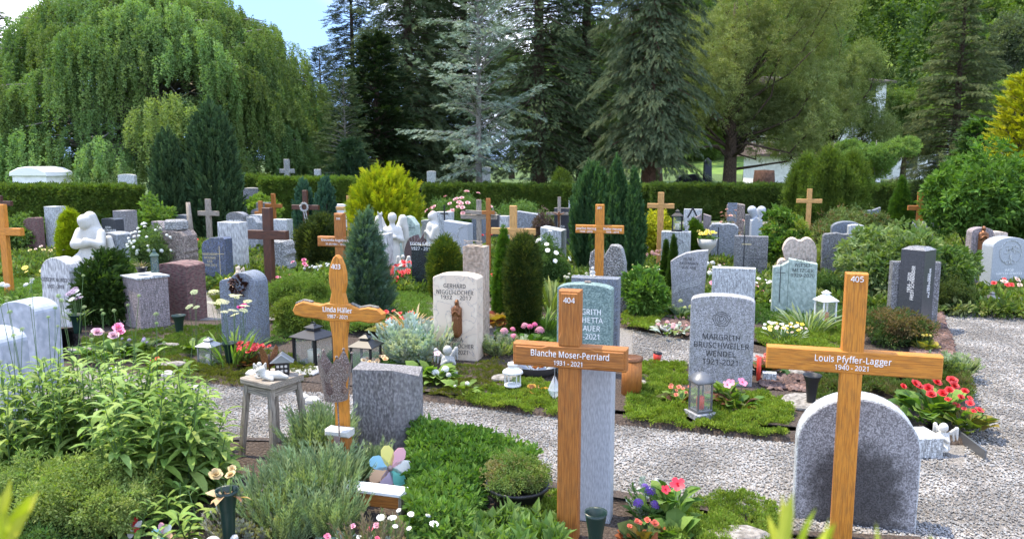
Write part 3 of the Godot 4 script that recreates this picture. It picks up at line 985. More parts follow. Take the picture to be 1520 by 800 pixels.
func mass(inst: Inst, c: Vector3, r: Vector3, n: int, size: float, cols: Array, hang = 0.0, jit = 0.22):
	var a := any_dir() * 4.0
	var b := any_dir() * 5.0
	var base: Color = cols[rng.randi() % cols.size()]
	for i in n:
		var d := any_dir()
		var k := 0.85 + 0.16 * sin(d.dot(a) + 1.0) + 0.12 * sin(d.dot(b) * 1.7)
		var u := pow(rng.randf(), 0.4) * k
		var p := c + d * r * u
		var col := base if rng.randf() < 0.6 else cols[rng.randi() % cols.size()] as Color
		inst.add(aim(d + Vector3.UP * (0.3 - hang) + any_dir() * 0.6, R(0, TAU), size * R(0.7, 1.3)), p, tint(col, jit))


func random_blobs(n: int, c: Vector3, r: Vector3, s0: float, s1: float, leaves: int, flat = 0.8) -> Array:
	var o := []
	for i in n:
		var d := any_dir()
		var q := R(s0, s1)
		o.append([c + d * r * pow(rng.randf(), 0.5), Vector3(q, q * flat, q), int(leaves * q * q / (s1 * s1))])
	return o


func build_trees():
	weeping_tree()
	var DARK := [Color(0.075, 0.105, 0.046), Color(0.095, 0.13, 0.056), Color(0.06, 0.086, 0.038)]
	# the conifers in a row behind the hedge
	conifer("spire_conifer", "slim dark spire conifer with open bluish branches", Vector3(-8.318, 1.72, -42), {h = 12.6, r = 2.5, base = 1.0, n = 240, power = 0.8, up = -0.1, droop = 0.25, step = 0.3, size = 0.5, wide = 0.25, col = [Color(0.035, 0.055, 0.038), Color(0.045, 0.066, 0.045)], sh = SH.fir, tr = 0.22, per = 3})
	conifer("dark_conifer", "tall loose dark conifer between the spire and the silver cedar", Vector3(-4.76, 1.718, -37), {h = 15.5, r = 2.9, base = 1.2, n = 330, power = 0.45, up = -0.1, droop = 0.35, step = 0.32, size = 0.5, wide = 0.3, col = DARK, sh = SH.fir_droop, tr = 0.32, per = 3, lumpy = 0.7}, "")
	conifer("dark_yew", "broad dark yew at the edge of the weeping tree", Vector3(-5.586, 1.716, -33), {h = 6.6, r = 2.2, base = 0.3, n = 210, power = 0.6, up = 0.2, droop = 0.2, step = 0.25, size = 0.38, wide = 0.35, col = [Color(0.03, 0.05, 0.02), Color(0.042, 0.066, 0.026)], sh = SH.cypress, tr = 0.25, per = 4, lumpy = 0.6})
	conifer("bare_young_conifer", "thin young green conifer with a pale bare stem", Vector3(-6.087, 1.714, -29), {h = 4.8, r = 1.15, base = 0.4, n = 130, power = 0.6, up = 0.2, droop = 0.2, step = 0.22, size = 0.28, wide = 0.3, col = [Color(0.055, 0.085, 0.03), Color(0.07, 0.1, 0.04)], sh = SH.fir, tr = 0.07, bark = M.grey_bark, per = 3})
	conifer("round_pine", "small dark green pine in front of the weeping tree's edge", Vector3(-4.652, 1.711, -23), {h = 2.15, r = 0.75, base = 0.1, n = 110, power = 0.5, up = 0.3, droop = 0.1, step = 0.15, size = 0.2, wide = 0.35, col = [Color(0.03, 0.06, 0.028), Color(0.045, 0.08, 0.035)], sh = SH.tuft, tr = 0.07, per = 3})
	conifer("dense_conifer", "dense almost black conifer right behind the silver cedar", Vector3(-2.429, 1.719, -41), {h = 17.0, r = 3.3, base = 1.6, n = 400, power = 0.4, up = -0.05, droop = 0.35, step = 0.25, size = 0.25, wide = 0.38, col = DARK, sh = SH.lacy, tr = 0.35, per = 8, lumpy = 0.6})
	conifer("dense_conifer", "dark conifer closing the gap left of the silver cedar", Vector3(-4.57, 1.721, -45), {h = 18.0, r = 3.2, base = 1.0, n = 430, power = 0.35, up = -0.05, droop = 0.4, step = 0.25, size = 0.27, wide = 0.4, col = DARK, sh = SH.lacy, tr = 0.35, per = 8, lumpy = 0.5})
	conifer("dense_conifer", "tallest dense dark conifer right of the silver cedar", Vector3(1.219, 1.717, -36), {h = 18.0, r = 3.0, base = 1.4, n = 430, power = 0.35, up = -0.05, droop = 0.4, step = 0.24, size = 0.23, wide = 0.38, col = DARK, sh = SH.lacy, tr = 0.35, per = 8, lumpy = 0.6})
	conifer("dense_conifer", "dark conifer filling the gap beside the brown barked cedar", Vector3(3.473, 1.718, -38), {h = 17.0, r = 2.7, base = 1.4, n = 400, power = 0.35, up = -0.05, droop = 0.4, step = 0.24, size = 0.23, wide = 0.38, col = DARK, sh = SH.lacy, tr = 0.35, per = 8, lumpy = 0.6})
	conifer("silver_cedar", "slender silver blue cedar with upswept shaggy branches", Vector3(-1.024, 0.367, -24.5), {h = 7.3, r = 1.6, base = 1.2, n = 130, stray = 0.55, power = 0.4, up = 0.1, up_top = 0.8, droop = 0.1, step = 0.12, size = 0.17, wide = 0.3, col = [Color(0.2, 0.26, 0.2), Color(0.27, 0.33, 0.26), Color(0.15, 0.2, 0.15)], sh = SH.fir, tr = 0.13, bark = M.grey_bark, per = 5, hang = -0.9, lumpy = 1.6, jit = 0.3})
	conifer("red_cedar", "tall cedar with reddish bark and drooping olive green sprays", Vector3(4.501, 0.285, -26), {h = 15.0, r = 1.95, base = 1.7, n = 420, power = 0.3, skirt = 40.0, up = 0.0, up_top = 0.3, droop = 0.5, step = 0.13, size = 0.18, wide = 0.42, col = [Color(0.085, 0.115, 0.055), Color(0.115, 0.145, 0.075), Color(0.065, 0.09, 0.042)], sh = SH.lacy, tr = 0.24, bark = M.red_bark, per = 9, hang = -1.0, lumpy = 0.5})
	conifer("spruce", "tall olive spruce with hanging twigs in front of the hill", Vector3(18.934, 1.716, -34), {h = 9.2, r = 3.0, base = 0.5, n = 190, power = 0.75, up = 0.05, droop = 0.3, step = 0.16, size = 0.2, wide = 0.3, col = [Color(0.095, 0.12, 0.045), Color(0.125, 0.15, 0.06), Color(0.07, 0.09, 0.035)], sh = SH.fir_droop, tr = 0.22, per = 8, hang = -1.2, lumpy = 0.5})
	conifer("thuja_pyramid", "feathery mid green thuja below the spruce on the right", Vector3(11.127, 1.709, -19), {h = 2.55, r = 0.85, base = 0.05, n = 150, power = 0.7, up = 0.3, droop = 0.2, step = 0.14, size = 0.24, wide = 0.3, col = [Color(0.06, 0.12, 0.035), Color(0.08, 0.15, 0.045)], sh = SH.cypress, tr = 0.06, per = 3, m = M.leaf})
	conifer("golden_cypress", "bright golden yellow cypress at the end of the right row", Vector3(10.877, 1.708, -17), {h = 3.35, r = 0.85, base = 0.1, n = 210, power = 0.55, up = 0.5, droop = 0.1, step = 0.12, size = 0.2, wide = 0.3, col = [Color(0.36, 0.36, 0.02), Color(0.42, 0.4, 0.03), Color(0.28, 0.3, 0.02)], sh = SH.cypress, tr = 0.06, per = 3, m = M.leaf})
	conifer("left_conifer", "dark conifer at the far left behind the weeping tree", Vector3(-24.699, 1.718, -38), {h = 8.8, r = 2.6, base = 0.6, n = 220, power = 0.5, up = 0.0, droop = 0.3, step = 0.3, size = 0.45, wide = 0.3, col = DARK, sh = SH.fir, tr = 0.25, per = 3, lumpy = 0.6})
	conifer("distant_fir", "blue green fir far behind the weeping tree", Vector3(-14.32, 1.729, -60), {h = 9.8, r = 2.6, base = 0.8, n = 150, power = 0.8, up = 0.0, droop = 0.2, step = 0.4, size = 0.6, wide = 0.25, col = [Color(0.03, 0.055, 0.045)], sh = SH.fir, tr = 0.2, per = 3})
	# deciduous trees right of the centre
	var OLIVE := [Color(0.2, 0.235, 0.085), Color(0.25, 0.285, 0.11), Color(0.16, 0.19, 0.07)]
	var bl := random_blobs(34, Vector3(0.6, 6.3, 0), Vector3(3.8, 3.6, 3.0), 0.7, 1.35, 520, 1.2)
	for b in random_blobs(26, Vector3(1.0, 3.6, 0), Vector3(4.2, 1.6, 3.0), 0.6, 1.0, 420, 1.3): bl.append(b)
	broad_tree("drooping_birch", "large airy tree with dark forked trunk and drooping olive leaves", Vector3(8.527, 1.715, -31), 9.5, 0.3, bl, SH.willow, 0.18, OLIVE, 1.2, M.bark)
	var b2 := random_blobs(30, Vector3(0, 5.2, 0), Vector3(2.6, 2.6, 2.4), 0.65, 1.2, 480, 1.2)
	for b in random_blobs(16, Vector3(0, 3.0, 0), Vector3(3.0, 1.2, 2.4), 0.5, 0.9, 400, 1.3): b2.append(b)
	broad_tree("drooping_willow", "willow like tree with fine hanging foliage before the white house", Vector3(13.467, 1.716, -34), 7.6, 0.26, b2, SH.willow, 0.18, [Color(0.17, 0.215, 0.075), Color(0.21, 0.25, 0.095), Color(0.135, 0.175, 0.06)], 1.2, M.bark)
	broad_tree("young_maple", "young light green maple behind the hedge on the right", Vector3(11.926, 1.712, -26), 2.9, 0.06, random_blobs(30, Vector3(0, 1.65, 0), Vector3(1.25, 1.25, 1.0), 0.28, 0.5, 420, 0.55), SH.leaves, 0.09, [Color(0.15, 0.24, 0.06), Color(0.19, 0.28, 0.08)], 0.2, M.grey_bark)
	broad_tree("pale_birch", "grey green slender tree standing on the hillside", Vector3(32.127, 1.725, -52), 10.5, 0.15, random_blobs(26, Vector3(0, 7.8, 0), Vector3(1.3, 3.2, 1.3), 0.7, 1.2, 300, 1.2), SH.small_leaves, 0.4, [Color(0.13, 0.16, 0.09), Color(0.1, 0.13, 0.07)], 0.4, M.grey_bark)
	broad_tree("bright_tree", "bright yellow green tree between the spruce and the hill", Vector3(25.838, 1.72, -43), 6.4, 0.15, random_blobs(26, Vector3(0, 4.6, 0), Vector3(2.4, 1.7, 1.8), 0.6, 1.1, 700, 0.6), SH.leaves, 0.17, [Color(0.17, 0.25, 0.06), Color(0.2, 0.28, 0.07)], 0.2, M.grey_bark)
	for q in [[Vector3(29.706, 1.729, -60), 6.5, "round dark green tree below the hill meadow"], [Vector3(33.641, 1.736, -75), 10.5, "leafy tree rising behind the white house"], [Vector3(11.172, 1.729, -60), 13.0, "bright leafy tree glimpsed behind the brown barked cedar"], [Vector3(19.55, 1.731, -66), 12.0, "tall leafy tree behind the drooping birch"], [Vector3(0, 1.733, -70), 12.0, "leafy tree glimpsed behind the dark conifers"], [Vector3(7.922, 1.734, -72), 12.0, "green tree standing far behind the black conifers"]]:
		broad_tree("leafy_tree", q[2], q[0], q[1], 0.25, random_blobs(24, Vector3(0, q[1] * 0.62, 0), Vector3(2.6, q[1] * 0.3, 2.4), 0.9, 1.7, 560), SH.leaves, 0.3, [Color(0.1, 0.155, 0.04), Color(0.13, 0.19, 0.05)], 0.3, M.bark)


# ---------------------------------------------------------------- hedges and clipped shrubs

func hedge(label: String, a: Vector3, b: Vector3, h: float, thick: float, cols: Array, dens: float):
	var mid := (a + b) / 2
	var dir := (b - a)
	var L := dir.length()
	var t := thing("hedge", label, "hedge", Vector3(mid.x, 0, mid.z), -atan2(dir.z, dir.x))
	part("branches", box(L - 0.16, h - 0.1, thick - 0.16, 0.05), M.hedge_core, t)
	var inst := Inst.new()
	var fn := FastNoiseLite.new()
	fn.frequency = 1.2
	var faces := [[Vector3(0, 0, 1), L, h], [Vector3(0, 1, 0), L, thick], [Vector3(1, 0, 0), thick, h], [Vector3(-1, 0, 0), thick, h], [Vector3(0, 0, -1), L, h]]
	for f in faces:
		var nrm: Vector3 = f[0]
		for i in int(f[1] * f[2] * dens * (0.5 if nrm.z < 0 else 1.0)):
			var p: Vector3
			if absf(nrm.z) > 0: p = Vector3(R(-L / 2, L / 2), R(0.0, h), nrm.z * thick / 2)
			elif nrm.y > 0: p = Vector3(R(-L / 2, L / 2), h, R(-thick / 2, thick / 2))
			else: p = Vector3(nrm.x * L / 2, R(0, h), R(-thick / 2, thick / 2))
			p += nrm * (fn.get_noise_3d(p.x * 2, p.y * 2, p.z * 2) * 0.09 - R(0.0, 0.1))
			if p.y > h - 0.15: p.y -= R(0, 0.05)
			inst.add(aim(nrm + Vector3.UP * 0.35 + any_dir() * 0.8, R(0, TAU), R(0.09, 0.16)), p, tint(cols[rng.randi() % cols.size()], 0.25))
	scatter("leaves", inst, SH.hedge_leaf, M.leaf, t)


func build_hedges():
	var G1 := [Color(0.1, 0.155, 0.03), Color(0.13, 0.185, 0.035), Color(0.08, 0.125, 0.026)]
	hedge("clipped green hedge at the left under the weeping tree", Vector3(-14.635, 0.639, -19.5) * Vector3(1, 0, 1), Vector3(-8.899, 0.693, -18.5) * Vector3(1, 0, 1), 1.08, 0.8, G1, 420)
	hedge("short clipped hedge behind the pine and the brown crosses", Vector3(-6.591, 0.557, -21) * Vector3(1, 0, 1), Vector3(-4.227, 0.557, -21) * Vector3(1, 0, 1), 1.2, 0.8, [Color(0.1, 0.16, 0.03), Color(0.13, 0.19, 0.035)], 420)
	hedge("clipped hedge piece beside the dark square gravestone", Vector3(-8.042, 0.448, -23) * Vector3(1, 0, 1), Vector3(-7.14, 0.448, -23) * Vector3(1, 0, 1), 1.22, 0.7, G1, 420)
	hedge("long clipped hedge closing the cemetery behind the yellow flowers", Vector3(-2.565, 0.421, -23.5) * Vector3(1, 0, 1), Vector3(3.997, 0.438, -23.2) * Vector3(1, 0, 1), 0.95, 0.9, G1, 420)
	hedge("long dark clipped hedge behind the winged heart sculpture", Vector3(4.009, 0.47, -22.6) * Vector3(1, 0, 1), Vector3(12.083, 0.503, -22) * Vector3(1, 0, 1), 0.98, 0.9, [Color(0.075, 0.12, 0.026), Color(0.095, 0.145, 0.03), Color(0.06, 0.1, 0.022)], 420)


# a shrub whose outline is turned from a profile of [height 0..1, radius]; sprays stand up and outwards
func turned_shrub(called, label, at: Vector3, h: float, prof_pts: Array, sh: Mesh, size: float, n: int, cols: Array, up: float, m: Material, lump = 0.12, group = "", core = 0.78, parts = []):
	var t := thing(called, label, "shrub", Vector3(at.x, 0, at.z), R(0, TAU), group)
	var inst := Inst.new()
	var rad = func(y: float) -> float:
		for i in prof_pts.size() - 1:
			if y <= prof_pts[i + 1][0]:
				return lerpf(prof_pts[i][1], prof_pts[i + 1][1], (y - prof_pts[i][0]) / (prof_pts[i + 1][0] - prof_pts[i][0]))
		return prof_pts[-1][1]
	var fn := FastNoiseLite.new()
	fn.seed = rng.randi()
	fn.frequency = 0.9 / maxf(0.2, h * 0.35)
	var st := start()
	for i in 5:
		var a := TAU * i / 5
		add_tube(st, [Vector3.ZERO, Vector3(cos(a) * rad.call(0.5) * 0.4, h * 0.45, sin(a) * rad.call(0.5) * 0.4), Vector3(cos(a) * rad.call(0.8) * 0.5, h * 0.8, sin(a) * rad.call(0.8) * 0.5)], [0.02 * h + 0.004, 0.013 * h + 0.003, 0.004], 4)
	part("stems", done(st), M.twig, t)
	for i in n:
		var y := rng.randf()
		var r: float = rad.call(y)
		if rng.randf() > (r + 0.02) / (rad.call(0.4) + 0.02) * 1.1: continue
		var az := R(0, TAU)
		var out := Vector3(cos(az), 0, sin(az))
		var k: float = 1.0 + lump * 2.4 * fn.get_noise_3d(out.x * h * 0.7, y * h * 0.3, out.z * h * 0.7)
		var q = r * k * (1.0 - (1.0 - core) * pow(rng.randf(), 1.2) * 1.6)
		var nrm := (out + Vector3.UP * (0.15 + maxf(0.0, y - 0.7) * 2.0)).normalized()
		inst.add(aim(nrm + Vector3.UP * up + any_dir() * 0.35, R(0, TAU), size * R(0.7, 1.3)), out * q + Vector3.UP * (y * (h - size * 0.8) + size * pow(rng.randf(), 5.0)), tint(cols[rng.randi() % cols.size()], 0.24))
	scatter("foliage", inst, sh, m, t)
	return t


# a loose leafy bush built from masses of leaves
func bush(called, label, at: Vector3, w: float, h: float, sh: Mesh, size: float, n: int, cols: Array, m = null, group = "", flower = {}):
	var t := thing(called, label, "shrub", Vector3(at.x, 0, at.z), 0.0, group)
	var inst := Inst.new()
	var st := start()
	var k := 9
	for i in k:
		var a := i * 2.4
		var q := 0.0 if i == 0 else w * 0.27
		var c := Vector3(cos(a) * q, h * (0.62 if i == 0 else R(0.3, 0.62)), sin(a) * q)
		var r := Vector3(w * 0.26, h * 0.3, w * 0.26) if i else Vector3(w * 0.33, h * 0.38, w * 0.33)
		add_tube(st, [Vector3(c.x * 0.2, 0, c.z * 0.2), Vector3(c.x * 0.7, c.y * 0.5, c.z * 0.7), c], [0.012, 0.009, 0.004], 4)
		mass(inst, c, r, int(float(n) / k), size, cols, 0.1)
	part("stems", done(st), M.twig, t)
	scatter("foliage", inst, sh, m if m else M.leaf, t)
	if flower:
		for i in flower.n:
			var d := any_dir()
			d.y = absf(d.y)
			d.z = absf(d.z) if i % 3 else d.z
			var p := Vector3(0, h * 0.5, 0) + d.normalized() * Vector3(w * 0.5, h * 0.5, w * 0.5) * R(0.92, 1.05)
			var f := part("flower", flower.sh, flower.m, t, p)
			f.basis = aim(d + Vector3.UP * 0.6, R(0, TAU), flower.s * R(0.8, 1.2))
	return t


func petal_mat(c: Color) -> StandardMaterial3D:
	var key := "petal_%d_%d_%d" % [int(c.r * 100), int(c.g * 100), int(c.b * 100)]
	if not M.has(key):
		var m := plain(c, 0.55)
		m.backlight_enabled = true
		m.backlight = Color(c.r * 0.5, c.g * 0.5, c.b * 0.5)
		M[key] = m
	return M[key]


func build_shrubs():
	var THUJA := [Color(0.045, 0.085, 0.034), Color(0.064, 0.112, 0.044), Color(0.036, 0.068, 0.03)]
	var col := [[0.0, 0.75], [0.15, 1.0], [0.5, 0.95], [0.75, 0.75], [0.9, 0.42], [1.0, 0.05]]
	var scaled = func(pr: Array, r: float) -> Array:
		var o := []
		for p in pr: o.append([p[0], p[1] * r])
		return o
	# two tall dark columns on the left
	turned_shrub("columnar_yew", "tallest dark green columnar conifer left of the weathered white cross", Vector3(-6.242, 0.379, -16.5), 2.844, scaled.call(col, 0.494), SH.cypress, 0.17, 5200, THUJA, 1.6, M.needle, 0.3)
	turned_shrub("columnar_yew", "lower dark columnar conifer behind the rough brown boulder stone", Vector3(-7.044, 0.403, -16.2), 2.289, scaled.call(col, 0.318), SH.cypress, 0.15, 3400, THUJA, 1.6, M.needle, 0.3)
	# the three joined columns behind the tall honey coloured cross
	var CYP := [Color(0.055, 0.115, 0.045), Color(0.08, 0.15, 0.06), Color(0.04, 0.09, 0.036)]
	turned_shrub("false_cypress", "widest of three green cypress columns behind the honey coloured cross", Vector3(1.149, 0.21, -11.3), 1.601, scaled.call([[0, 0.7], [0.3, 1.0], [0.6, 0.95], [0.8, 0.75], [0.93, 0.4], [1, 0.08]], 0.251), SH.cypress, 0.1, 7500, CYP, 2.2, M.leaf, 0.5)
	turned_shrub("false_cypress", "pointed middle column of three green cypresses", Vector3(1.46, 0.25, -11), 1.678, scaled.call([[0, 0.8], [0.3, 1.0], [0.55, 0.85], [0.75, 0.5], [0.88, 0.24], [1, 0.04]], 0.188), SH.cypress, 0.1, 5200, CYP, 2.2, M.leaf, 0.45)
	turned_shrub("false_cypress", "narrow right hand column of three green cypresses beside the yellow shrub", Vector3(1.676, 0.276, -10.8), 1.569, scaled.call([[0, 0.8], [0.3, 1.0], [0.55, 0.8], [0.75, 0.45], [0.88, 0.22], [1, 0.04]], 0.12), SH.cypress, 0.09, 3400, CYP, 2.2, M.leaf, 0.45)
	# bright yews on the right
	var YEW := [Color(0.11, 0.165, 0.03), Color(0.15, 0.21, 0.04), Color(0.08, 0.125, 0.024)]
	turned_shrub("upright_yew", "light green upright yew right beside the pale wooden cross", Vector3(6.538, 0.449, -17.5), 1.84, scaled.call(col, 0.404), SH.yew, 0.13, 3200, YEW, 2.2, M.leaf, 0.45)
	turned_shrub("upright_yew", "fullest light green upright yew behind the rose bush", Vector3(6.831, 0.485, -17), 1.992, scaled.call(col, 0.45), SH.yew, 0.13, 3600, YEW, 2.2, M.leaf, 0.45)
	turned_shrub("upright_yew", "light green upright yew nearest the small cone conifer", Vector3(7.426, 0.471, -17.2), 1.895, scaled.call(col, 0.323), SH.yew, 0.13, 2800, YEW, 2.2, M.leaf, 0.45)
	# globes and cones
	turned_shrub("golden_thuja", "round golden yellow thuja with feathery flame like tips", Vector3(-2.269, 0.399, -14), 1.46, scaled.call([[0, 0.55], [0.25, 0.95], [0.5, 1.0], [0.75, 0.85], [0.92, 0.5], [1, 0.12]], 0.515), SH.lacy, 0.24, 3600, [Color(0.3, 0.34, 0.015), Color(0.42, 0.42, 0.02), Color(0.2, 0.25, 0.015)], 1.2, M.leaf, 0.15)
	turned_shrub("yellow_globe_thuja", "small egg shaped yellow green thuja beside the white mourner statue", Vector3(-6.935, 0.207, -12.3), 0.926, scaled.call([[0, 0.6], [0.25, 0.98], [0.5, 1.0], [0.8, 0.7], [0.95, 0.35], [1, 0.08]], 0.189), SH.tuft, 0.09, 2600, [Color(0.24, 0.3, 0.015), Color(0.3, 0.36, 0.02)], 1.0, M.leaf, 0.05)
	turned_shrub("clipped_yew", "rounded yew with yellow tips next to the teal black stone", Vector3(-0.799, 0.026, -9.3), 0.788, scaled.call([[0, 0.6], [0.3, 0.95], [0.6, 1.0], [0.85, 0.75], [1, 0.15]], 0.183), SH.yew, 0.075, 3000, [Color(0.06, 0.1, 0.02), Color(0.085, 0.13, 0.025), Color(0.16, 0.18, 0.02)], 1.0, M.leaf, 0.15)
	turned_shrub("clipped_yew", "dark columnar yew standing beside the hanging pinwheel bed", Vector3(0.11, 0.007, -7.4), 1, scaled.call([[0, 0.75], [0.3, 0.95], [0.7, 1.0], [0.9, 0.7], [1, 0.2]], 0.152), SH.yew, 0.06, 5200, [Color(0.036, 0.062, 0.018), Color(0.05, 0.08, 0.022), Color(0.1, 0.12, 0.025)], 1.0, M.leaf, 0.12)
	turned_shrub("green_cone", "bright green narrow cone conifer next to the dark columnar yew", Vector3(-0.084, 0.012, -8), 1.005, scaled.call([[0, 1.0], [0.4, 0.85], [0.8, 0.45], [1, 0.04]], 0.116), SH.tuft, 0.055, 2800, [Color(0.07, 0.15, 0.02), Color(0.1, 0.19, 0.025)], 1.0, M.leaf, 0.15)
	turned_shrub("juniper", "feathery blue green juniper behind the live edge cross", Vector3(-1.535, 0.043, -8.2), 1.128, scaled.call([[0, 1.0], [0.3, 0.95], [0.55, 0.7], [0.8, 0.4], [1, 0.05]], 0.168), SH.lacy, 0.13, 2600, [Color(0.09, 0.155, 0.115), Color(0.13, 0.2, 0.15), Color(0.075, 0.13, 0.07)], 0.9, M.leaf, 0.4)
	turned_shrub("dark_conifer_bush", "black green yew clump behind the brown wreath cross", Vector3(-2.87, 0.093, -11.8), 0.897, scaled.call([[0, 0.8], [0.4, 1.0], [0.8, 0.75], [1, 0.2]], 0.343), SH.yew, 0.1, 2600, [Color(0.03, 0.048, 0.016), Color(0.05, 0.07, 0.02), Color(0.12, 0.14, 0.03)], 1.0, M.leaf, 0.3)
	for q in [[Vector3(-4.18, 0.028, -15.8), 1.269, 0.162, "slim blue green cypress left of the wreath cross"], [Vector3(-3.675, 0.059, -15.5), 1.329, 0.172, "slim blue green cypress right of the wreath cross"]]:
		turned_shrub("slim_cypress", q[3], q[0], q[1], scaled.call([[0, 0.8], [0.4, 1.0], [0.8, 0.6], [1, 0.05]], q[2]), SH.cypress, 0.12, 1300, [Color(0.04, 0.095, 0.06), Color(0.055, 0.12, 0.07)], 1.4, M.needle, 0.2)
	turned_shrub("dwarf_conifer", "small perfect green cone conifer beside the brown right hand cross", Vector3(6.926, 0.399, -14), 1.389, scaled.call([[0, 1.0], [0.3, 0.9], [0.7, 0.5], [1, 0.04]], 0.263), SH.tuft, 0.08, 2600, [Color(0.06, 0.125, 0.02), Color(0.08, 0.155, 0.025)], 0.8, M.leaf, 0.08)
	turned_shrub("green_globe", "green globe shrub hiding behind the pale stone with lantern", Vector3(2.77, 0.131, -11.9), 0.788, scaled.call([[0, 0.6], [0.4, 1.0], [0.8, 0.7], [1, 0.1]], 0.183), SH.tuft, 0.08, 1700, [Color(0.06, 0.12, 0.015), Color(0.085, 0.155, 0.02)], 0.8, M.leaf, 0.08)
	for q in [[Vector3(1.898, 0.015, -9.6), 0.725, 0.074, "left of two little cones beside the wavy grey stone"], [Vector3(1.948, 0.05, -9.4), 0.794, 0.072, "taller of two little cones beside the wavy grey stone"]]:
		turned_shrub("little_cone", q[3], q[0], q[1], scaled.call([[0, 1.0], [0.4, 0.8], [1, 0.05]], q[2]), SH.tuft, 0.05, 1200, [Color(0.04, 0.08, 0.015), Color(0.055, 0.1, 0.02)], 1.0, M.leaf, 0.1)
	turned_shrub("mound_yew", "small round clipped yew seen above the long hedge", Vector3(1.634, 1.122, -26), 1.45, scaled.call([[0, 0.8], [0.6, 1.0], [0.9, 0.6], [1, 0.1]], 0.36), SH.yew, 0.12, 800, YEW, 0.8, M.leaf)
	# the flat topped dark bush in front of the granite block
	bush("nest_cypress", "dark glossy dwarf cypress beside the rough pink granite block", Vector3(-4.147, -0.002, -7.9), 0.581, 0.85, SH.cypress, 0.085, 3600, [Color(0.03, 0.06, 0.016), Color(0.045, 0.085, 0.02), Color(0.06, 0.11, 0.025)], M.leaf)
	# leafy bushes
	bush("viburnum", "big leafy light green shrub beside the tree relief stone", Vector3(7.595, -0.512, -12.6), 1.95, 2.05, SH.broad, 0.13, 3000, [Color(0.1, 0.19, 0.035), Color(0.13, 0.23, 0.045), Color(0.075, 0.145, 0.03)])
	bush("viburnum", "leafy green shrub at the frame edge right of the tree relief stone", Vector3(8.527, -0.323, -12.8), 2.2, 1.9, SH.broad, 0.13, 2000, [Color(0.1, 0.19, 0.035), Color(0.13, 0.23, 0.045)])
	bush("variegated_dogwood", "wide variegated shrub with pale edged leaves behind the angular black pillar", Vector3(4.718, -0.033, -9.4), 1.6, 0.979, SH.broad, 0.1, 3400, [Color(0.14, 0.2, 0.07), Color(0.22, 0.28, 0.12), Color(0.09, 0.15, 0.04)])
	bush("laurel", "glossy upright laurel left of the pale wooden cross", Vector3(4.065, 0.07, -11.6), 0.75, 1.049, SH.broad, 0.11, 900, [Color(0.07, 0.14, 0.025), Color(0.1, 0.18, 0.035), Color(0.16, 0.2, 0.04)])
	bush("rose_bush", "pale pink rose bush in front of the hedge", Vector3(-1.019, 0.167, -16.5), 1.5, 1.026, SH.small_leaves, 0.12, 1500, [Color(0.09, 0.16, 0.05), Color(0.12, 0.2, 0.06)], null, "", {n = 34, sh = SH.rose, m = petal_mat(Color(0.72, 0.42, 0.42)), s = 0.055})
	bush("rose_bush", "leafy rose bush before the upright yews with reddish shoots", Vector3(5.864, 0.261, -13.6), 1.5, 0.983, SH.small_leaves, 0.11, 1700, [Color(0.09, 0.14, 0.05), Color(0.13, 0.17, 0.06), Color(0.2, 0.12, 0.06)])
	bush("golden_shrub", "acid yellow shrub behind the pale pine cross", Vector3(2.404, 0.212, -13), 0.78, 0.926, SH.leaves, 0.09, 1300, [Color(0.42, 0.4, 0.03), Color(0.32, 0.33, 0.025)])
	bush("light_bush", "feathery light green bush before the long hedge", Vector3(0.146, 0.12, -17), 1.6, 0.891, SH.small_leaves, 0.13, 900, [Color(0.12, 0.2, 0.06), Color(0.1, 0.17, 0.05)])
	bush("light_bush", "light green bush beside the grey stone column on the left", Vector3(-6.885, 0.242, -15), 0.8, 1.075, SH.broad, 0.1, 700, [Color(0.12, 0.2, 0.04), Color(0.15, 0.24, 0.05)])
	bush("light_bush", "yellow green bush at the end of the short hedge", Vector3(-6.098, 0.179, -19), 1.0, 0.95, SH.broad, 0.12, 500, [Color(0.14, 0.22, 0.04), Color(0.18, 0.26, 0.05)])
	bush("leafy_bush", "light leafy bush beside the reddish rounded stone", Vector3(-8.687, 0.12, -13.8), 1.1, 0.808, SH.broad, 0.1, 900, [Color(0.12, 0.19, 0.05), Color(0.15, 0.22, 0.06)])
	bush("white_flowering_shrub", "white flowering shrub in front of the brown boulder stone", Vector3(-4.984, 0.088, -10.8), 0.62, 0.854, SH.small_leaves, 0.09, 900, [Color(0.1, 0.16, 0.05), Color(0.14, 0.2, 0.08)], null, "", {n = 40, sh = SH.ball, m = petal_mat(Color(0.7, 0.72, 0.64)), s = 0.025})
	bush("ivy_bush", "ivy like dark bush with white flowers left of the low grey block", Vector3(0.467, 0.177, -10.2), 0.6, 0.796, SH.small_leaves, 0.08, 1300, [Color(0.07, 0.13, 0.035), Color(0.1, 0.17, 0.05)], null, "", {n = 14, sh = SH.daisy, m = petal_mat(Color(0.75, 0.75, 0.7)), s = 0.03})
	bush("purple_shrub", "small dark purple leaved shrub among the back stones", Vector3(0.521, 0.388, -13.5), 0.45, 0.931, SH.small_leaves, 0.09, 500, [Color(0.09, 0.06, 0.06), Color(0.12, 0.09, 0.09)])
	bush("dry_rose", "rose bush with withered pink blossoms behind the rough slab", Vector3(3.667, 0.189, -13.2), 0.55, 0.847, SH.small_leaves, 0.07, 350, [Color(0.12, 0.14, 0.06), Color(0.3, 0.2, 0.14)], null, "", {n = 14, sh = SH.rose, m = petal_mat(Color(0.62, 0.38, 0.3)), s = 0.035})
	bush("yellow_bush", "yellow variegated bush between the cream cloud stone and the dark slab", Vector3(4.422, 0.168, -10.9), 0.5, 0.668, SH.small_leaves, 0.07, 600, [Color(0.2, 0.25, 0.06), Color(0.27, 0.3, 0.08)])
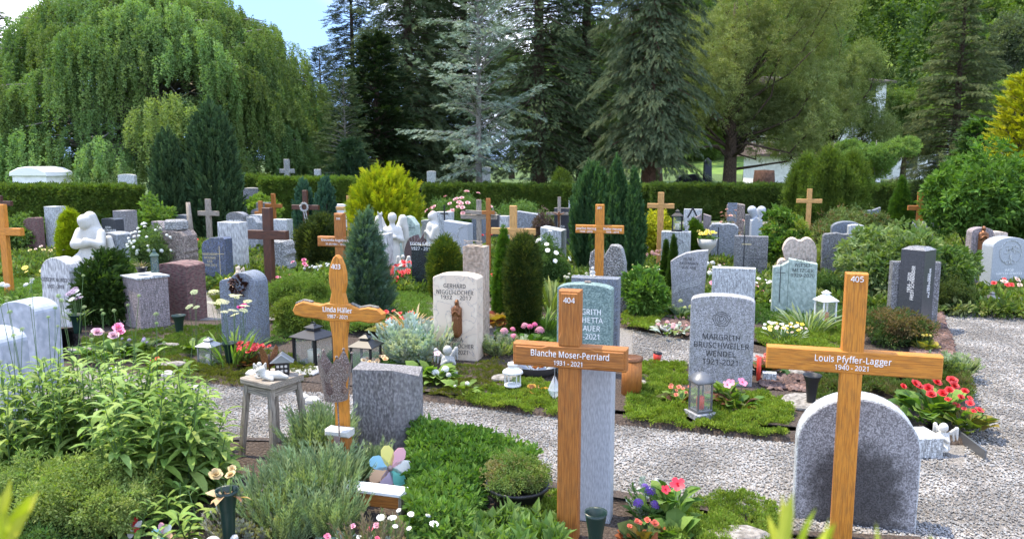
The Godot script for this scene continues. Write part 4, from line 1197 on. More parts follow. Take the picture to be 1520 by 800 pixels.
	bush("euphorbia", "tall green leafy perennial right of the dark granite stone", Vector3(1.413, 0.043, -8.2), 0.42, 0.598, SH.broad, 0.1, 620, [Color(0.1, 0.19, 0.035), Color(0.13, 0.23, 0.045)])
	bush("box_bush", "light green bushy plant right of the wavy orange cross arm", Vector3(-2.501, 0.041, -9), 0.85, 0.419, SH.small_leaves, 0.06, 1500, [Color(0.13, 0.2, 0.04), Color(0.16, 0.24, 0.05)])
	bush("box_bush", "round bush between the rose stone and the black lantern", Vector3(-2.036, 0.007, -7.4), 0.55, 0.479, SH.small_leaves, 0.055, 1500, [Color(0.12, 0.17, 0.03), Color(0.16, 0.21, 0.035)])
	bush("rose_plant", "thorny rose with small leaves in front of the angular black pillar", Vector3(3.498, -0.09, -7), 0.66, 0.397, SH.small_leaves, 0.06, 1500, [Color(0.06, 0.1, 0.03), Color(0.09, 0.13, 0.04), Color(0.15, 0.11, 0.05)])
	bush("dark_bush", "dark olive bush right of the angular black pillar", Vector3(4.851, -0.038, -8.6), 0.5, 0.454, SH.small_leaves, 0.06, 1200, [Color(0.07, 0.1, 0.03), Color(0.1, 0.13, 0.03)])
	bush("dark_bush", "low dark green bush below the dark rough slab", Vector3(3.807, 0.067, -9.3), 0.4, 0.393, SH.small_leaves, 0.06, 700, [Color(0.06, 0.11, 0.03), Color(0.08, 0.14, 0.035)])
	bush("dark_shrub", "nearly black upright shrub behind the small cone conifer", Vector3(8.905, 0.339, -17), 0.9, 1.55, SH.yew, 0.13, 900, [Color(0.025, 0.04, 0.014), Color(0.035, 0.055, 0.018)])


# ---------------------------------------------------------------- gravestones and crosses

func arc_pts(o: PackedVector2Array, c: Vector2, r: Vector2, a0: float, a1: float, n: int):
	for i in n + 1:
		var a := lerpf(a0, a1, float(i) / n)
		o.append(c + Vector2(cos(a) * r.x, sin(a) * r.y))


# outlines of stones, counter-clockwise from the lower left corner
func prof(kind: String, w: float, h: float) -> PackedVector2Array:
	var x := w / 2
	var o := PackedVector2Array([Vector2(-x, 0), Vector2(x, 0)])
	match kind:
		"flat": o.append_array([Vector2(x, h), Vector2(-x, h)])
		"bow": arc_pts(o, Vector2(0, h - w * 0.1), Vector2(x, w * 0.1), 0, PI, 12)
		"round_bow": arc_pts(o, Vector2(0, h - w * 0.24), Vector2(x, w * 0.24), 0, PI, 14)
		"arch": arc_pts(o, Vector2(0, h - x * 0.92), Vector2(x, x * 0.92), 0, PI, 22)
		"oval": arc_pts(o, Vector2(0, h - x * 0.8), Vector2(x, x * 0.8), -0.1, PI + 0.1, 16)
		"one_side": o.append_array([Vector2(x, h - w * 0.06), Vector2(x * 0.8, h), Vector2(-x * 0.2, h - w * 0.03), Vector2(-x * 0.8, h - w * 0.16), Vector2(-x, h - w * 0.3)])
		"swoop": o = PackedVector2Array([Vector2(-x * 0.85, 0), Vector2(x * 0.85, 0), Vector2(x * 0.87, h * 0.4), Vector2(x * 0.93, h * 0.7), Vector2(x, h), Vector2(x * 0.4, h * 0.985), Vector2(-x * 0.2, h * 0.95), Vector2(-x * 0.7, h * 0.88), Vector2(-x, h * 0.82), Vector2(-x * 0.9, h * 0.45)])
		"hump":
			o.append(Vector2(x, h - w * 0.3))
			arc_pts(o, Vector2(x * 0.28, h - w * 0.3), Vector2(x * 0.72, w * 0.3), 0.3, PI * 0.86, 12)
			o.append_array([Vector2(-x * 0.48, h - w * 0.17), Vector2(-x * 0.85, h - w * 0.2), Vector2(-x * 0.97, h - w * 0.25), Vector2(-x, h - w * 0.32)])
		"peak": o.append_array([Vector2(x * 1.05, h * 0.5), Vector2(x * 0.9, h * 0.82), Vector2(x * 0.3, h * 0.97), Vector2(-x * 0.1, h), Vector2(-x * 0.6, h * 0.9), Vector2(-x * 0.95, h * 0.7)])
		"em":
			o.append(Vector2(x * 1.05, h * 0.45))
			arc_pts(o, Vector2(x * 0.38, h * 0.8), Vector2(x * 0.52, h * 0.2), 0.2, 2.6, 8)
			o.append(Vector2(-x * 0.22, h * 0.82))
			arc_pts(o, Vector2(-x * 0.55, h * 0.82), Vector2(x * 0.4, h * 0.12), 0.7, 3.0, 6)
		"cloud":
			o.append(Vector2(x, h * 0.3))
			arc_pts(o, Vector2(x * 0.5, h * 0.72), Vector2(x * 0.5, h * 0.28), 0.0, 2.2, 8)
			arc_pts(o, Vector2(-x * 0.25, h * 0.72), Vector2(x * 0.5, h * 0.27), 1.0, 3.0, 8)
			arc_pts(o, Vector2(-x * 0.7, h * 0.45), Vector2(x * 0.3, h * 0.14), 1.2, 3.2, 5)
		"heart":
			o = PackedVector2Array()
			for i in 28:
				var t := TAU * i / 28
				var q := Vector2(16 * pow(sin(t), 3), 13 * cos(t) - 5 * cos(2 * t) - 2 * cos(3 * t) - cos(4 * t))
				o.append(Vector2(q.x / 32.0 * w, (q.y + 17.0) / 29.0 * h))
			o.reverse()
		"book": o.append_array([Vector2(x * 1.05, h * 0.8), Vector2(x * 0.75, h), Vector2(x * 0.3, h * 0.82), Vector2(0, h * 0.72), Vector2(-x * 0.2, h * 0.9), Vector2(-x * 0.6, h * 0.84), Vector2(-x, h * 0.62)])
		"slant": o.append_array([Vector2(x, h * 0.86), Vector2(x * 0.2, h), Vector2(-x, h)])
		"rise": o.append_array([Vector2(x, h), Vector2(x * 0.1, h * 0.93), Vector2(-x, h * 0.9)])
		"tilted": o.append_array([Vector2(x, h * 0.93), Vector2(-x, h)])
		"nib": o.append_array([Vector2(x, h * 0.9), Vector2(x * 0.7, h * 0.98), Vector2(-x * 0.3, h), Vector2(-x * 0.85, h * 0.98), Vector2(-x, h * 0.93)])
	return o


func roughen(poly: PackedVector2Array, amt: float, step: float) -> PackedVector2Array:
	var o := PackedVector2Array()
	for i in poly.size():
		var a := poly[i]
		var b := poly[(i + 1) % poly.size()]
		var n := maxi(1, int(a.distance_to(b) / step))
		for k in n:
			var q := a.lerp(b, float(k) / n)
			if q.y > 0.02: q += Vector2(R(-amt, amt), R(-amt, amt))
			o.append(q)
	return o


func stone(label: String, at: Vector3, w: float, h: float, t: float, kind: String, m: Material, turn = ROW_TURN, rough = 0.0, bevel = 0.005) -> Node3D:
	var o := thing("gravestone", label, "gravestone", at + Vector3(0, -0.02, 0), turn, "gravestones")
	o.set_meta("t", t / 2)
	var p := prof(kind, w, h + 0.02)
	if rough > 0: p = roughen(p, rough, 0.04)
	part("slab", slab(p, t, maxf(bevel, rough * 0.9)), m, o)
	return o


func words(o: Node3D, txt: String, cap: float, y: float, m: Material, x = 0.0, serif = false, squeeze = 1.0):
	return inscribe(o, txt, cap, Vector3(x, y, o.get_meta("t") + 0.0005), m, Vector3.ZERO, serif, squeeze)


# thin strips let into the face of a stone, along points in x and y
func line(o: Node3D, called: String, pts: Array, w: float, m: Material, proud = 0.002):
	var st := start()
	var z: float = o.get_meta("t")
	for i in pts.size() - 1:
		var a: Vector2 = pts[i]
		var b: Vector2 = pts[i + 1]
		var d := (b - a)
		add_box(st, Vector3((a.x + b.x) / 2, (a.y + b.y) / 2, z), Vector3(d.length() + w * 0.5, w, proud * 2), Basis(Vector3.BACK, d.angle()))
	return part(called, done(st), m, o)


# a wooden cross: post and arm are let into each other
func cross(label: String, at: Vector3, bar: float, h: float, pw: float, arm_y: float, arm_h: float, wood: String, turn = ROW_TURN, panel = false, group = "wooden grave crosses") -> Node3D:
	var o := thing("wooden_cross", label, "cross", at, turn, group)
	var t := pw * 0.62
	o.set_meta("t", t / 2)
	part("post", slab(rect(pw, h + 0.1, 0, -0.1), t, pw * 0.05), M[wood + "_v"], o)
	var arm := part("crossbar", slab(rect(bar, arm_h), t + 0.006, pw * 0.05), M[wood + "_h"], o, Vector3(0, arm_y, 0))
	if panel:
		# routed face: the panel stands proud, its edge is cut away towards the ends
		var e := 0.011
		var c := pw * 0.95
		var x1 := bar / 2 - e
		var q := PackedVector2Array([Vector2(-x1, e), Vector2(-c - 0.03, e), Vector2(-c, 0.002), Vector2(c, 0.002), Vector2(c + 0.03, e), Vector2(x1, e), Vector2(x1, arm_h - e), Vector2(c + 0.03, arm_h - e), Vector2(c, arm_h - 0.002), Vector2(-c, arm_h - 0.002), Vector2(-c - 0.03, arm_h - e), Vector2(-x1, arm_h - e)])
		part("routed_panel", slab(q, 0.01, 0.0035), M[wood + "_h"], arm, Vector3(0, 0, t / 2 + 0.0035))
		var y0 := arm_y + arm_h
		part("routed_panel", slab(PackedVector2Array([Vector2(-pw / 2 + 0.002, y0), Vector2(pw / 2 - 0.002, y0), Vector2(pw / 2 - 0.002, y0 + 0.03), Vector2(pw / 2 - e, y0 + 0.06), Vector2(pw / 2 - e, h - e), Vector2(-pw / 2 + e, h - e), Vector2(-pw / 2 + e, y0 + 0.06), Vector2(-pw / 2 + 0.002, y0 + 0.03)]), 0.01, 0.0035), M[wood + "_v"], o, Vector3(0, 0, t / 2 + 0.0005))
	return o


func plate_text(o: Node3D, txt: String, cap: float, y: float, x = 0.0, proud = 0.0045, squeeze = 1.0, m = null):
	return inscribe(o, txt, cap, Vector3(x, y, o.get_meta("t") + proud), m if m else M.print_white, Vector3.ZERO, false, squeeze)


# ---------------------------------------------------------------- figures

func madonna(h: float) -> ArrayMesh:
	var V := func(x, y, z): return Vector3(x, y, z) * h
	var b := []
	b.append([V.call(0, 0.91, 0.03), V.call(0, 0.93, 0.03), 0.05 * h, 0.05 * h])
	b.append([V.call(0, 0.955, -0.015), V.call(0, 0.8, -0.03), 0.05 * h, 0.06 * h])
	b.append([V.call(0, 0.76, 0), V.call(0, 0.5, 0), 0.1 * h, 0.1 * h])
	b.append([V.call(0, 0.5, 0), V.call(0, 0.08, 0), 0.1 * h, 0.12 * h])
	b.append([V.call(-0.1, 0.76, 0), V.call(-0.1, 0.1, -0.01), 0.04 * h, 0.045 * h])
	b.append([V.call(0.1, 0.76, 0), V.call(0.1, 0.1, -0.01), 0.04 * h, 0.045 * h])
	for s in [-1, 1]:
		b.append([V.call(0.11 * s, 0.74, 0.02), V.call(0.09 * s, 0.6, 0.07), 0.04 * h, 0.036 * h])
		b.append([V.call(0.09 * s, 0.6, 0.07), V.call(0.012 * s, 0.7, 0.13), 0.032 * h, 0.018 * h])
		b.append([V.call(0.05 * s, 0.5, 0.09), V.call(0.06 * s, 0.06, 0.1), 0.014 * h, 0.02 * h])
	b.append([V.call(-0.03, 0.03, 0.05), V.call(0.03, 0.03, 0.05), 0.06 * h, 0.06 * h])
	return moulded(b, h * 0.016, h * 0.018)


func cherub(h: float, wings = true) -> ArrayMesh:
	var V := func(x, y, z): return Vector3(x, y, z) * h
	var b := [[V.call(0, 0.8, 0.03), V.call(0, 0.83, 0.03), 0.15 * h, 0.15 * h], [V.call(0, 0.5, 0), V.call(0, 0.25, 0), 0.16 * h, 0.22 * h]]
	for s in [-1, 1]:
		b.append([V.call(0.14 * s, 0.55, 0.05), V.call(0.2 * s, 0.38, 0.12), 0.07 * h, 0.06 * h])
		b.append([V.call(0.2 * s, 0.38, 0.12), V.call(0.07 * s, 0.5, 0.2), 0.055 * h, 0.045 * h])
		b.append([V.call(0.1 * s, 0.2, 0.08), V.call(0.2 * s, 0.12, 0.3), 0.1 * h, 0.07 * h])
		b.append([V.call(0.2 * s, 0.12, 0.3), V.call(0.06 * s, 0.07, 0.36), 0.07 * h, 0.06 * h])
		if wings:
			b.append([V.call(0.1 * s, 0.55, -0.12), V.call(0.34 * s, 0.8, -0.2), 0.06 * h, 0.05 * h])
			b.append([V.call(0.34 * s, 0.8, -0.2), V.call(0.38 * s, 0.42, -0.2), 0.07 * h, 0.03 * h])
			b.append([V.call(0.24 * s, 0.7, -0.18), V.call(0.28 * s, 0.36, -0.18), 0.06 * h, 0.03 * h])
	b.append([V.call(-0.12, 0.1, -0.02), V.call(0.12, 0.1, -0.02), 0.12 * h, 0.12 * h])
	return moulded(b, h * 0.028, h * 0.028)


func figure(called: String, label: String, at: Vector3, mesh: Mesh, m: Material, turn: float, group = ""):
	var o := part(called, mesh, m, self, at, Vector3(0, turn, 0))
	tag(o, label, "statue", group)
	return o


# ---------------------------------------------------------------- lanterns, vases, bowls

func lantern(label: String, at: Vector3, w: float, h: float, m: Material, candle: Material, turn = 0.3, domed = false, plinth = null) -> Node3D:
	var o := thing("grave_lantern", label, "lantern", at, turn, "grave lanterns")
	var y := 0.0
	if plinth:
		part("plinth", box(w * 1.35, h * 0.13, w * 1.35, 0.006), plinth, o)
		y = h * 0.13
	var bh := h * 0.06
	part("base", box(w, bh, w, 0.004), m, o, Vector3(0, y, 0))
	var body := h * (0.62 if not plinth else 0.56)
	var pw := w * 0.09
	for i in 4:
		var c := Vector3((-1 if i & 1 else 1) * (w / 2 - pw / 2 - 0.002), y + bh, (-1 if i & 2 else 1) * (w / 2 - pw / 2 - 0.002))
		part("corner_post", box(pw, body, pw, 0.001), m, o, c)
	for i in 4:
		var a := i * PI / 2
		var g := part("pane", box(w - 2.2 * pw, body, 0.002, 0.0005), M.glass, o, Vector3(sin(a), 0, cos(a)) * (w / 2 - pw * 0.6) + Vector3(0, y + bh, 0), Vector3(0, a, 0))
	part("candle", lathe([[0, 0], [w * 0.22, 0], [w * 0.22, body * 0.45], [w * 0.17, body * 0.47], [0, body * 0.44]], 14), candle, o, Vector3(0, y + bh, 0))
	var ry := y + bh + body
	var st := start()
	if domed:
		st.set_smooth_group(1)
		add_lathe(st, [[w * 0.74, 0], [w * 0.76, h * 0.03], [w * 0.66, h * 0.1], [w * 0.42, h * 0.19], [w * 0.12, h * 0.24], [0, h * 0.245]], 4)
		part("roof", done(st), m, o, Vector3(0, ry, 0), Vector3(0, PI / 4, 0))
	else:
		add_lathe(st, [[0, 0], [w * 0.8, 0], [w * 0.8, h * 0.02], [w * 0.24, h * 0.17], [w * 0.22, h * 0.22], [w * 0.32, h * 0.225], [w * 0.05, h * 0.3], [0, h * 0.3]], 4)
		part("roof", done(st), m, o, Vector3(0, ry, 0), Vector3(0, PI / 4, 0))
	var rp := []
	for i in 11:
		var a := PI * i / 10
		rp.append(Vector3(cos(a) * w * 0.13, sin(a) * w * 0.17, 0))
	part("handle", tube(rp, [w * 0.018], 5), m, o, Vector3(0, ry + h * 0.22, 0))
	return o


func cone_vase(label: String, at: Vector3, h: float, r: float, m: Material) -> Node3D:
	var o := thing("cone_vase", label, "vase", at, 0.0, "plastic grave vases")
	part("body", lathe([[0, -0.03], [r * 0.42, -0.03], [r * 0.5, h * 0.3], [r * 0.66, h * 0.75], [r * 0.95, h * 0.95], [r * 1.05, h], [r * 0.95, h * 0.985], [r * 0.6, h * 0.7], [0, h * 0.6]], 18), m, o)
	return o


func flat_rock(called: String, label: String, at: Vector3, w: float, d: float, h: float, m: Material, cat = "stone", turn = 0.0, group = ""):
	var p := PackedVector2Array()
	for i in 11:
		var a := TAU * i / 11
		p.append(Vector2(cos(a) * w / 2, sin(a) * d / 2) * R(0.82, 1.1))
	var me := slab(p, h, minf(h * 0.35, 0.02))
	var o := part(called, me, m, self, at + Vector3(0, h / 2, 0), Vector3(-PI / 2, turn, 0))
	tag(o, label, cat, group)
	return o


func build_back_graves():
	var o: Node3D
	# far left
	stone("small reddish brown rounded stone left of the grey column", Vector3(-8.309, 0, -13.6), 0.291, 0.705, 0.16, "one_side", M.red_stone)
	o = stone("mottled grey square column at the left hedge", Vector3(-8.027, 0, -13.8), 0.271, 0.879, 0.22, "flat", M.granite_light)
	o = stone("dark polished stone with white script under the grey column", Vector3(-6.422, 0, -12.6), 0.259, 0.767, 0.2, "bow", M.anthracite)
	words(o, "LOUIS\nMARTIN BAUER", 0.03, 0.62, M.print_white)
	o = stone("grey streaked stone in front of the dark script stone", Vector3(-5.958, 0, -11.7), 0.361, 0.623, 0.3, "bow", M.slate)
	o = stone("tall grey timber textured column before the left hedge", Vector3(-6.807, 0, -13.8), 0.271, 0.808, 0.28, "flat", M.dry_grey)
	stone("small dark stone behind the yellow egg shaped shrub", Vector3(-7.318, 0, -13.6), 0.209, 0.658, 0.16, "flat", M.granite_slate)
	# boulder on a brown stone
	o = stone("brown speckled broad stone with a pale boulder on top", Vector3(-4.643, 0, -10.9), 0.374, 0.725, 0.3, "nib", M.granite_brown, ROW_TURN, 0.008)
	flat_rock("boulder", "pale boulder resting on the brown speckled stone", Vector3(-4.68, 0.725, -10.9), 0.32, 0.3, 0.14, M.granite_rough, "rock")
	o = stone("tall white marble column with dark streaks behind the blue stone", Vector3(-3.997, 0, -11.2), 0.364, 0.813, 0.2, "flat", M.white_marble)
	o = stone("blue black granite stone with gilt lettering and thin cross", Vector3(-3.931, 0, -10.4), 0.366, 0.68, 0.16, "one_side", M.granite_blue)
	words(o, "MARIANNE\nMOLNAR\nGEB.\n1930-2015", 0.032, 0.4, M.gilt, -0.06)
	line(o, "inlaid_cross", [Vector2(0.09, 0.2), Vector2(0.09, 0.58)], 0.008, M.gilt)
	line(o, "inlaid_cross", [Vector2(0.03, 0.48), Vector2(0.16, 0.48)], 0.007, M.gilt)
	o = stone("dark arched stone with white script behind the white column", Vector3(-4.968, 0, -14.2), 0.376, 0.758, 0.16, "round_bow", M.granite_dark)
	words(o, "PAUL BERNER\n1922 - 2009", 0.03, 0.6, M.print_white)
	stone("pale bowed stone behind the dark brown cross", Vector3(-4.717, 0, -14.6), 0.399, 0.681, 0.18, "bow", M.granite_light)
	stone("grey slab with a slanted top right of the arched script stone", Vector3(-4.537, 0, -13.8), 0.224, 0.69, 0.16, "slant", M.slate)
	stone("rough grey boulder like stone beside the dark brown cross", Vector3(-3.289, 0, -11.2), 0.269, 0.553, 0.25, "nib", M.granite_rough, ROW_TURN, 0.02)
	stone("mossy flat grey stone right behind the brown cross arm", Vector3(-4.102, 0, -14), 0.299, 0.639, 0.2, "flat", M.granite_light)
	stone("broad grey stone behind the rough boulder stone", Vector3(-3.405, 0, -12.2), 0.23, 0.43, 0.18, "flat", M.granite_rough)
	# middle left
	o = stone("upright white marble stone with small arched relief niche", Vector3(-1.706, 0, -10.2), 0.245, 0.743, 0.2, "flat", M.white_marble)
	line(o, "niche", [Vector2(-0.03, 0.42), Vector2(-0.03, 0.56)], 0.05, M.engraved_grey)
	stone("thin grey rough edged slab left of the white marble stone", Vector3(-1.837, 0, -10.1), 0.087, 0.701, 0.2, "flat", M.granite_rough)
	o = stone("green grey pointed stone with dark lettering", Vector3(-1.674, 0, -12.8), 0.328, 0.785, 0.18, "peak", M.pale_green_stone)
	words(o, "JOHN W.\nZURCHERMANN\n1936 - 2012", 0.026, 0.62, M.engraved)
	o = stone("dark brown stone carved like an open fan", Vector3(-1.387, 0, -11.6), 0.388, 0.652, 0.2, "book", M.brown_rib)
	for i in 6:
		line(o, "carved_rib", [Vector2(-0.02, 0.4), Vector2(-0.13 + i * 0.055, 0.56 + 0.03 * sin(i))], 0.009, M.granite_pink, 0.006)
	o = stone("teal black slim stone with white lettering beside the clipped yew", Vector3(-1.134, 0, -10), 0.292, 0.616, 0.12, "flat", M.teal_black)
	words(o, "EGON SALER\n1927 - 2019", 0.04, 0.62, M.print_white)
	o = stone("pale grey stone with a raised curling tendril", Vector3(-0.883, 0, -12.9), 0.419, 0.701, 0.25, "tilted", M.brushed_grey)
	line(o, "carved_tendril", [Vector2(-0.16, 0.5), Vector2(-0.05, 0.52), Vector2(0.05, 0.45), Vector2(0.12, 0.3), Vector2(0.15, 0.1)], 0.02, M.granite_light, 0.008)
	line(o, "carved_tendril", [Vector2(0.02, 0.47), Vector2(0.06, 0.6), Vector2(0.13, 0.64)], 0.016, M.granite_light, 0.008)
	o = stone("slim grey stone carrying a thin black cross", Vector3(-1.179, 0, -13.8), 0.283, 0.784, 0.16, "flat", M.granite_light)
	line(o, "iron_cross", [Vector2(0.02, 0.4), Vector2(0.02, 0.92)], 0.02, M.black_metal, 0.01)
	line(o, "iron_cross", [Vector2(-0.05, 0.78), Vector2(0.09, 0.78)], 0.018, M.black_metal, 0.01)
	stone("dark small stone behind the golden thuja", Vector3(-2.708, 0, -15.2), 0.221, 0.665, 0.16, "flat", M.granite_dark)
	stone("grey stone with lighter top right of the tendril stone", Vector3(-0.611, 0, -14.6), 0.225, 0.706, 0.2, "flat", M.granite_slate)
	stone("wide grey blue slab behind the weathered plank cross", Vector3(0.305, 0, -14), 0.419, 0.783, 0.18, "tilted", M.slate)
	stone("small white block beside the weathered plank cross", Vector3(-0.127, 0, -14.2), 0.158, 0.685, 0.16, "flat", M.white_marble)
	o = stone("dark polished stone behind the bent crucifix", Vector3(0.934, 0, -14.4), 0.295, 0.818, 0.16, "flat", M.anthracite)
	words(o, "LISA", 0.04, 0.5, M.print_white)
	stone("tall pale grey stone edge beside the cypress columns", Vector3(1.145, 0, -14.6), 0.149, 0.943, 0.2, "flat", M.granite_light)
	stone("long low grey block in front of the dark polished stone", Vector3(0.616, 0, -11.6), 0.318, 0.712, 0.35, "tilted", M.granite_light)
	# right of the cypress columns
	o = stone("pale stone with an incised bird carrying a black lantern", Vector3(2.436, 0, -11.6), 0.418, 0.642, 0.2, "flat", M.granite_light)
	line(o, "incised_bird", [Vector2(-0.06, 0.5), Vector2(-0.02, 0.58), Vector2(0.04, 0.55), Vector2(0.1, 0.53), Vector2(0.12, 0.5), Vector2(0.07, 0.49), Vector2(0.02, 0.52), Vector2(-0.03, 0.5), Vector2(-0.06, 0.46), Vector2(-0.07, 0.5)], 0.006, M.engraved_grey)
	words(o, "LAMPART", 0.04, 0.25, M.engraved_grey, 0.05)
	lantern("black lantern standing on the pale bird stone", Vector3(2.446, 0.642, -11.6), 0.15, 0.33, M.black_metal, M.cream_wax, ROW_TURN)
	figure("angel_figurine", "tiny grey angel beside the black lantern on the pale stone", Vector3(2.585, 0.642, -11.6), cherub(0.1), M.figure_grey, -0.2)
	o = stone("speckled stone with a dark triangular emblem near the hedge", Vector3(3.827, 0, -16.6), 0.369, 0.655, 0.16, "flat", M.granite_light)
	line(o, "triangle_emblem", [Vector2(-0.1, 0.5), Vector2(0.0, 0.7), Vector2(0.1, 0.5)], 0.035, M.engraved)
	line(o, "triangle_emblem", [Vector2(-0.09, 0.42), Vector2(0.1, 0.42)], 0.03, M.engraved_grey)
	o = stone("left leaning half of the split pinkish stone", Vector3(3.685, 0, -15.4), 0.132, 0.639, 0.16, "rise", M.granite_pink)
	o.rotation.z = 0.05
	stone("right half of the split pinkish stone", Vector3(3.836, 0, -15.4), 0.145, 0.639, 0.16, "tilted", M.granite_pink)
	o = stone("rough grey slab with a black vertical joint behind the yellow flowers", Vector3(3.359, 0, -12.4), 0.435, 0.697, 0.2, "nib", M.slate, ROW_TURN, 0.01)
	line(o, "joint", [Vector2(-0.08, 0.05), Vector2(-0.08, 0.66)], 0.016, M.engraved)
	o = stone("brown grey stone post with rounded side", Vector3(4.16, 0, -14.6), 0.324, 0.881, 0.28, "bow", M.granite_brown)
	line(o, "face_panel", [Vector2(-0.06, 0.1), Vector2(-0.06, 0.88)], 0.17, M.granite_slate, 0.004)
	# winged heart on a pillar
	var wh := thing("heart_sculpture", "grey stone sculpture of a heart held by two wings", "sculpture", Vector3(4.052, 0.099, -13) * Vector3(1, 0, 1), ROW_TURN)
	part("pillar", slab(PackedVector2Array([Vector2(-0.11, 0), Vector2(0.11, 0), Vector2(0.1, 0.7), Vector2(0, 0.78), Vector2(-0.1, 0.7)]), 0.16, 0.03), M.brushed_grey, wh)
	part("heart", moulded([[Vector3(0, 0.68, 0), Vector3(-0.075, 0.86, 0), 0.03, 0.075], [Vector3(0, 0.68, 0), Vector3(0.075, 0.86, 0), 0.03, 0.075]], 0.014, 0.02), M.brushed_grey, wh)
	var wings := start()
	for i in 7:
		add_tube(wings, [Vector3(0.02, 0.66, 0.075), Vector3(0.05 + 0.012 * i, 0.7 + 0.025 * i, 0.085 - 0.004 * i), Vector3(0.03 + 0.02 * i, 0.9 - 0.01 * i, 0.07 - 0.006 * i)], [0.004, 0.009, 0.003], 4)
	part("wing_feathers", done(wings), M.granite_light, wh)
	o = stone("grey granite stone with a vertical black slot and yellow cross arm", Vector3(3.308, 0, -10.8), 0.445, 0.65, 0.14, "flat", M.granite_dark)
	line(o, "slot", [Vector2(-0.09, 0.08), Vector2(-0.09, 0.7)], 0.014, M.engraved)
	line(o, "cross_arm", [Vector2(-0.12, 0.56), Vector2(0.0, 0.56)], 0.016, M.gilt)
	words(o, "OTTO\nGROSSENBACHER\nFURRER\nROSA\nGROSSENBACHER\nSTAUB", 0.026, 0.3, M.engraved, 0.05, true)
	stone("small dark stone half hidden by the laurel", Vector3(5.295, 0, -16), 0.123, 0.666, 0.14, "flat", M.granite_dark)
	stone("cream sandstone shaped like a rounded cloud", Vector3(3.761, 0, -10.3), 0.486, 0.681, 0.2, "cloud", M.cream_stone)
	o = stone("nearly black rough edged slab right of the cream cloud stone", Vector3(4.45, 0, -10.7), 0.385, 0.706, 0.14, "nib", M.granite_dark, ROW_TURN, 0.008)
	stone("low curved grey stone with small ornaments behind the black slab", Vector3(5.471, 0, -12.8), 0.471, 0.697, 0.2, "round_bow", M.granite_slate)
	stone("grey slab with tilted top near the small cone conifer", Vector3(7.157, 0, -15.6), 0.28, 0.758, 0.16, "rise", M.granite_slate)
	stone("grey block carrying the brown right hand cross", Vector3(6.925, 0, -13.2), 0.294, 0.655, 0.2, "flat", M.granite_light)
	# shrine stone with a bronze madonna, and the stone with the tree
	o = stone("narrow rounded pinkish stone with a bronze madonna", Vector3(6.283, 0, -10.5), 0.279, 0.797, 0.16, "round_bow", M.granite_pink, -0.1)
	part("madonna", madonna(0.42), M.bronze, o, Vector3(0, 0.42, 0.1))
	stone("pink beige sandstone stone behind the tree relief stone", Vector3(6.561, 0, -10.6), 0.218, 0.733, 0.18, "bow", M.cream_stone, -0.1)
	o = stone("grey stone with a round tree of life relief", Vector3(6.261, 0, -9.9), 0.493, 0.729, 0.2, "round_bow", M.brushed_grey, 0.12)
	var ring := []
	for i in 25: ring.append(Vector2(cos(TAU * i / 24) * 0.15, 0.56 + sin(TAU * i / 24) * 0.15))
	line(o, "relief_ring", ring, 0.012, M.granite_light, 0.006)
	line(o, "relief_tree", [Vector2(0, 0.42), Vector2(0, 0.52)], 0.035, M.granite_light, 0.006)
	for i in 26:
		var a := R(-0.3, PI + 0.3)
		var r := R(0.03, 0.12)
		var c := Vector2(cos(a) * r, 0.56 + sin(a) * r * 0.8)
		line(o, "relief_leaves", [c, c + Vector2(R(0.015, 0.03), R(-0.01, 0.012))], 0.014, M.granite_light, 0.006)
	line(o, "relief_roots", [Vector2(-0.09, 0.44), Vector2(-0.03, 0.455), Vector2(0, 0.47), Vector2(0.03, 0.455), Vector2(0.09, 0.44)], 0.01, M.granite_light, 0.006)
	words(o, "JAKOB\nHARTLER-RENGGLI\n1940 - 2014", 0.03, 0.29, M.print_white)
	# statues
	mourner()
	figure("angel_statue", "standing white angel with folded wings beside the white marble stone", Vector3(-1.681, 0.135, -11) * Vector3(1, 0, 1), angel(0.98), M.figure_white, 0.3)
	figure("angel_statue", "small white praying angel behind the teal black stone", Vector3(-1.324, 0.163, -10.8) * Vector3(1, 0, 1) + Vector3(-0.16, 0, 0.2), angel(0.42), M.figure_white, 0.0)
	figure("bust_figure", "white bowed figure above the clipped yew", Vector3(-1.151, 0.078, -11.4) * Vector3(1, 0, 1), madonna(0.95), M.figure_white, -1.0)
	figure("angel_figurine", "small white sleeping angel on the left end of the white marble stone", Vector3(-1.846, 0.743, -10.2), cherub(0.1, false), M.figure_white, 0.4)
	figure("cat_figure", "grey seated animal figure on top of the white marble stone", Vector3(-1.74, 0.739, -10.25), moulded([[Vector3(0, 0.05, 0), Vector3(0, 0.16, 0.01), 0.05, 0.035], [Vector3(0, 0.16, 0.01), Vector3(0.01, 0.24, 0.03), 0.025, 0.024], [Vector3(-0.02, 0.26, 0.03), Vector3(-0.022, 0.29, 0.03), 0.012, 0.006], [Vector3(0.03, 0.26, 0.03), Vector3(0.032, 0.29, 0.03), 0.012, 0.006], [Vector3(0, 0.03, 0.03), Vector3(0.0, 0.02, 0.07), 0.03, 0.02], [Vector3(0.04, 0.03, -0.02), Vector3(0.09, 0.02, 0.02), 0.02, 0.012]], 0.012, 0.02), M.figure_grey, 0.5)
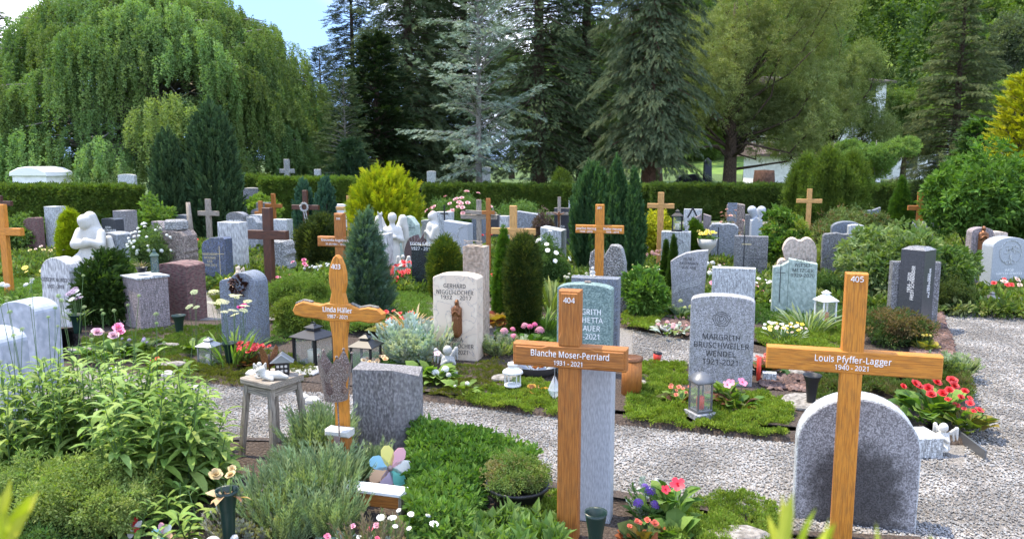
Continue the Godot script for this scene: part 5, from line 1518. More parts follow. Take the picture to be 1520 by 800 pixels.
	# more stones of the crowded back rows
	for q in [
		[Vector3(-4.496, 0, -15), 0.36, 0.448, "flat", M.granite_light, "low pale slab behind the brown cross arm"], [Vector3(-4.645, 0, -15.6), 0.187, 0.491, "slant", M.granite_slate, "small grey block with bright top under the orange cross"],
		[Vector3(-5.393, 0, -16.8), 0.344, 0.657, "round_bow", M.granite, "mottled rounded stone left of the small orange cross"], [Vector3(-5.665, 0, -18), 0.338, 0.72, "flat", M.granite_dark, "dark square stone in the last row by the short hedge"],
		[Vector3(-5.862, 0, -17), 0.174, 0.688, "bow", M.granite_dark, "small dark bowed stone behind the arched script stone"], [Vector3(-3.653, 0, -16), 0.192, 0.529, "flat", M.white_marble, "white low stone behind the flared carved cross"],
		[Vector3(-3.643, 0, -17.5), 0.717, 0.703, "flat", M.white_paint, "white bench back behind the carved cross"], [Vector3(-1.578, 0, -15), 0.282, 0.602, "rise", M.granite_light, "grey stone with a rising top left of the black cross stone"],
		[Vector3(-0.62, 0, -16.5), 0.451, 0.676, "flat", M.granite_pink, "reddish low slab behind the doubled plank cross"], [Vector3(-0.344, 0, -15.5), 0.212, 0.619, "flat", M.anthracite, "black narrow stone between the plank crosses"],
		[Vector3(0.068, 0, -15.8), 0.27, 0.571, "flat", M.white_marble, "white narrow stone behind the plank cross post"], [Vector3(0.467, 0, -15.6), 0.133, 0.638, "flat", M.granite_slate, "narrow slate stone beside the purple shrub"],
		[Vector3(1.295, 0, -16.5), 0.169, 0.76, "bow", M.granite_light, "pale bowed stone behind the tall grey stone edge"], [Vector3(4.78, 0, -15.8), 0.162, 0.598, "flat", M.granite_dark, "narrow dark stone behind the heart sculpture"],
		[Vector3(5.447, 0, -12.4), 0.234, 0.676, "bow", M.granite_light, "pale small bowed stone right behind the black slab"], [Vector3(-9.411, 0, -15), 0.18, 0.499, "bow", M.granite_slate, "grey bowed stone behind the left leafy bush"],
		[Vector3(-8.302, 0, -14.6), 0.175, 0.631, "flat", M.granite_light, "pale stone half hidden by the yellow egg shaped shrub"], [Vector3(-7.103, 0, -15.2), 0.221, 0.588, "flat", M.granite, "grey stone behind the white flowering shrub"],
		[Vector3(-5.829, 0, -13), 0.222, 0.682, "slant", M.granite_pink, "pinkish tilted stone left of the boulder stone"], [Vector3(-6.449, 0, -15.4), 0.211, 0.626, "bow", M.granite_slate, "slate stone in front of the lower dark column"]]:
		stone(q[5], q[0], q[1], q[2], 0.18, q[3], q[4])
	back_crosses()
	back_plants()


func mourner():
	var b := [
		[Vector3(0, 0.12, 0), Vector3(0, 0.3, 0), 0.2, 0.17], [Vector3(0, 0.3, 0), Vector3(0.02, 0.58, -0.02), 0.15, 0.13],
		[Vector3(-0.04, 0.72, 0.06), Vector3(-0.05, 0.76, 0.07), 0.085, 0.085], [Vector3(0.0, 0.8, 0), Vector3(0.1, 0.4, -0.06), 0.08, 0.09], [Vector3(0.1, 0.4, -0.06), Vector3(0.12, 0.1, -0.04), 0.08, 0.1],
		[Vector3(-0.12, 0.6, 0.04), Vector3(-0.16, 0.45, 0.12), 0.07, 0.065], [Vector3(-0.16, 0.45, 0.12), Vector3(0.02, 0.47, 0.2), 0.065, 0.05], [Vector3(0.14, 0.58, 0.05), Vector3(0.17, 0.44, 0.14), 0.065, 0.06],
		[Vector3(0.17, 0.44, 0.14), Vector3(0.0, 0.5, 0.2), 0.055, 0.045], [Vector3(-0.1, 0.24, 0.06), Vector3(-0.12, 0.2, 0.26), 0.11, 0.09], [Vector3(0.1, 0.24, 0.06), Vector3(0.12, 0.2, 0.26), 0.11, 0.09],
		[Vector3(-0.12, 0.2, 0.26), Vector3(-0.12, 0.03, 0.26), 0.085, 0.07], [Vector3(0.12, 0.2, 0.26), Vector3(0.12, 0.03, 0.26), 0.085, 0.07], [Vector3(0.2, 0.5, -0.05), Vector3(0.26, 0.2, -0.02), 0.05, 0.06]]
	figure("mourner_statue", "white kneeling veiled mourner statue with folded hands", Vector3(-6.134, 0.177, -11.4) * Vector3(1, 0, 1), moulded(b, 0.014, 0.014), M.figure_white, 0.1).scale = Vector3.ONE * 1.08


func angel(h: float) -> ArrayMesh:
	var V := func(x, y, z): return Vector3(x, y, z) * h
	var b := [[V.call(0, 0.9, 0.01), V.call(0, 0.92, 0.01), 0.065 * h, 0.065 * h], [V.call(0, 0.82, 0), V.call(0, 0.7, 0), 0.035 * h, 0.085 * h], [V.call(0, 0.7, 0), V.call(0, 0.45, 0), 0.09 * h, 0.1 * h], [V.call(0, 0.45, 0), V.call(0, 0.06, 0), 0.1 * h, 0.14 * h]]
	for s in [-1, 1]:
		b.append([V.call(0.1 * s, 0.75, 0), V.call(0.13 * s, 0.58, 0.05), 0.04 * h, 0.035 * h])
		b.append([V.call(0.13 * s, 0.58, 0.05), V.call(0.01 * s, 0.64, 0.13), 0.033 * h, 0.025 * h])
		b.append([V.call(0.06 * s, 0.7, -0.08), V.call(0.17 * s, 0.88, -0.12), 0.035 * h, 0.05 * h])
		b.append([V.call(0.17 * s, 0.88, -0.12), V.call(0.22 * s, 0.6, -0.12), 0.06 * h, 0.045 * h])
		b.append([V.call(0.2 * s, 0.75, -0.12), V.call(0.17 * s, 0.4, -0.1), 0.05 * h, 0.02 * h])
	return moulded(b, h * 0.028, h * 0.025)


func back_crosses():
	var o: Node3D
	o = cross("honey wood cross at the left edge with a grey weathered arm", Vector3(-6.168, -0.027, -9.5) * Vector3(1, 0, 1), 0.56, 1.159, 0.1, 0.785, 0.09, "honey")
	cross("small dark brown cross behind the left edge cross", Vector3(-8.788, 0.037, -13.5) * Vector3(1, 0, 1), 0.5, 1.08, 0.09, 0.908, 0.08, "dark")
	cross("weathered pale grey cross in front of the dark columns", Vector3(-5.802, 0.048, -15) * Vector3(1, 0, 1), 0.44, 0.948, 0.1, 0.628, 0.09, "old")
	cross("dark brown painted cross with a long bare arm", Vector3(-2.96, -0.027, -9.5) * Vector3(1, 0, 1), 0.53, 1.118, 0.115, 0.735, 0.11, "dark")
	o = cross("small orange cross behind the dark brown cross", Vector3(-5.157, 0.193, -17) * Vector3(1, 0, 1), 0.4, 0.963, 0.09, 0.659, 0.08, "chestnut")
	cross("slim orange post cross beside the small orange cross", Vector3(-4.96, 0.193, -15.5) * Vector3(1, 0, 1), 0.26, 0.883, 0.08, 0.605, 0.07, "chestnut")
	o = cross("brown cross wearing a small woven wreath", Vector3(-3.469, -0.006, -13.2) * Vector3(1, 0, 1), 0.5, 1.183, 0.085, 0.858, 0.08, "dark")
	var wr := start()
	for i in 18:
		var a := TAU * i / 18
		add_tube(wr, [Vector3(cos(a) * 0.055, sin(a) * 0.055, 0), Vector3(cos(a + 0.5) * 0.075, sin(a + 0.5) * 0.075, R(0, 0.02)), Vector3(cos(a + 0.9) * 0.06, sin(a + 0.9) * 0.06, 0)], [0.012, 0.014, 0.006], 5)
	for s in [-1, 1]: add_tube(wr, [Vector3(0.02 * s, -0.05, 0), Vector3(0.035 + 0.02 * s, -0.2, 0.01), Vector3(0.04 + 0.02 * s, -0.34, 0)], [0.01, 0.012, 0.008], 4)
	var wreath := part("wreath", done(wr), M.figure_grey, self, o.transform * Vector3(0, 0.903, o.get_meta("t") + 0.014), Vector3(0, ROW_TURN, 0))
	tag(wreath, "round pale wreath with hanging ribbons on the brown cross", "wreath")
	o = cross("chestnut cross with moulded arm behind the live edge cross", Vector3(-1.953, 0.137, -8.9) * Vector3(1, 0, 1), 0.55, 1.094, 0.115, 0.712, 0.115, "chestnut", ROW_TURN, true)
	plate_text(o, "399", 0.022, 1.033, 0.0, 0.007)
	plate_text(o, "Kreszentia Augstburger-Frei", 0.028, 0.789, 0, 0.0105, 0.9)
	plate_text(o, "31.05.1931 - 10.02.2021", 0.022, 0.743, 0, 0.0105)
	o = cross("carved pale cross with flared arms and a small corpus", Vector3(-3.16, 0.091, -15.2) * Vector3(1, 0, 1), 0.52, 1.002, 0.07, 0.717, 0.07, "pale")
	crucified(o, 0.743, 0.24, M.figure_white)
	o = cross("slim weathered crucifix before the golden thuja", Vector3(-2.538, 0.112, -15) * Vector3(1, 0, 1), 0.28, 1.037, 0.06, 0.769, 0.05, "old")
	crucified(o, 0.769, 0.22, M.bronze)
	o = cross("grey weathered cross of doubled planks", Vector3(-0.527, 0.161, -12.5) * Vector3(1, 0, 1), 0.6, 1.062, 0.075, 0.753, 0.07, "old")
	part("second_plank", slab(rect(0.5, 0.06), 0.03, 0.005), M.old_h, o, Vector3(0.04, 0.828, 0.05), Vector3(0, 0, -0.05))
	cross("thin orange cross behind the doubled plank cross", Vector3(-0.329, 0.168, -10.9) * Vector3(1, 0, 1), 0.18, 1.162, 0.06, 0.94, 0.05, "chestnut")
	cross("weathered orange grey plank cross with a long arm", Vector3(0.018, 0.252, -10.3) * Vector3(1, 0, 1), 0.6, 1.096, 0.09, 0.716, 0.085, "pale")
	o = cross("weathered crucifix with a dark figure beside the polished stone", Vector3(0.854, 0.136, -14.2) * Vector3(1, 0, 1), 0.48, 1.024, 0.055, 0.697, 0.05, "old")
	crucified(o, 0.734, 0.26, M.bronze)
	o = cross("clean honey wood cross with two names before the cypress columns", Vector3(0.93, 0.17, -8.3) * Vector3(1, 0, 1), 0.51, 1.227, 0.09, 0.922, 0.085, "honey")
	plate_text(o, "381", 0.022, 1.192)
	plate_text(o, "Josefine Herzog", 0.024, 0.972, -0.14, 0.0045, 0.9)
	plate_text(o, "Walter Herzog", 0.024, 0.972, 0.14, 0.0045, 0.9)
	plate_text(o, "1944 - 2016", 0.019, 0.939, -0.14)
	plate_text(o, "1938 - 2018", 0.019, 0.939, 0.14)
	cross("pale pine cross beside the acid yellow shrub", Vector3(2.311, 0.198, -12.2) * Vector3(1, 0, 1), 0.41, 1.192, 0.092, 0.943, 0.075, "pale")
	cross("pale wooden cross in front of the light green yews", Vector3(5.291, 0.218, -14) * Vector3(1, 0, 1), 0.43, 1.176, 0.085, 0.926, 0.07, "pale")
	o = cross("chestnut brown cross rising from the grey block on the right", Vector3(6.907, 0.521, -13.3) * Vector3(1, 0, 1), 0.38, 1.157, 0.1, 0.84, 0.08, "chestnut")


func crucified(o: Node3D, y: float, h: float, m: Material):
	var V := func(x, yy, z): return Vector3(x, yy, z) * h
	var b := [[V.call(0.02, 0.02, 0.05), V.call(0.02, 0.05, 0.05), 0.07 * h, 0.07 * h], [V.call(0, -0.1, 0.02), V.call(0, -0.4, 0.02), 0.09 * h, 0.08 * h], [V.call(0, -0.4, 0.02), V.call(0.03, -0.7, 0.06), 0.08 * h, 0.055 * h], [V.call(0.03, -0.7, 0.06), V.call(0, -1.0, 0.02), 0.055 * h, 0.04 * h]]
	for s in [-1, 1]: b.append([V.call(0.08 * s, -0.1, 0.02), V.call(0.5 * s, 0.06, 0.02), 0.045 * h, 0.03 * h])
	part("corpus", moulded(b, h * 0.05, h * 0.03), m, o, Vector3(0, y, o.get_meta("t") + 0.01))


# ---------------------------------------------------------------- flowering plants
# p: r, leaves, len, lean, lsh (leaf shape), col, fl (flower shape), fn, fs, fc (colours), fh (flower height), fr (flower spread), face (tilt to the viewer)
func plant(called: String, label: String, at: Vector3, p: Dictionary, group = "", cat = "plant") -> Node3D:
	var t := thing(called, label, cat, at, 0.0, group)
	var inst := Inst.new()
	for i in p.get("leaves", 30):
		var a := R(0, TAU)
		var q: float = p.r * sqrt(rng.randf())
		var out := Vector3(cos(a), 0, sin(a))
		var dir: Vector3 = Vector3.UP + out * (p.get("lean", 0.8) * (0.3 + q / p.r)) + any_dir() * 0.25
		var b := aim(dir, 0, p.len * R(0.6, 1.15))
		# turn the blade so that it arches outwards
		var y := dir.normalized()
		var z := (-out).slide(y).normalized()
		b = Basis(y.cross(z), y, z) * (p.len * R(0.6, 1.15))
		inst.add(b.rotated(y, R(-0.5, 0.5)), out * q + Vector3.UP * R(0, p.get("lift", 0.03)), tint(p.col[rng.randi() % p.col.size()], 0.25))
	scatter("leaves", inst, p.get("lsh", SH.blade), p.get("lm", M.leaf), t)
	if p.has("fl"):
		var st := start()
		for i in p.fn:
			var a = i * 2.39996 + R(-0.3, 0.3)
			var q: float = p.get("fr", p.r) * sqrt((i + 0.4) / p.fn)
			var top := Vector3(cos(a) * q, p.fh * R(0.75, 1.1), sin(a) * q)
			var root := Vector3(cos(a) * q * 0.4, 0, sin(a) * q * 0.4)
			add_tube(st, [root, root.lerp(top, 0.6) + any_dir() * 0.01, top], [0.0025, 0.002, 0.0015], 3)
			var f := part("flower", p.fl, petal_mat(p.fc[i % p.fc.size()] * [1.0, 0.78, 0.9, 0.66][i % 4]), t)
			f.transform = Transform3D(aim(Vector3(R(-0.4, 0.4), 1.0, p.get("face", 0.5) + R(-0.2, 0.3)), R(0, TAU), p.fs * R(0.5, 0.9)), top)
		part("stalks", done(st), M.stem, t).set_meta("kind", "stuff")
	return t


# upright stems set with leaves, as tall perennials grow
func herb(label: String, at: Vector3, stems: int, h: float, r: float, ll: float, lsh: Mesh, cols: Array, group: String):
	var t := thing("tall_perennial", label, "plant", at, 0.0, group)
	var inst := Inst.new()
	var st := start()
	for i in stems:
		var a := R(0, TAU)
		var q := r * sqrt(rng.randf())
		var root := Vector3(cos(a) * q, 0, sin(a) * q)
		var hh := h * R(0.6, 1.1)
		var tip := root * 1.5 + Vector3(R(-0.1, 0.1), hh, R(-0.1, 0.1))
		var mid := root.lerp(tip, 0.5) + Vector3(R(-0.02, 0.02), 0, R(-0.02, 0.02))
		add_tube(st, [root, mid, tip], [0.005, 0.004, 0.002], 4)
		var base: Color = tint(cols[rng.randi() % cols.size()], 0.15)
		var n := int(hh / 0.035)
		for k in n:
			var u := (k + 0.5) / n
			var c := root.lerp(mid, u * 2) if u < 0.5 else mid.lerp(tip, u * 2 - 1)
			for e in 2:
				var az := k * 1.7 + e * PI + R(-0.5, 0.5)
				var out := Vector3(cos(az), 0, sin(az))
				var y := (out + Vector3.UP * R(0.1, 1.1)).normalized()
				var z := (-out).slide(y).normalized()
				inst.add(Basis(y.cross(z), y, z) * (ll * R(0.6, 1.2) * (1.15 - u * 0.6)), c, tint(base, 0.22))
	part("stems", done(st), M.stem, t)
	scatter("leaves", inst, lsh, M.leaf, t)
	return t


func pot(label: String, at: Vector3, r: float, h: float, m: Material) -> Node3D:
	var o := thing("flower_pot", label, "pot", at, 0.0)
	part("bowl", lathe([[0, 0], [r * 0.68, 0], [r * 0.95, h * 0.88], [r * 1.04, h * 0.88], [r * 1.04, h], [r * 0.93, h], [r * 0.88, h * 0.82], [0, h * 0.8]], 20), m, o)
	return o


const RED := [Color(0.62, 0.02, 0.025), Color(0.7, 0.04, 0.04)]
const PINK := [Color(0.75, 0.2, 0.32), Color(0.8, 0.36, 0.45)]
const WHITE := [Color(0.8, 0.8, 0.76)]
const YELLOW := [Color(0.8, 0.6, 0.05), Color(0.8, 0.66, 0.15)]
const LEAF := [Color(0.07, 0.14, 0.03), Color(0.095, 0.175, 0.04)]
const LIGHT_LEAF := [Color(0.13, 0.21, 0.045), Color(0.16, 0.25, 0.06)]
const BRONZE_LEAF := [Color(0.13, 0.06, 0.035), Color(0.09, 0.1, 0.03)]
const SILVER := [Color(0.3, 0.36, 0.31), Color(0.38, 0.43, 0.38)]


func small(label: String, at: Vector3, r: float, fl: Mesh, fs: float, fn: int, fc: Array, fh: float, lc: Array, ll = 0.1, lsh = null, n = 36, group = ""):
	return plant("flower_plant", label, at, {r = r, leaves = n, len = ll, col = lc, lsh = lsh if lsh else SH.blade_wide, fl = fl, fn = fn, fs = fs, fc = fc, fh = fh}, group)


func back_plants():
	# low planting on the rows that lie too far back to tell the plants apart
	var g := Inst.new()
	var mix := [Color(0.09, 0.13, 0.03), Color(0.13, 0.19, 0.04), Color(0.18, 0.24, 0.055), Color(0.1, 0.16, 0.05), Color(0.21, 0.23, 0.09)]
	for z in [[-9.3, -10.4, 500], [-10.6, -12.0, 650], [-12.7, -14.2, 450], [-15.0, -16.4, 300], [-17.2, -19.6, 200]]:
		var q := PackedVector2Array()
		for c in [[-11.3, z[0]], [11.3, z[0]], [11.3, z[1]], [-11.3, z[1]]]: q.append(Vector2(c[0], c[1] + 0.2 * c[0]))
		spread(g, q, z[2], [0.06, 0.17], 0.05, mix, 0.35, 0.7, 0.08, -0.15)
	var o := scatter("ground_cover", g, SH.leaves, M.leaf, self, "mixed low green planting on the far rows of graves")
	o.set_meta("category", "ground cover")
	var P := [
		[Vector3(-1.026, 0.131, -11.9), 0.22, SH.rose, 0.035, 9, PINK, 0.32, LEAF, "pink flowers before the tendril stone"],
		[Vector3(-2.996, 0.01, -11), 0.2, SH.rose, 0.045, 4, PINK, 0.22, LIGHT_LEAF, "pink blossoms at the foot of the wreath cross"],
		[Vector3(-2.733, 0.025, -10.9), 0.2, SH.ball, 0.03, 12, WHITE, 0.2, SILVER, "silvery white flowering plant right of the wreath cross"],
		[Vector3(-1.462, 0.027, -10.3), 0.17, SH.begonia, 0.045, 9, RED, 0.3, LIGHT_LEAF, "red flowers in front of the white angel"],
		[Vector3(-1.487, -0.021, -9.8), 0.12, SH.rose, 0.04, 6, RED, 0.2, LEAF, "red roses left of the brown flower pot"],
		[Vector3(2.118, 0.088, -10.2), 0.2, SH.begonia, 0.04, 10, WHITE + RED, 0.28, LEAF, "red and white flowers left of the wavy stone"],
		[Vector3(3.023, 0.039, -11), 0.3, SH.begonia, 0.03, 20, [Color(0.75, 0.3, 0.4), Color(0.8, 0.7, 0.7)], 0.16, LEAF, "carpet of pink flowers before the slot stone"],
		[Vector3(2.34, -0.098, -8.9), 0.1, SH.rose, 0.06, 2, PINK, 0.3, LEAF, "pink bloom squeezed between the wavy and the pale granite stone"],
		[Vector3(2.364, 0.05, -9.4), 0.12, SH.ball, 0.05, 6, WHITE, 0.4, LEAF, "white hydrangea behind the pale granite stone"],
		[Vector3(-4.31, 0.025, -10.6), 0.2, SH.rose, 0.03, 8, [Color(0.75, 0.5, 0.55)], 0.2, LEAF, "pale pink flowers between boulder stone and blue stone"],
		[Vector3(-7.2, 0.145, -12.2), 0.3, SH.rose, 0.04, 10, [Color(0.8, 0.62, 0.55), Color(0.8, 0.7, 0.3)], 0.3, LIGHT_LEAF, "apricot flowers before the grey column"],
		[Vector3(-6.056, 0.12, -10), 0.35, SH.daisy, 0.05, 6, YELLOW, 0.3, LIGHT_LEAF, "orange yellow blossoms beside the left edge cross"],
		[Vector3(-5.705, 0.041, -9), 0.35, SH.ball, 0.04, 8, WHITE, 0.25, LIGHT_LEAF, "pale green flowering clump under the left edge cross"],
		[Vector3(2.959, -0.018, -8.5), 0.12, SH.daisy, 0.03, 8, WHITE, 0.12, LEAF, "white daisies left of the pale green double stone"],
		[Vector3(0.831, 0.183, -9.6), 0.22, SH.ball, 0.03, 14, [Color(0.55, 0.55, 0.4)], 0.24, SILVER, "grey leaved cushion plant left of the granite twin peak stone"],
		[Vector3(0.712, 0.202, -11), 0.14, SH.ball, 0.04, 8, [Color(0.3, 0.16, 0.14), Color(0.5, 0.45, 0.12)], 0.3, LEAF, "dark red and yellow flowers before the low grey block"],
		[Vector3(2.068, 0.112, -11.3), 0.2, SH.ball, 0.04, 14, [Color(0.4, 0.2, 0.18), Color(0.5, 0.32, 0.26)], 0.36, BRONZE_LEAF, "reddish brown leafed plant left of the two little cones"],
		[Vector3(-2.487, -0.039, -12), 0.22, SH.ball, 0.03, 10, WHITE, 0.22, SILVER, "white flowering cushion behind the live edge cross"],
		[Vector3(-1.142, -0.038, -11), 0.2, SH.rose, 0.035, 8, [Color(0.75, 0.45, 0.2)], 0.22, LIGHT_LEAF, "orange flowers behind the clipped yew"],
		[Vector3(-0.303, 0.032, -10), 0.2, SH.begonia, 0.03, 8, RED, 0.2, LIGHT_LEAF, "red flowers behind the rippled stele"],
		[Vector3(0.315, 0.198, -12.2), 0.25, SH.ball, 0.03, 8, WHITE, 0.3, LIGHT_LEAF, "light green clump behind the weathered plank cross"],
		[Vector3(1.206, 0.099, -9.6), 0.2, SH.ball, 0.03, 8, YELLOW, 0.2, LIGHT_LEAF, "yellow flowers beside the granite twin peak stone"],
		[Vector3(1.687, 0.12, -10), 0.25, SH.ball, 0.025, 14, [Color(0.5, 0.5, 0.12)], 0.28, LIGHT_LEAF, "lime green lady's mantle beside the tall perennial"],
		[Vector3(2.823, 0.067, -9.3), 0.2, SH.begonia, 0.03, 10, PINK, 0.16, LEAF, "pink bedding flowers behind the pale granite slab"],
		[Vector3(3.202, 0.099, -9.6), 0.22, SH.daisy, 0.03, 10, WHITE, 0.22, LIGHT_LEAF, "white daisies before the cream cloud stone"],
		[Vector3(4.714, 0.257, -12.6), 0.3, SH.ball, 0.03, 8, [Color(0.5, 0.5, 0.15)], 0.3, LIGHT_LEAF, "yellow green clump under the pale wooden cross"],
		[Vector3(6.606, 0.339, -14), 0.3, SH.rose, 0.03, 8, [Color(0.7, 0.4, 0.35)], 0.3, LIGHT_LEAF, "salmon flowers left of the small cone conifer"],
		[Vector3(-3.552, 0.032, -10), 0.2, SH.ball, 0.03, 8, YELLOW, 0.16, LIGHT_LEAF, "yellow flowers beside the dark brown cross foot"],
		[Vector3(-2.818, -0.003, -9.7), 0.18, SH.rose, 0.035, 6, PINK, 0.22, LEAF, "pink roses right of the dark brown cross"],
		[Vector3(-5.696, 0.154, -11), 0.25, SH.daisy, 0.03, 9, WHITE, 0.2, LIGHT_LEAF, "white daisies at the feet of the mourner"],
		[Vector3(-6.021, 0.148, -12.6), 0.3, SH.ball, 0.03, 9, [Color(0.7, 0.5, 0.55)], 0.3, LIGHT_LEAF, "pale pink clump beside the timber textured column"],
		[Vector3(-5.488, 0.043, -13), 0.25, SH.ball, 0.025, 9, WHITE, 0.25, LIGHT_LEAF, "white flowering clump before the dark columns"],
		[Vector3(-3.569, 0.144, -16), 0.35, SH.rose, 0.04, 8, PINK, 0.4, LIGHT_LEAF, "pink flowering clump behind the chestnut cross"],
		[Vector3(-0.249, 0.165, -14.5), 0.35, SH.rose, 0.04, 10, RED, 0.35, LIGHT_LEAF, "red flowering clump before the long hedge"],
		[Vector3(4.89, 0.242, -15), 0.4, SH.ball, 0.04, 8, YELLOW, 0.3, LIGHT_LEAF, "bright green clump right of the heart sculpture"],
	]
	for q in P: small(q[8], Vector3(q[0].x, 0.03, q[0].z), q[1], q[2], q[3], q[4], q[5], q[6], q[7], 0.13, SH.blade_wide, 34, "flowers in the back rows")
	# the white urn with yellow violas
	var u := thing("white_urn", "white footed urn filled with yellow violas", "urn", Vector3(2.923, 0.208, -11.7) * Vector3(1, 0, 1))
	part("bowl", lathe([[0, 0], [0.1, 0], [0.08, 0.03], [0.03, 0.06], [0.03, 0.28], [0.06, 0.34], [0.13, 0.42], [0.15, 0.52], [0.13, 0.52], [0, 0.47]], 18), M.figure_white, u)
	small("bunch of yellow violas growing in the white urn", Vector3(2.923, 0.208, -11.7) * Vector3(1, 0, 1) + Vector3(0, 0.48, 0), 0.14, SH.begonia, 0.04, 26, YELLOW, 0.14, LEAF, 0.1)
	pot("grey brown plastic flower pot with red flowers", Vector3(-1.374, -0.038, -9.9) * Vector3(1, 0.0, 1), 0.09, 0.16, M.clay)
	small("red flowers in the pot before the teal black stone", Vector3(-1.374, -0.038, -9.9) * Vector3(1, 0, 1) + Vector3(0, 0.13, 0), 0.09, SH.begonia, 0.035, 12, RED, 0.16, LEAF, 0.1)
	var cn := thing("tall_candle", "tall red grave candle beside the white marble stone", "candle", Vector3(-1.551, 0.032, -10) * Vector3(1, 0, 1))
	part("wax", lathe([[0, 0], [0.03, 0], [0.03, 0.34], [0, 0.34]], 12), M.red_wax, cn)
	lantern("small dark lantern with red light behind the script stone", Vector3(-6.813, 0.201, -12.9) * Vector3(1, 0, 1), 0.13, 0.52, M.black_metal, M.red_wax)
	lantern("small red lantern in front of the dark columns", Vector3(-5.923, 0.092, -14.6) * Vector3(1, 0, 1), 0.11, 0.3, M.red_wax, M.cream_wax)
	var wp := thing("wooden_post", "grey weathered split post left of the pale grey cross", "post", Vector3(-6.172, 0.112, -15) * Vector3(1, 0, 1))
	part("shaft", tube([Vector3(0, -0.05, 0), Vector3(0.01, 0.4, 0), Vector3(-0.01, 0.884, 0)], [0.06, 0.055, 0.04], 7), M.old_v, wp)
	var sp := thing("garden_spotlight", "black angled spotlight in front of the pinkish madonna stone", "lamp", Vector3(5.795, 0.015, -9.6) * Vector3(1, 0, 1))
	part("stake", tube([Vector3(0, -0.05, 0), Vector3(0, 0.12, 0)], [0.012, 0.012], 6), M.black_metal, sp)
	part("head", tube([Vector3(0.05, 0.05, 0.03), Vector3(-0.08, 0.2, -0.03)], [0.045, 0.06], 10), M.black_metal, sp)
	small("red and cream flowers in front of the tree relief stone", Vector3(5.944, 0.067, -9.3) * Vector3(1, 0, 1), 0.2, SH.begonia, 0.05, 7, [Color(0.6, 0.03, 0.03), Color(0.75, 0.55, 0.45)], 0.24, LIGHT_LEAF, 0.15)
	lantern("small grey lantern with red candle on a pale stone block", Vector3(5.31, 0.018, -8.55) * Vector3(1, 0, 1), 0.1, 0.24, M.grey_metal, M.red_wax, 0.0, false, M.granite_light)
	flat_rock("edging_stone", "flat pale stone lying beside the spotlight", Vector3(5.233, 0.043, -8.9) * Vector3(1, 0, 1), 0.22, 0.12, 0.05, M.flagstone)


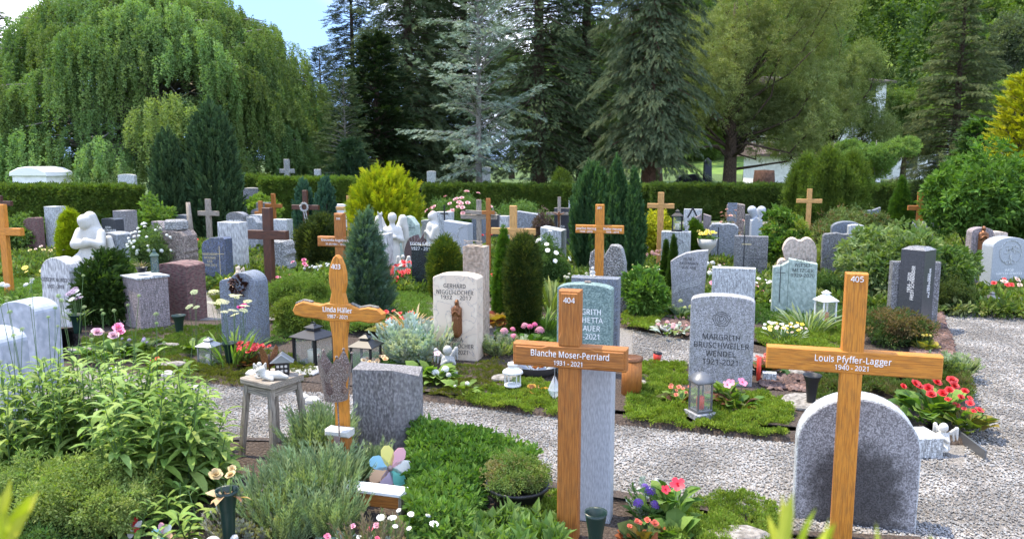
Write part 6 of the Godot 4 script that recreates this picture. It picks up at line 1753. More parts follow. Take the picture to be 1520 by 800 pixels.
func build_middle_graves():
	var o: Node3D
	# ---- second row, from the left
	o = stone("rough rounded white granite stone with dark handwriting", Vector3(-4.643, 0, -8), 0.372, 0.708, 0.16, "oval", M.white_marble, ROW_TURN, 0.006)
	words(o, "GIUSEPPE MONIZZO", 0.036, 0.5, M.engraved, 0, true, 0.72)
	words(o, "1937 - 2016", 0.036, 0.43, M.engraved, 0, true, 0.8)
	var gb := stone("squat rough pink grey granite block with a dark slate top", Vector3(-3.689, 0, -7.8), 0.344, 0.549, 0.3, "flat", M.granite_pink, -0.7)
	part("top_plate", box(0.373, 0.018, 0.33, 0.004), M.granite_light, gb, Vector3(0, 0.549 + 0.0025, 0))
	var lp := lantern("little patina bronze lantern on the pink granite block", Vector3(-3.56, 0.584, -7.75), 0.075, 0.24, M.patina, M.patina, 0.4)
	var bw := pot("dry moss bowl on the pink granite block", Vector3(-3.718, 0.577, -7.8), 0.055, 0.05, M.black_plastic)
	plant("dry_moss", "withered twigs in the bowl on the granite block", Vector3(-3.718, 0.577, -7.8) + Vector3(0, 0.04, 0), {r = 0.05, leaves = 40, len = 0.07, col = [Color(0.2, 0.17, 0.1), Color(0.26, 0.2, 0.13)], lsh = SH.blade_thin})
	o = stone("red brown layered stone with curved top and rough side", Vector3(-3.53, 0, -8.3), 0.365, 0.62, 0.3, "bow", M.red_stone, -0.3)
	# rose stone
	o = stone("grey granite stone with rounded shoulder and bronze rose", Vector3(-2.458, 0, -7.1), 0.38, 0.69, 0.2, "hump", M.granite_slate)
	words(o, "RÖSLI\nWYSS-MÜLLER", 0.03, 0.434, M.engraved_grey, 0.02)
	var rose := start()
	for i in 5:
		var n := 5
		for k in n:
			var a := TAU * k / n + i * 0.6
			var r0 := 0.014 + i * 0.011
			var c := Vector3(cos(a) * r0, sin(a) * r0, 0.035 - i * 0.006)
			add_leaf(rose, c, Vector3(cos(a + 0.8), sin(a + 0.8), 0.5 - i * 0.12).normalized(), Vector3(-sin(a), cos(a), 0.2).normalized(), 0.03 + i * 0.009, 0.03 + i * 0.008, 0.5)
	part("bronze_rose", done(rose), M.dark_bronze, o, Vector3(0.02, 0.588, 0.1))
	var rl := start()
	for a in [0.4, 2.5, 3.5, 5.2]: add_leaf(rl, Vector3(cos(a) * 0.04, sin(a) * 0.04, 0.01), Vector3(cos(a), sin(a), 0.15), Vector3(-sin(a), cos(a), 0.2).normalized(), 0.07, 0.05, 0.4)
	part("bronze_leaf", done(rl), M.dark_bronze, o, Vector3(0.02, 0.588, 0.1))
	figure("angel_figurine", "small stone coloured reading angel on the shoulder of the rose stone", Vector3(-2.515, 0.62, -7.15), cherub(0.11), M.figure_cream, -0.2)
	# veined marble stone with the bronze madonna, and the rippled stone behind it
	o = stone("rippled beige sandstone stele right behind the veined marble stone", Vector3(-0.322, 0, -7), 0.199, 0.929, 0.16, "flat", M.sandstone)
	for k in 11:
		var pts := []
		for i in 7: pts.append(Vector2(-0.085 + 0.028 * i, 0.78 + k * 0.022 + 0.004 * sin(i * 1.7 + k * 2.1)))
		line(o, "ripple", pts, 0.007, M.sandstone, 0.006)
	o = stone("cream veined marble stone with a bronze madonna", Vector3(-0.452, 0, -6.5), 0.387, 0.758, 0.17, "bow", M.marble, ROW_TURN)
	var hh: float = 0.758
	words(o, "GERHARD\nNIGGLI-LOCHER", 0.035, hh - 0.105, M.engraved, 0.0, false, 0.92)
	words(o, "1932", 0.034, hh - 0.175, M.engraved, -0.075)
	words(o, "2017", 0.034, hh - 0.175, M.engraved, 0.095)
	part("madonna", madonna(0.31), M.bronze, o, Vector3(0.02, hh - 0.5, 0.095))
	words(o, "MARIA\nNIGGLI-LOCHER\n1938 - 2021", 0.035, hh - 0.583, M.engraved, 0.0, false, 0.92)
	# the stones behind the routed cross
	o = stone("dark slate blue granite stone behind the green stone", Vector3(0.716, 0, -6.6), 0.405, 0.709, 0.13, "flat", M.granite_slate)
	o = stone("green stone with white lettering and a pebble on top", Vector3(0.571, 0, -6), 0.426, 0.752, 0.12, "bow", M.green_stone, ROW_TURN)
	words(o, "MARGRITH\nZACCHETTA\nDONAUER\n1937-2021", 0.042, 0.461, M.print_white, 0.0, false, 0.95)
	flat_rock("pebble", "small brown pebble lying on the green stone", Vector3(0.587, 0.752, -6) + Vector3(0, -0.004, 0), 0.055, 0.04, 0.02, M.granite_brown, "pebble")
	figure("white_cherub", "white round cherub head on the dark slate blue stone", Vector3(0.687, 0.706, -6.62), cherub(0.09, false), M.figure_white, 0)
	stone("rough granite stone with two rounded peaks behind the honey cross", Vector3(1.064, 0, -8.6), 0.414, 0.775, 0.16, "em", M.granite_rough, ROW_TURN, 0.008)
	# the rose granite
	o = stone("speckled grey granite stone with an engraved rose", Vector3(1.57, 0, -5.75), 0.459, 0.706, 0.14, "bow", M.granite)
	var gh: float = 0.706
	for k in 4:
		var pts := []
		for i in 15:
			var a := TAU * i / 14 + k * 0.4
			var r := (0.062 - k * 0.015) * (1.0 + 0.1 * sin(a * 5 + k))
			pts.append(Vector2(cos(a) * r - 0.005, gh - 0.155 + sin(a) * r * 0.85))
		line(o, "engraved_rose", pts, 0.004, M.engraved, 0.001)
	words(o, "MARGRITH\nBRUSCHWEILER\nWENDEL\n1921-2021", 0.041, gh - 0.385, M.engraved, 0.0, false, 0.98)
	# ---- third row, right
	o = stone("grey granite stone that sweeps up to the right with three carved waves", Vector3(1.937, 0, -8.5), 0.395, 0.727, 0.12, "swoop", M.granite)
	words(o, "HUBER\nKAUFMANN\nVON ARB", 0.03, 0.6, M.engraved, 0.0, false, 0.9)
	for k in 3:
		line(o, "carved_wave", [Vector2(-0.16, 0.27 + k * 0.022), Vector2(-0.08, 0.32 + k * 0.022), Vector2(0.02, 0.35 + k * 0.022), Vector2(0.1, 0.37 + k * 0.022), Vector2(0.17, 0.42 + k * 0.022)], 0.008, M.white_marble, 0.002)
	stone("plain pale granite slab seen from its bare back", Vector3(2.285, 0, -8), 0.428, 0.597, 0.12, "flat", M.granite_light)
	o = stone("right part of the pale green double stone with dark name", Vector3(3.103, 0, -8.3), 0.286, 0.649, 0.12, "tilted", M.pale_green_stone)
	words(o, "RUEDI\nWIESLI-\nMETZGER\n1929-2020", 0.036, 0.58, M.engraved)
	o = stone("narrow left part of the pale green double stone with thin cross", Vector3(2.885, 0, -8.35), 0.158, 0.621, 0.12, "rise", M.pale_green_stone)
	line(o, "engraved_cross", [Vector2(0, 0.2), Vector2(0, 0.62)], 0.007, M.engraved)
	line(o, "engraved_cross", [Vector2(-0.045, 0.52), Vector2(0.045, 0.52)], 0.006, M.engraved)
	# angular black pillar with wings
	var pl := thing("gravestone", "angular anthracite pillar with vertical white lettering and dark side wings", "gravestone", Vector3(4.045, -0.018, -7.75) * Vector3(1, 0, 1), -0.12, "gravestones")
	var ph: float = 0.813
	var st := start()
	var q := 0.165
	for i in 4:
		var a := i * PI / 2
		var b := a + PI / 2
		quad(st, Vector3(sin(a) * q, 0, cos(a) * q), Vector3(sin(a) * q, ph, cos(a) * q), Vector3(sin(b) * q, ph, cos(b) * q), Vector3(sin(b) * q, 0, cos(b) * q))
	part("pillar", done(st), M.anthracite, pl)
	var tp := start()
	add_lathe(tp, [[q * 1.005, ph], [q * 0.6, ph + 0.03], [0, ph + 0.035]], 4)
	part("cap", done(tp), M.granite_dark, pl, Vector3.ZERO, Vector3(0, PI / 2, 0))
	for s in [-1, 1]: part("side_wing", box(0.12, ph - 0.13, 0.1, 0.006), M.granite_dark, pl, Vector3(s * 0.17, 0, -0.07))
	var nl := 0.1167
	for e in [["FREDY SCHWANDER", -1, 0.09, 0.055], ["1934 - 2020", -1, 0.055, 0.035], ["PIA SCHWANDER", 1, 0.06, 0.035], ["1935 - 2021", 1, 0.09, 0.055]]:
		var s: float = e[1]
		var nd := Vector3(s, 0, 1).normalized()
		var along := Vector3(1, 0, -s).normalized() * s
		var c: Vector3 = nd * (nl + 0.001) + Vector3(1, 0, -s).normalized() * (e[2] - 0.075 if s < 0 else 0.075 - e[2]) + Vector3(0, ph * 0.6, 0)
		var tx := part("inscription", text_mesh(e[0], 0.032), M.print_white, pl, c)
		tx.basis = Basis(Vector3.UP, s * PI / 4) * Basis(Vector3.BACK, PI / 2)
		tx.scale = Vector3(0.85, 1, 1)
	middle_covers()
	middle_things()


func cover(label: String, poly: PackedVector2Array, per: float, size: Array, cols: Array, sh: Mesh, y = 0.035, lump = 0.06, m = null):
	var i := Inst.new()
	spread(i, poly, per, size, y, cols, 0.26, 0.7, lump, -0.3)
	var o := scatter("ground_cover", i, sh, m if m else M.leaf, self, label)
	o.set_meta("category", "ground cover")


func middle_covers():
	var SED := [Color(0.17, 0.235, 0.03), Color(0.22, 0.29, 0.045), Color(0.13, 0.19, 0.028)]
	var MOSS := [Color(0.1, 0.11, 0.018), Color(0.14, 0.15, 0.025), Color(0.12, 0.16, 0.025)]
	cover("light green sedum carpet in front of the engraved rose stone", PackedVector2Array([Vector2(0.852, -5.516), Vector2(1.259, -5.484), Vector2(1.744, -5.484), Vector2(1.908, -5.327), Vector2(1.843, -4.969), Vector2(1.658, -4.563), Vector2(1.174, -4.715), Vector2(0.736, -4.877)]), 4200, [0.018, 0.042], SED, SH.sedum)
	cover("green sedum mat beside the white round lantern", PackedVector2Array([Vector2(-0.291, -5.484), Vector2(0, -5.79), Vector2(0.344, -5.566), Vector2(0.301, -4.983), Vector2(0, -5.093), Vector2(-0.326, -5.266)]), 4200, [0.018, 0.04], SED, SH.sedum)
	cover("brownish moss carpet in front of the veined marble stone", PackedVector2Array([Vector2(-0.809, -5.737), Vector2(-0.328, -6.212), Vector2(-0.139, -6.316), Vector2(0.159, -6.013), Vector2(0, -5.566), Vector2(-0.324, -5.237), Vector2(-0.674, -5.452)]), 5200, [0.014, 0.024], MOSS, SH.moss)
	cover("moss and sedum behind the red grave candle", PackedVector2Array([Vector2(0.971, -6.316), Vector2(1.411, -6.171), Vector2(1.269, -5.484), Vector2(0.848, -5.484)]), 4200, [0.02, 0.035], SED, SH.sedum)
	cover("moss between stones in front of the bronze rose stone", PackedVector2Array([Vector2(-3.024, -6.316), Vector2(-1.982, -6.65), Vector2(-1.535, -6.013), Vector2(-1.621, -5.566), Vector2(-2.156, -5.684), Vector2(-2.884, -6.013)]), 3600, [0.018, 0.03], MOSS, SH.moss)
	cover("green moss at the foot of the pink granite block", PackedVector2Array([Vector2(-3.765, -7.431), Vector2(-2.901, -7.733), Vector2(-2.449, -6.65), Vector2(-3.024, -6.316), Vector2(-3.551, -6.316), Vector2(-4.004, -7.152)]), 3000, [0.02, 0.035], [Color(0.09, 0.14, 0.025), Color(0.12, 0.18, 0.03)], SH.moss)
	cover("bright moss patch between the red stone and the blue stone", PackedVector2Array([Vector2(-3.821, -9.683), Vector2(-3.836, -10.301), Vector2(-3.023, -9.683), Vector2(-2.636, -8.413), Vector2(-3.292, -8.602)]), 2500, [0.025, 0.04], MOSS, SH.moss)
	cover("heathery green cushion behind the arched stone", PackedVector2Array([Vector2(2.408, -6.013), Vector2(2.996, -6.316), Vector2(3.545, -6.013), Vector2(3.154, -5.178), Vector2(2.934, -5.178), Vector2(2.544, -5.327), Vector2(2.086, -5.178)]), 5200, [0.03, 0.055], [Color(0.075, 0.11, 0.03), Color(0.1, 0.14, 0.035), Color(0.13, 0.12, 0.05)], SH.moss, 0.06, 0.1)
	cover("low green cushion plants around the pale green double stone", PackedVector2Array([Vector2(2.337, -7.431), Vector2(2.684, -7.893), Vector2(3.441, -7.733), Vector2(2.924, -6.535), Vector2(2.233, -6.892)]), 3200, [0.03, 0.05], SED, SH.moss, 0.04, 0.05)
	cover("low light green cushions before the tall leafy perennial", PackedVector2Array([Vector2(1.208, -8.413), Vector2(1.757, -8.413), Vector2(1.298, -7.431), Vector2(1.122, -7.796)]), 2500, [0.03, 0.05], SED, SH.moss, 0.05, 0.05)
	cover("mossy green patch before the little tree relief stone", PackedVector2Array([Vector2(5.084, -9.22), Vector2(5.878, -9.683), Vector2(5.555, -9.004), Vector2(4.895, -8.798)]), 1800, [0.03, 0.05], MOSS, SH.moss)
	cover("low green cover beside the rippled stele", PackedVector2Array([Vector2(-0.162, -7.431), Vector2(0.632, -8.059), Vector2(0.543, -6.892), Vector2(0.172, -6.535), Vector2(-0.117, -6.65)]), 2600, [0.03, 0.055], LEAF, SH.small_leaves, 0.04, 0.04)
	cover("mixed low green around the silver ragwort", PackedVector2Array([Vector2(-1.516, -6.65), Vector2(-0.666, -6.316), Vector2(-0.607, -5.737), Vector2(-1.027, -5.826), Vector2(-1.609, -6.316)]), 2600, [0.03, 0.05], LEAF, SH.small_leaves, 0.04, 0.04)
	cover("low green cover behind the bronze rose stone", PackedVector2Array([Vector2(-2.173, -6.892), Vector2(-0.843, -8.059), Vector2(-1.008, -9.683), Vector2(-2.855, -9.683)]), 900, [0.04, 0.07], LIGHT_LEAF, SH.small_leaves, 0.05, 0.05)
	cover("low green planting between the third row stones", PackedVector2Array([Vector2(1.245, -8.413), Vector2(3.311, -7.431), Vector2(3.83, -7.431), Vector2(4.954, -9.683), Vector2(3.262, -10.468), Vector2(1.582, -10.759)]), 700, [0.04, 0.08], LEAF, SH.small_leaves, 0.05, 0.05)
	cover("low green planting left behind the rounded white stone", PackedVector2Array([Vector2(-5.759, -8.059), Vector2(-5.238, -8.602), Vector2(-4.367, -9.683), Vector2(-5.429, -12.096), Vector2(-7.431, -10.468)]), 700, [0.05, 0.09], LIGHT_LEAF, SH.small_leaves, 0.05, 0.05)
	# bark chips
	var ch := Inst.new()
	for poly in [PackedVector2Array([Vector2(3.214, -6.253), Vector2(3.75, -6.424), Vector2(4.687, -8.413), Vector2(4.54, -8.413)]), PackedVector2Array([Vector2(4.814, -8.719), Vector2(5.712, -8.413), Vector2(6.487, -9.586), Vector2(5.574, -9.446)]), PackedVector2Array([Vector2(1.156, -7.796), Vector2(1.72, -7.289), Vector2(1.977, -8.413), Vector2(1.318, -8.413)]), PackedVector2Array([Vector2(1.818, -5.566), Vector2(2.131, -5.484), Vector2(2.381, -6.013), Vector2(1.958, -6.013)])]:
		spread(ch, poly, 2200, [0.018, 0.034], 0.045, [Color(0.06, 0.035, 0.028), Color(0.1, 0.06, 0.048), Color(0.15, 0.096, 0.08)], 0.25, 0.4)
	var cm := scatter("bark_mulch", ch, SH.pebble, M.pebble, self, "reddish brown bark chips spread between the graves")
	cm.set_meta("category", "mulch")


func middle_things():
	# flat stones laid in the planting
	for f in [[Vector3(2.006, -0.065, -5.2), 0.34, 0.4, "large pale stepping stone left of the arched stone"], [Vector3(0.923, -0.052, -5.65), 0.2, 0.18, "flat stone slab under the wooden stump vase"], [Vector3(-0.051, -0.035, -5.8), 0.24, 0.16, "pale flagstone under the white round lantern"], [Vector3(-3.997, -0.05, -6.5), 0.4, 0.14, "flat pale stone edging left of the pink blossoms"], [Vector3(-3.705, -0.061, -6.7), 0.35, 0.12, "pale border stone under the pink lilies"], [Vector3(-3.123, -0.051, -6.85), 0.3, 0.12, "flat border stone before the pink granite block"], [Vector3(1.496, 0.006, -8.1), 0.14, 0.1, "flat light stone in the bark chips"], [Vector3(2.213, -0.047, -5.95), 0.16, 0.12, "small pale stone beside the black cone vase"], [Vector3(-2.755, -0.053, -6.2), 0.22, 0.12, "pale rock left of the silver lantern"]]:
		flat_rock("flat_stone", f[3], Vector3(f[0].x, 0.03, f[0].z), f[1], f[2], 0.04, M.flagstone, "stone")
	# heart stone
	var hs := part("heart_stone", slab(prof("heart", 0.12, 0.1), 0.03, 0.008), M.figure_white, self, Vector3(1.495, 0, -7.374) + Vector3(0, 0.06, 0), Vector3(-1.1, 0.1, 0))
	tag(hs, "small white heart shaped stone lying on the bark chips", "stone")
	# lanterns
	lantern("grey metal lantern with a red candle in front of the engraved rose stone", Vector3(1.231, 0, -4.956) + Vector3(0, 0.03, 0), 0.115, 0.31, M.grey_metal, M.red_wax, 0.35, true, M.granite)
	lantern("white square lantern with a red candle beside the pale green double stone", Vector3(3.194, 0, -7.86) + Vector3(0, 0.03, 0), 0.16, 0.36, M.white_paint, M.red_wax, 0.25)
	lantern("big black house shaped lantern left of the live edge cross", Vector3(-1.631, 0, -6.316) + Vector3(0, 0.03, 0), 0.25, 0.34, M.black_metal, M.cream_wax, -0.5)
	lantern("black pierced lantern under the right arm of the live edge cross", Vector3(-1.163, 0, -6.091) + Vector3(0, 0.03, 0), 0.19, 0.3, M.black_metal, M.cream_wax, -0.3)
	lantern("small silver lantern with white roof among the yarrow", Vector3(-2.497, 0, -6.316) + Vector3(0, 0.03, 0), 0.14, 0.22, M.zinc, M.cream_wax, -0.3)
	var wl := thing("round_lantern", "little white round tin lantern on the pale flagstone", "lantern", Vector3(0.005, 0, -5.549) + Vector3(0, 0.065, 0))
	part("base", lathe([[0, 0], [0.062, 0], [0.062, 0.012], [0, 0.012]], 16), M.white_paint, wl)
	for i in 6: part("bar", box(0.008, 0.085, 0.005, 0.001), M.white_paint, wl, Vector3(cos(i * PI / 3), 0, sin(i * PI / 3)) * 0.056 + Vector3(0, 0.012, 0))
	part("glass", lathe([[0.05, 0.012], [0.05, 0.095]], 16), M.glass, wl)
	part("roof", lathe([[0.062, 0.094], [0.078, 0.097], [0.07, 0.115], [0.035, 0.135], [0.028, 0.15], [0.04, 0.153], [0.034, 0.172], [0, 0.18]], 18), M.white_paint, wl)
	# red candle, wooden stump vase, crystal drop
	var rc := thing("grave_candle", "red plastic grave candle with dark lid near the gravel", "candle", Vector3(1.193, 0, -6.316) + Vector3(0, 0.03, 0))
	part("cup", lathe([[0, 0], [0.028, 0], [0.036, 0.08], [0, 0.08]], 14), M.red_wax, rc)
	part("lid", lathe([[0.036, 0.08], [0.036, 0.095], [0, 0.1]], 14), M.black_metal, rc)
	rc.rotation.z = -0.12
	var rt := thing("grave_candle", "tall slim red candle at the right edge of the engraved rose stone", "candle", Vector3(1.873, 0, -5.79) + Vector3(0, 0.02, 0))
	part("cup", lathe([[0, 0], [0.017, 0], [0.017, 0.2], [0, 0.2]], 12), M.red_wax, rt)
	var ws := thing("wooden_vase", "brown wooden stump vase with copper rim beside the grey stele", "vase", Vector3(0.857, 0, -5.452) + Vector3(0, 0.03, 0))
	part("body", lathe([[0, 0], [0.075, 0], [0.07, 0.26], [0.0, 0.26]], 12), M.chestnut_v, ws)
	part("rim", lathe([[0.076, 0.25], [0.078, 0.275], [0.06, 0.28], [0, 0.27]], 14), M.bronze, ws)
	var cd := thing("crystal_drop", "clear crystal drop hanging from a thin rod before the zinc bowl", "ornament", Vector3(0.294, 0, -5.266) + Vector3(0, 0.03, 0))
	part("rod", tube([Vector3(0.0, -0.03, 0.02), Vector3(0.0, 0.3, 0.02), Vector3(0.0, 0.33, 0.0)], [0.003, 0.003, 0.002], 5), M.zinc, cd)
	part("drop", lathe([[0, 0.02], [0.03, 0.05], [0.045, 0.09], [0.03, 0.13], [0.008, 0.18], [0, 0.2]], 8, false), M.crystal, cd)
	# zinc bowl with a basket
	var zb := thing("zinc_bowl", "oval zinc bowl planted with coral bells", "bowl", Vector3(0.195, 0, -5.975) + Vector3(0, 0.03, 0))
	part("bowl", lathe([[0, 0], [0.1, 0], [0.16, 0.04], [0.19, 0.085], [0.196, 0.09], [0.18, 0.085], [0.1, 0.02], [0, 0.02]], 24), M.zinc, zb)
	small("orange leafed coral bells growing in the zinc bowl", Vector3(0.195, 0, -5.975) + Vector3(0, 0.08, 0), 0.08, SH.ball, 0.018, 5, [Color(0.6, 0.2, 0.1)], 0.1, [Color(0.4, 0.12, 0.04), Color(0.35, 0.25, 0.05)], 0.09, SH.round_leaf, 22)
	small("amber leafed heuchera in front of the crystal drop", Vector3(0.167, 0, -5.388) + Vector3(0, 0.03, 0), 0.05, SH.ball, 0.01, 2, [Color(0.5, 0.25, 0.1)], 0.08, [Color(0.36, 0.2, 0.03), Color(0.3, 0.12, 0.04)], 0.085, SH.round_leaf, 18)
	# vases
	cone_vase("black cone vase standing by the pale stepping stone", Vector3(2.029, 0, -5.149) + Vector3(0, 0.02, 0), 0.24, 0.06, M.black_plastic)
	cone_vase("dark green cone vase beside the red brown layered stone", Vector3(-3.154, 0, -7.289) + Vector3(0, 0.02, 0), 0.22, 0.065, M.green_plastic)
	cone_vase("dark green cone vase with white flowers by the rounded white stone", Vector3(-4.2, 0, -7.431) + Vector3(0, 0.02, 0), 0.2, 0.075, M.green_plastic)
	cone_vase("green cone vase under the yarrow in front of the rose stone", Vector3(-2.308, 0, -6.253) + Vector3(0, 0.02, 0), 0.2, 0.06, M.green_plastic)
	cone_vase("black cone vase with eucalyptus before the marble stone", Vector3(-0.849, 0, -6.535) + Vector3(0, 0.02, 0), 0.16, 0.05, M.black_plastic)
	# bouquets
	small("white umbel bouquet in the vase by the rounded white stone", Vector3(-4.2, 0, -7.431) + Vector3(0, 0.14, 0), 0.06, SH.umbel, 0.04, 12, WHITE + [Color(0.5, 0.35, 0.5)], 0.3, LIGHT_LEAF, 0.16, SH.blade_thin, 26)
	plant("yarrow", "tall pale yellow yarrow in front of the rose stone", Vector3(-2.28, 0, -6.253) + Vector3(0, 0.03, 0), {r = 0.16, leaves = 60, len = 0.3, lean = 0.35, col = LIGHT_LEAF, lsh = SH.blade_thin, fl = SH.umbel, fn = 13, fs = 0.055, fc = [Color(0.55, 0.55, 0.25), Color(0.62, 0.62, 0.36)], fh = 0.55, fr = 0.17, face = 0.1})
	plant("carnation", "single magenta carnation among the yarrow", Vector3(-2.244, 0, -6.424) + Vector3(0, 0.03, 0), {r = 0.03, leaves = 8, len = 0.2, col = LEAF, lsh = SH.blade_thin, fl = SH.rose, fn = 2, fs = 0.045, fc = [Color(0.6, 0.02, 0.25)], fh = 0.5})
	plant("green_angelica", "pale green umbel stems left of the rose stone", Vector3(-2.752, 0, -6.65) + Vector3(0, 0.03, 0), {r = 0.05, leaves = 10, len = 0.2, col = LIGHT_LEAF, fl = SH.umbel, fn = 3, fs = 0.045, fc = [Color(0.45, 0.52, 0.25)], fh = 0.5})
	small("scarlet begonias at the foot of the rose stone", Vector3(-2.115, 0, -6.253) + Vector3(0, 0.03, 0), 0.14, SH.begonia, 0.04, 16, RED, 0.16, BRONZE_LEAF, 0.1, SH.round_leaf, 40)
	small("bright red begonias left of the pinkish cushion by the rose stone", Vector3(-2.822, 0, -6.052) + Vector3(0, 0.03, 0), 0.03, SH.rose, 0.035, 2, [Color(0.7, 0.12, 0.03)], 0.1, LEAF, 0.07)
	plant("pink_lily", "pink lilies beside the pink granite block", Vector3(-3.411, 0, -6.535) + Vector3(0, 0.03, 0), {r = 0.2, leaves = 40, len = 0.16, col = LEAF, lsh = SH.blade_wide, fl = SH.rose, fn = 4, fs = 0.06, fc = [Color(0.8, 0.25, 0.42), Color(0.8, 0.5, 0.58)], fh = 0.24})
	small("dark leaved flowers beside the pink lilies", Vector3(-3.258, 0, -6.697) + Vector3(0, 0.03, 0), 0.16, SH.ball, 0.025, 5, [Color(0.3, 0.25, 0.4)], 0.12, [Color(0.05, 0.08, 0.03), Color(0.1, 0.16, 0.04)], 0.13, SH.blade_wide, 46)
	plant("dusty_miller", "silvery ragwort mass left of the veined marble stone", Vector3(-0.789, 0, -6.424) + Vector3(0, 0.03, 0), {r = 0.24, leaves = 190, len = 0.22, lean = 0.7, lift = 0.14, col = SILVER, lsh = SH.silver, lm = M.leaf_soft})
	plant("bronze_grass", "orange bronze grass behind the silvery ragwort", Vector3(-0.956, 0, -7.289) + Vector3(0, 0.03, 0), {r = 0.16, leaves = 90, len = 0.3, lean = 0.9, col = [Color(0.4, 0.25, 0.12), Color(0.5, 0.38, 0.2)], lsh = SH.blade_thin})
	small("red and yellow leaved bedding behind the silvery ragwort", Vector3(-1.104, 0, -7.431) + Vector3(0, 0.03, 0), 0.2, SH.begonia, 0.035, 10, RED, 0.2, [Color(0.3, 0.28, 0.1), Color(0.2, 0.22, 0.06)], 0.14, SH.blade_wide, 50)
	small("white hydrangea like flowers right of the silvery ragwort", Vector3(-0.531, 0, -5.737) + Vector3(0, 0.03, 0), 0.1, SH.ball, 0.04, 4, WHITE, 0.1, LIGHT_LEAF, 0.12, SH.blade_wide, 34)
	plant("lily_plant", "pink bud lily with broad leaves left of the grey angel", Vector3(-0.642, 0, -5.826) + Vector3(0, 0.03, 0), {r = 0.12, leaves = 26, len = 0.18, col = LIGHT_LEAF, lsh = SH.blade_wide, fl = SH.trumpet, fn = 1, fs = 0.06, fc = [Color(0.78, 0.4, 0.42)], fh = 0.22})
	small("yellow green leafed plant at the corner of the marble grave", Vector3(-0.363, 0, -5.484) + Vector3(0, 0.03, 0), 0.09, SH.ball, 0.02, 2, WHITE, 0.08, LIGHT_LEAF, 0.11, SH.blade_wide, 26)
	figure("angel_figurine", "grey white crouching angel beside the veined marble stone", Vector3(-0.505, 0, -5.975) + Vector3(0, 0.03, 0), cherub(0.24), M.figure_grey, 0.3)
	plant("eucalyptus_sprig", "blue green eucalyptus sprig in the black vase", Vector3(-0.849, 0, -6.535) + Vector3(0, 0.14, 0), {r = 0.04, leaves = 22, len = 0.2, lean = 1.6, col = [Color(0.1, 0.2, 0.19), Color(0.14, 0.25, 0.22)], lsh = SH.silver})
	small("peach coloured roses behind the pale grey stele with slanted corner", Vector3(-1.079, 0, -6.013) + Vector3(0, 0.03, 0), 0.1, SH.rose, 0.03, 12, [Color(0.75, 0.5, 0.25), Color(0.75, 0.6, 0.4)], 0.12, LEAF, 0.1, SH.blade_wide, 26)
	small("pink dipladenia in front of the engraved rose stone", Vector3(1.514, 0, -5.149) + Vector3(0, 0.03, 0), 0.12, SH.trumpet, 0.05, 3, PINK, 0.17, LEAF + BRONZE_LEAF, 0.13, SH.blade_wide, 46)
	small("bronze leafed begonia left of the grey red candle lantern", Vector3(1.152, 0, -5.207) + Vector3(0, 0.03, 0), 0.09, SH.begonia, 0.022, 8, [Color(0.55, 0.15, 0.08)], 0.12, BRONZE_LEAF + LIGHT_LEAF, 0.09, SH.round_leaf, 36)
	plant("upright_leaves", "light green upright foliage before the engraved rose stone", Vector3(1.482, 0, -5.266) + Vector3(0, 0.03, 0), {r = 0.06, leaves = 16, len = 0.18, lean = 0.3, col = LIGHT_LEAF, lsh = SH.blade_wide})
	small("red begonias right of the engraved rose stone", Vector3(2.011, 0, -6.013) + Vector3(0, 0.03, 0), 0.1, SH.begonia, 0.03, 7, [Color(0.6, 0.15, 0.1)], 0.14, [Color(0.05, 0.1, 0.03), Color(0.2, 0.1, 0.05)], 0.12, SH.round_leaf, 40)
	var nm := part("name_block", box(0.1, 0.09, 0.06, 0.004), M.granite_light, self, Vector3(1.943, 0, -5.754) + Vector3(0, 0.02, 0), Vector3(0, ROW_TURN, 0))
	tag(nm, "small pale stone block beside the red begonias", "stone")
	# big red begonias by the path, the white angel and the white block
	plant("red_begonia", "large scarlet begonias behind the arched stone", Vector3(2.728, 0, -4.877) + Vector3(0, 0.03, 0), {r = 0.2, leaves = 80, len = 0.14, col = LEAF + LIGHT_LEAF, lsh = SH.round_leaf, lift = 0.1, fl = SH.rose, fn = 13, fs = 0.044, fc = RED, fh = 0.24})
	plant("red_begonia", "bronze leaved begonias at the corner of the gravel path", Vector3(2.818, 0, -4.715) + Vector3(0, 0.03, 0), {r = 0.12, leaves = 46, len = 0.11, col = [Color(0.2, 0.16, 0.04), Color(0.14, 0.18, 0.04)], lsh = SH.round_leaf, lift = 0.06, fl = SH.begonia, fn = 7, fs = 0.032, fc = RED, fh = 0.17})
	var wb := part("white_block", box(0.17, 0.12, 0.2, 0.005), M.granite_light, self, Vector3(2.384, 0, -4.409), Vector3(0, 0.1, 0))
	tag(wb, "pale granite block right behind the arched stone", "stone")
	figure("angel_figurine", "white curled up angel on the bed beside the gravel path", Vector3(2.51, 0, -4.387) + Vector3(0, 0.02, 0), cherub(0.17), M.figure_white, -0.8)
	var ed := part("metal_edging", box(0.012, 0.06, 0.35, 0.002), M.grey_metal, self, Vector3(2.715, 0, -4.451), Vector3(0, -0.1, 0))
	tag(ed, "thin metal edging strip at the corner of the bed", "edging")
	small("white and yellow small flowers before the pale green double stone", Vector3(2.515, 0, -7.098) + Vector3(0, 0.03, 0), 0.2, SH.begonia, 0.025, 34, WHITE + YELLOW + WHITE + [Color(0.8, 0.6, 0.5)], 0.16, SILVER + LEAF, 0.12, SH.blade_thin, 90)
	plant("grass_tuft", "grey green grass tuft at the foot of the pale green stone", Vector3(2.878, 0, -7.49) + Vector3(0, 0.03, 0), {r = 0.18, leaves = 110, len = 0.28, lean = 0.5, col = [Color(0.18, 0.24, 0.13), Color(0.25, 0.3, 0.18)], lsh = SH.blade_thin})
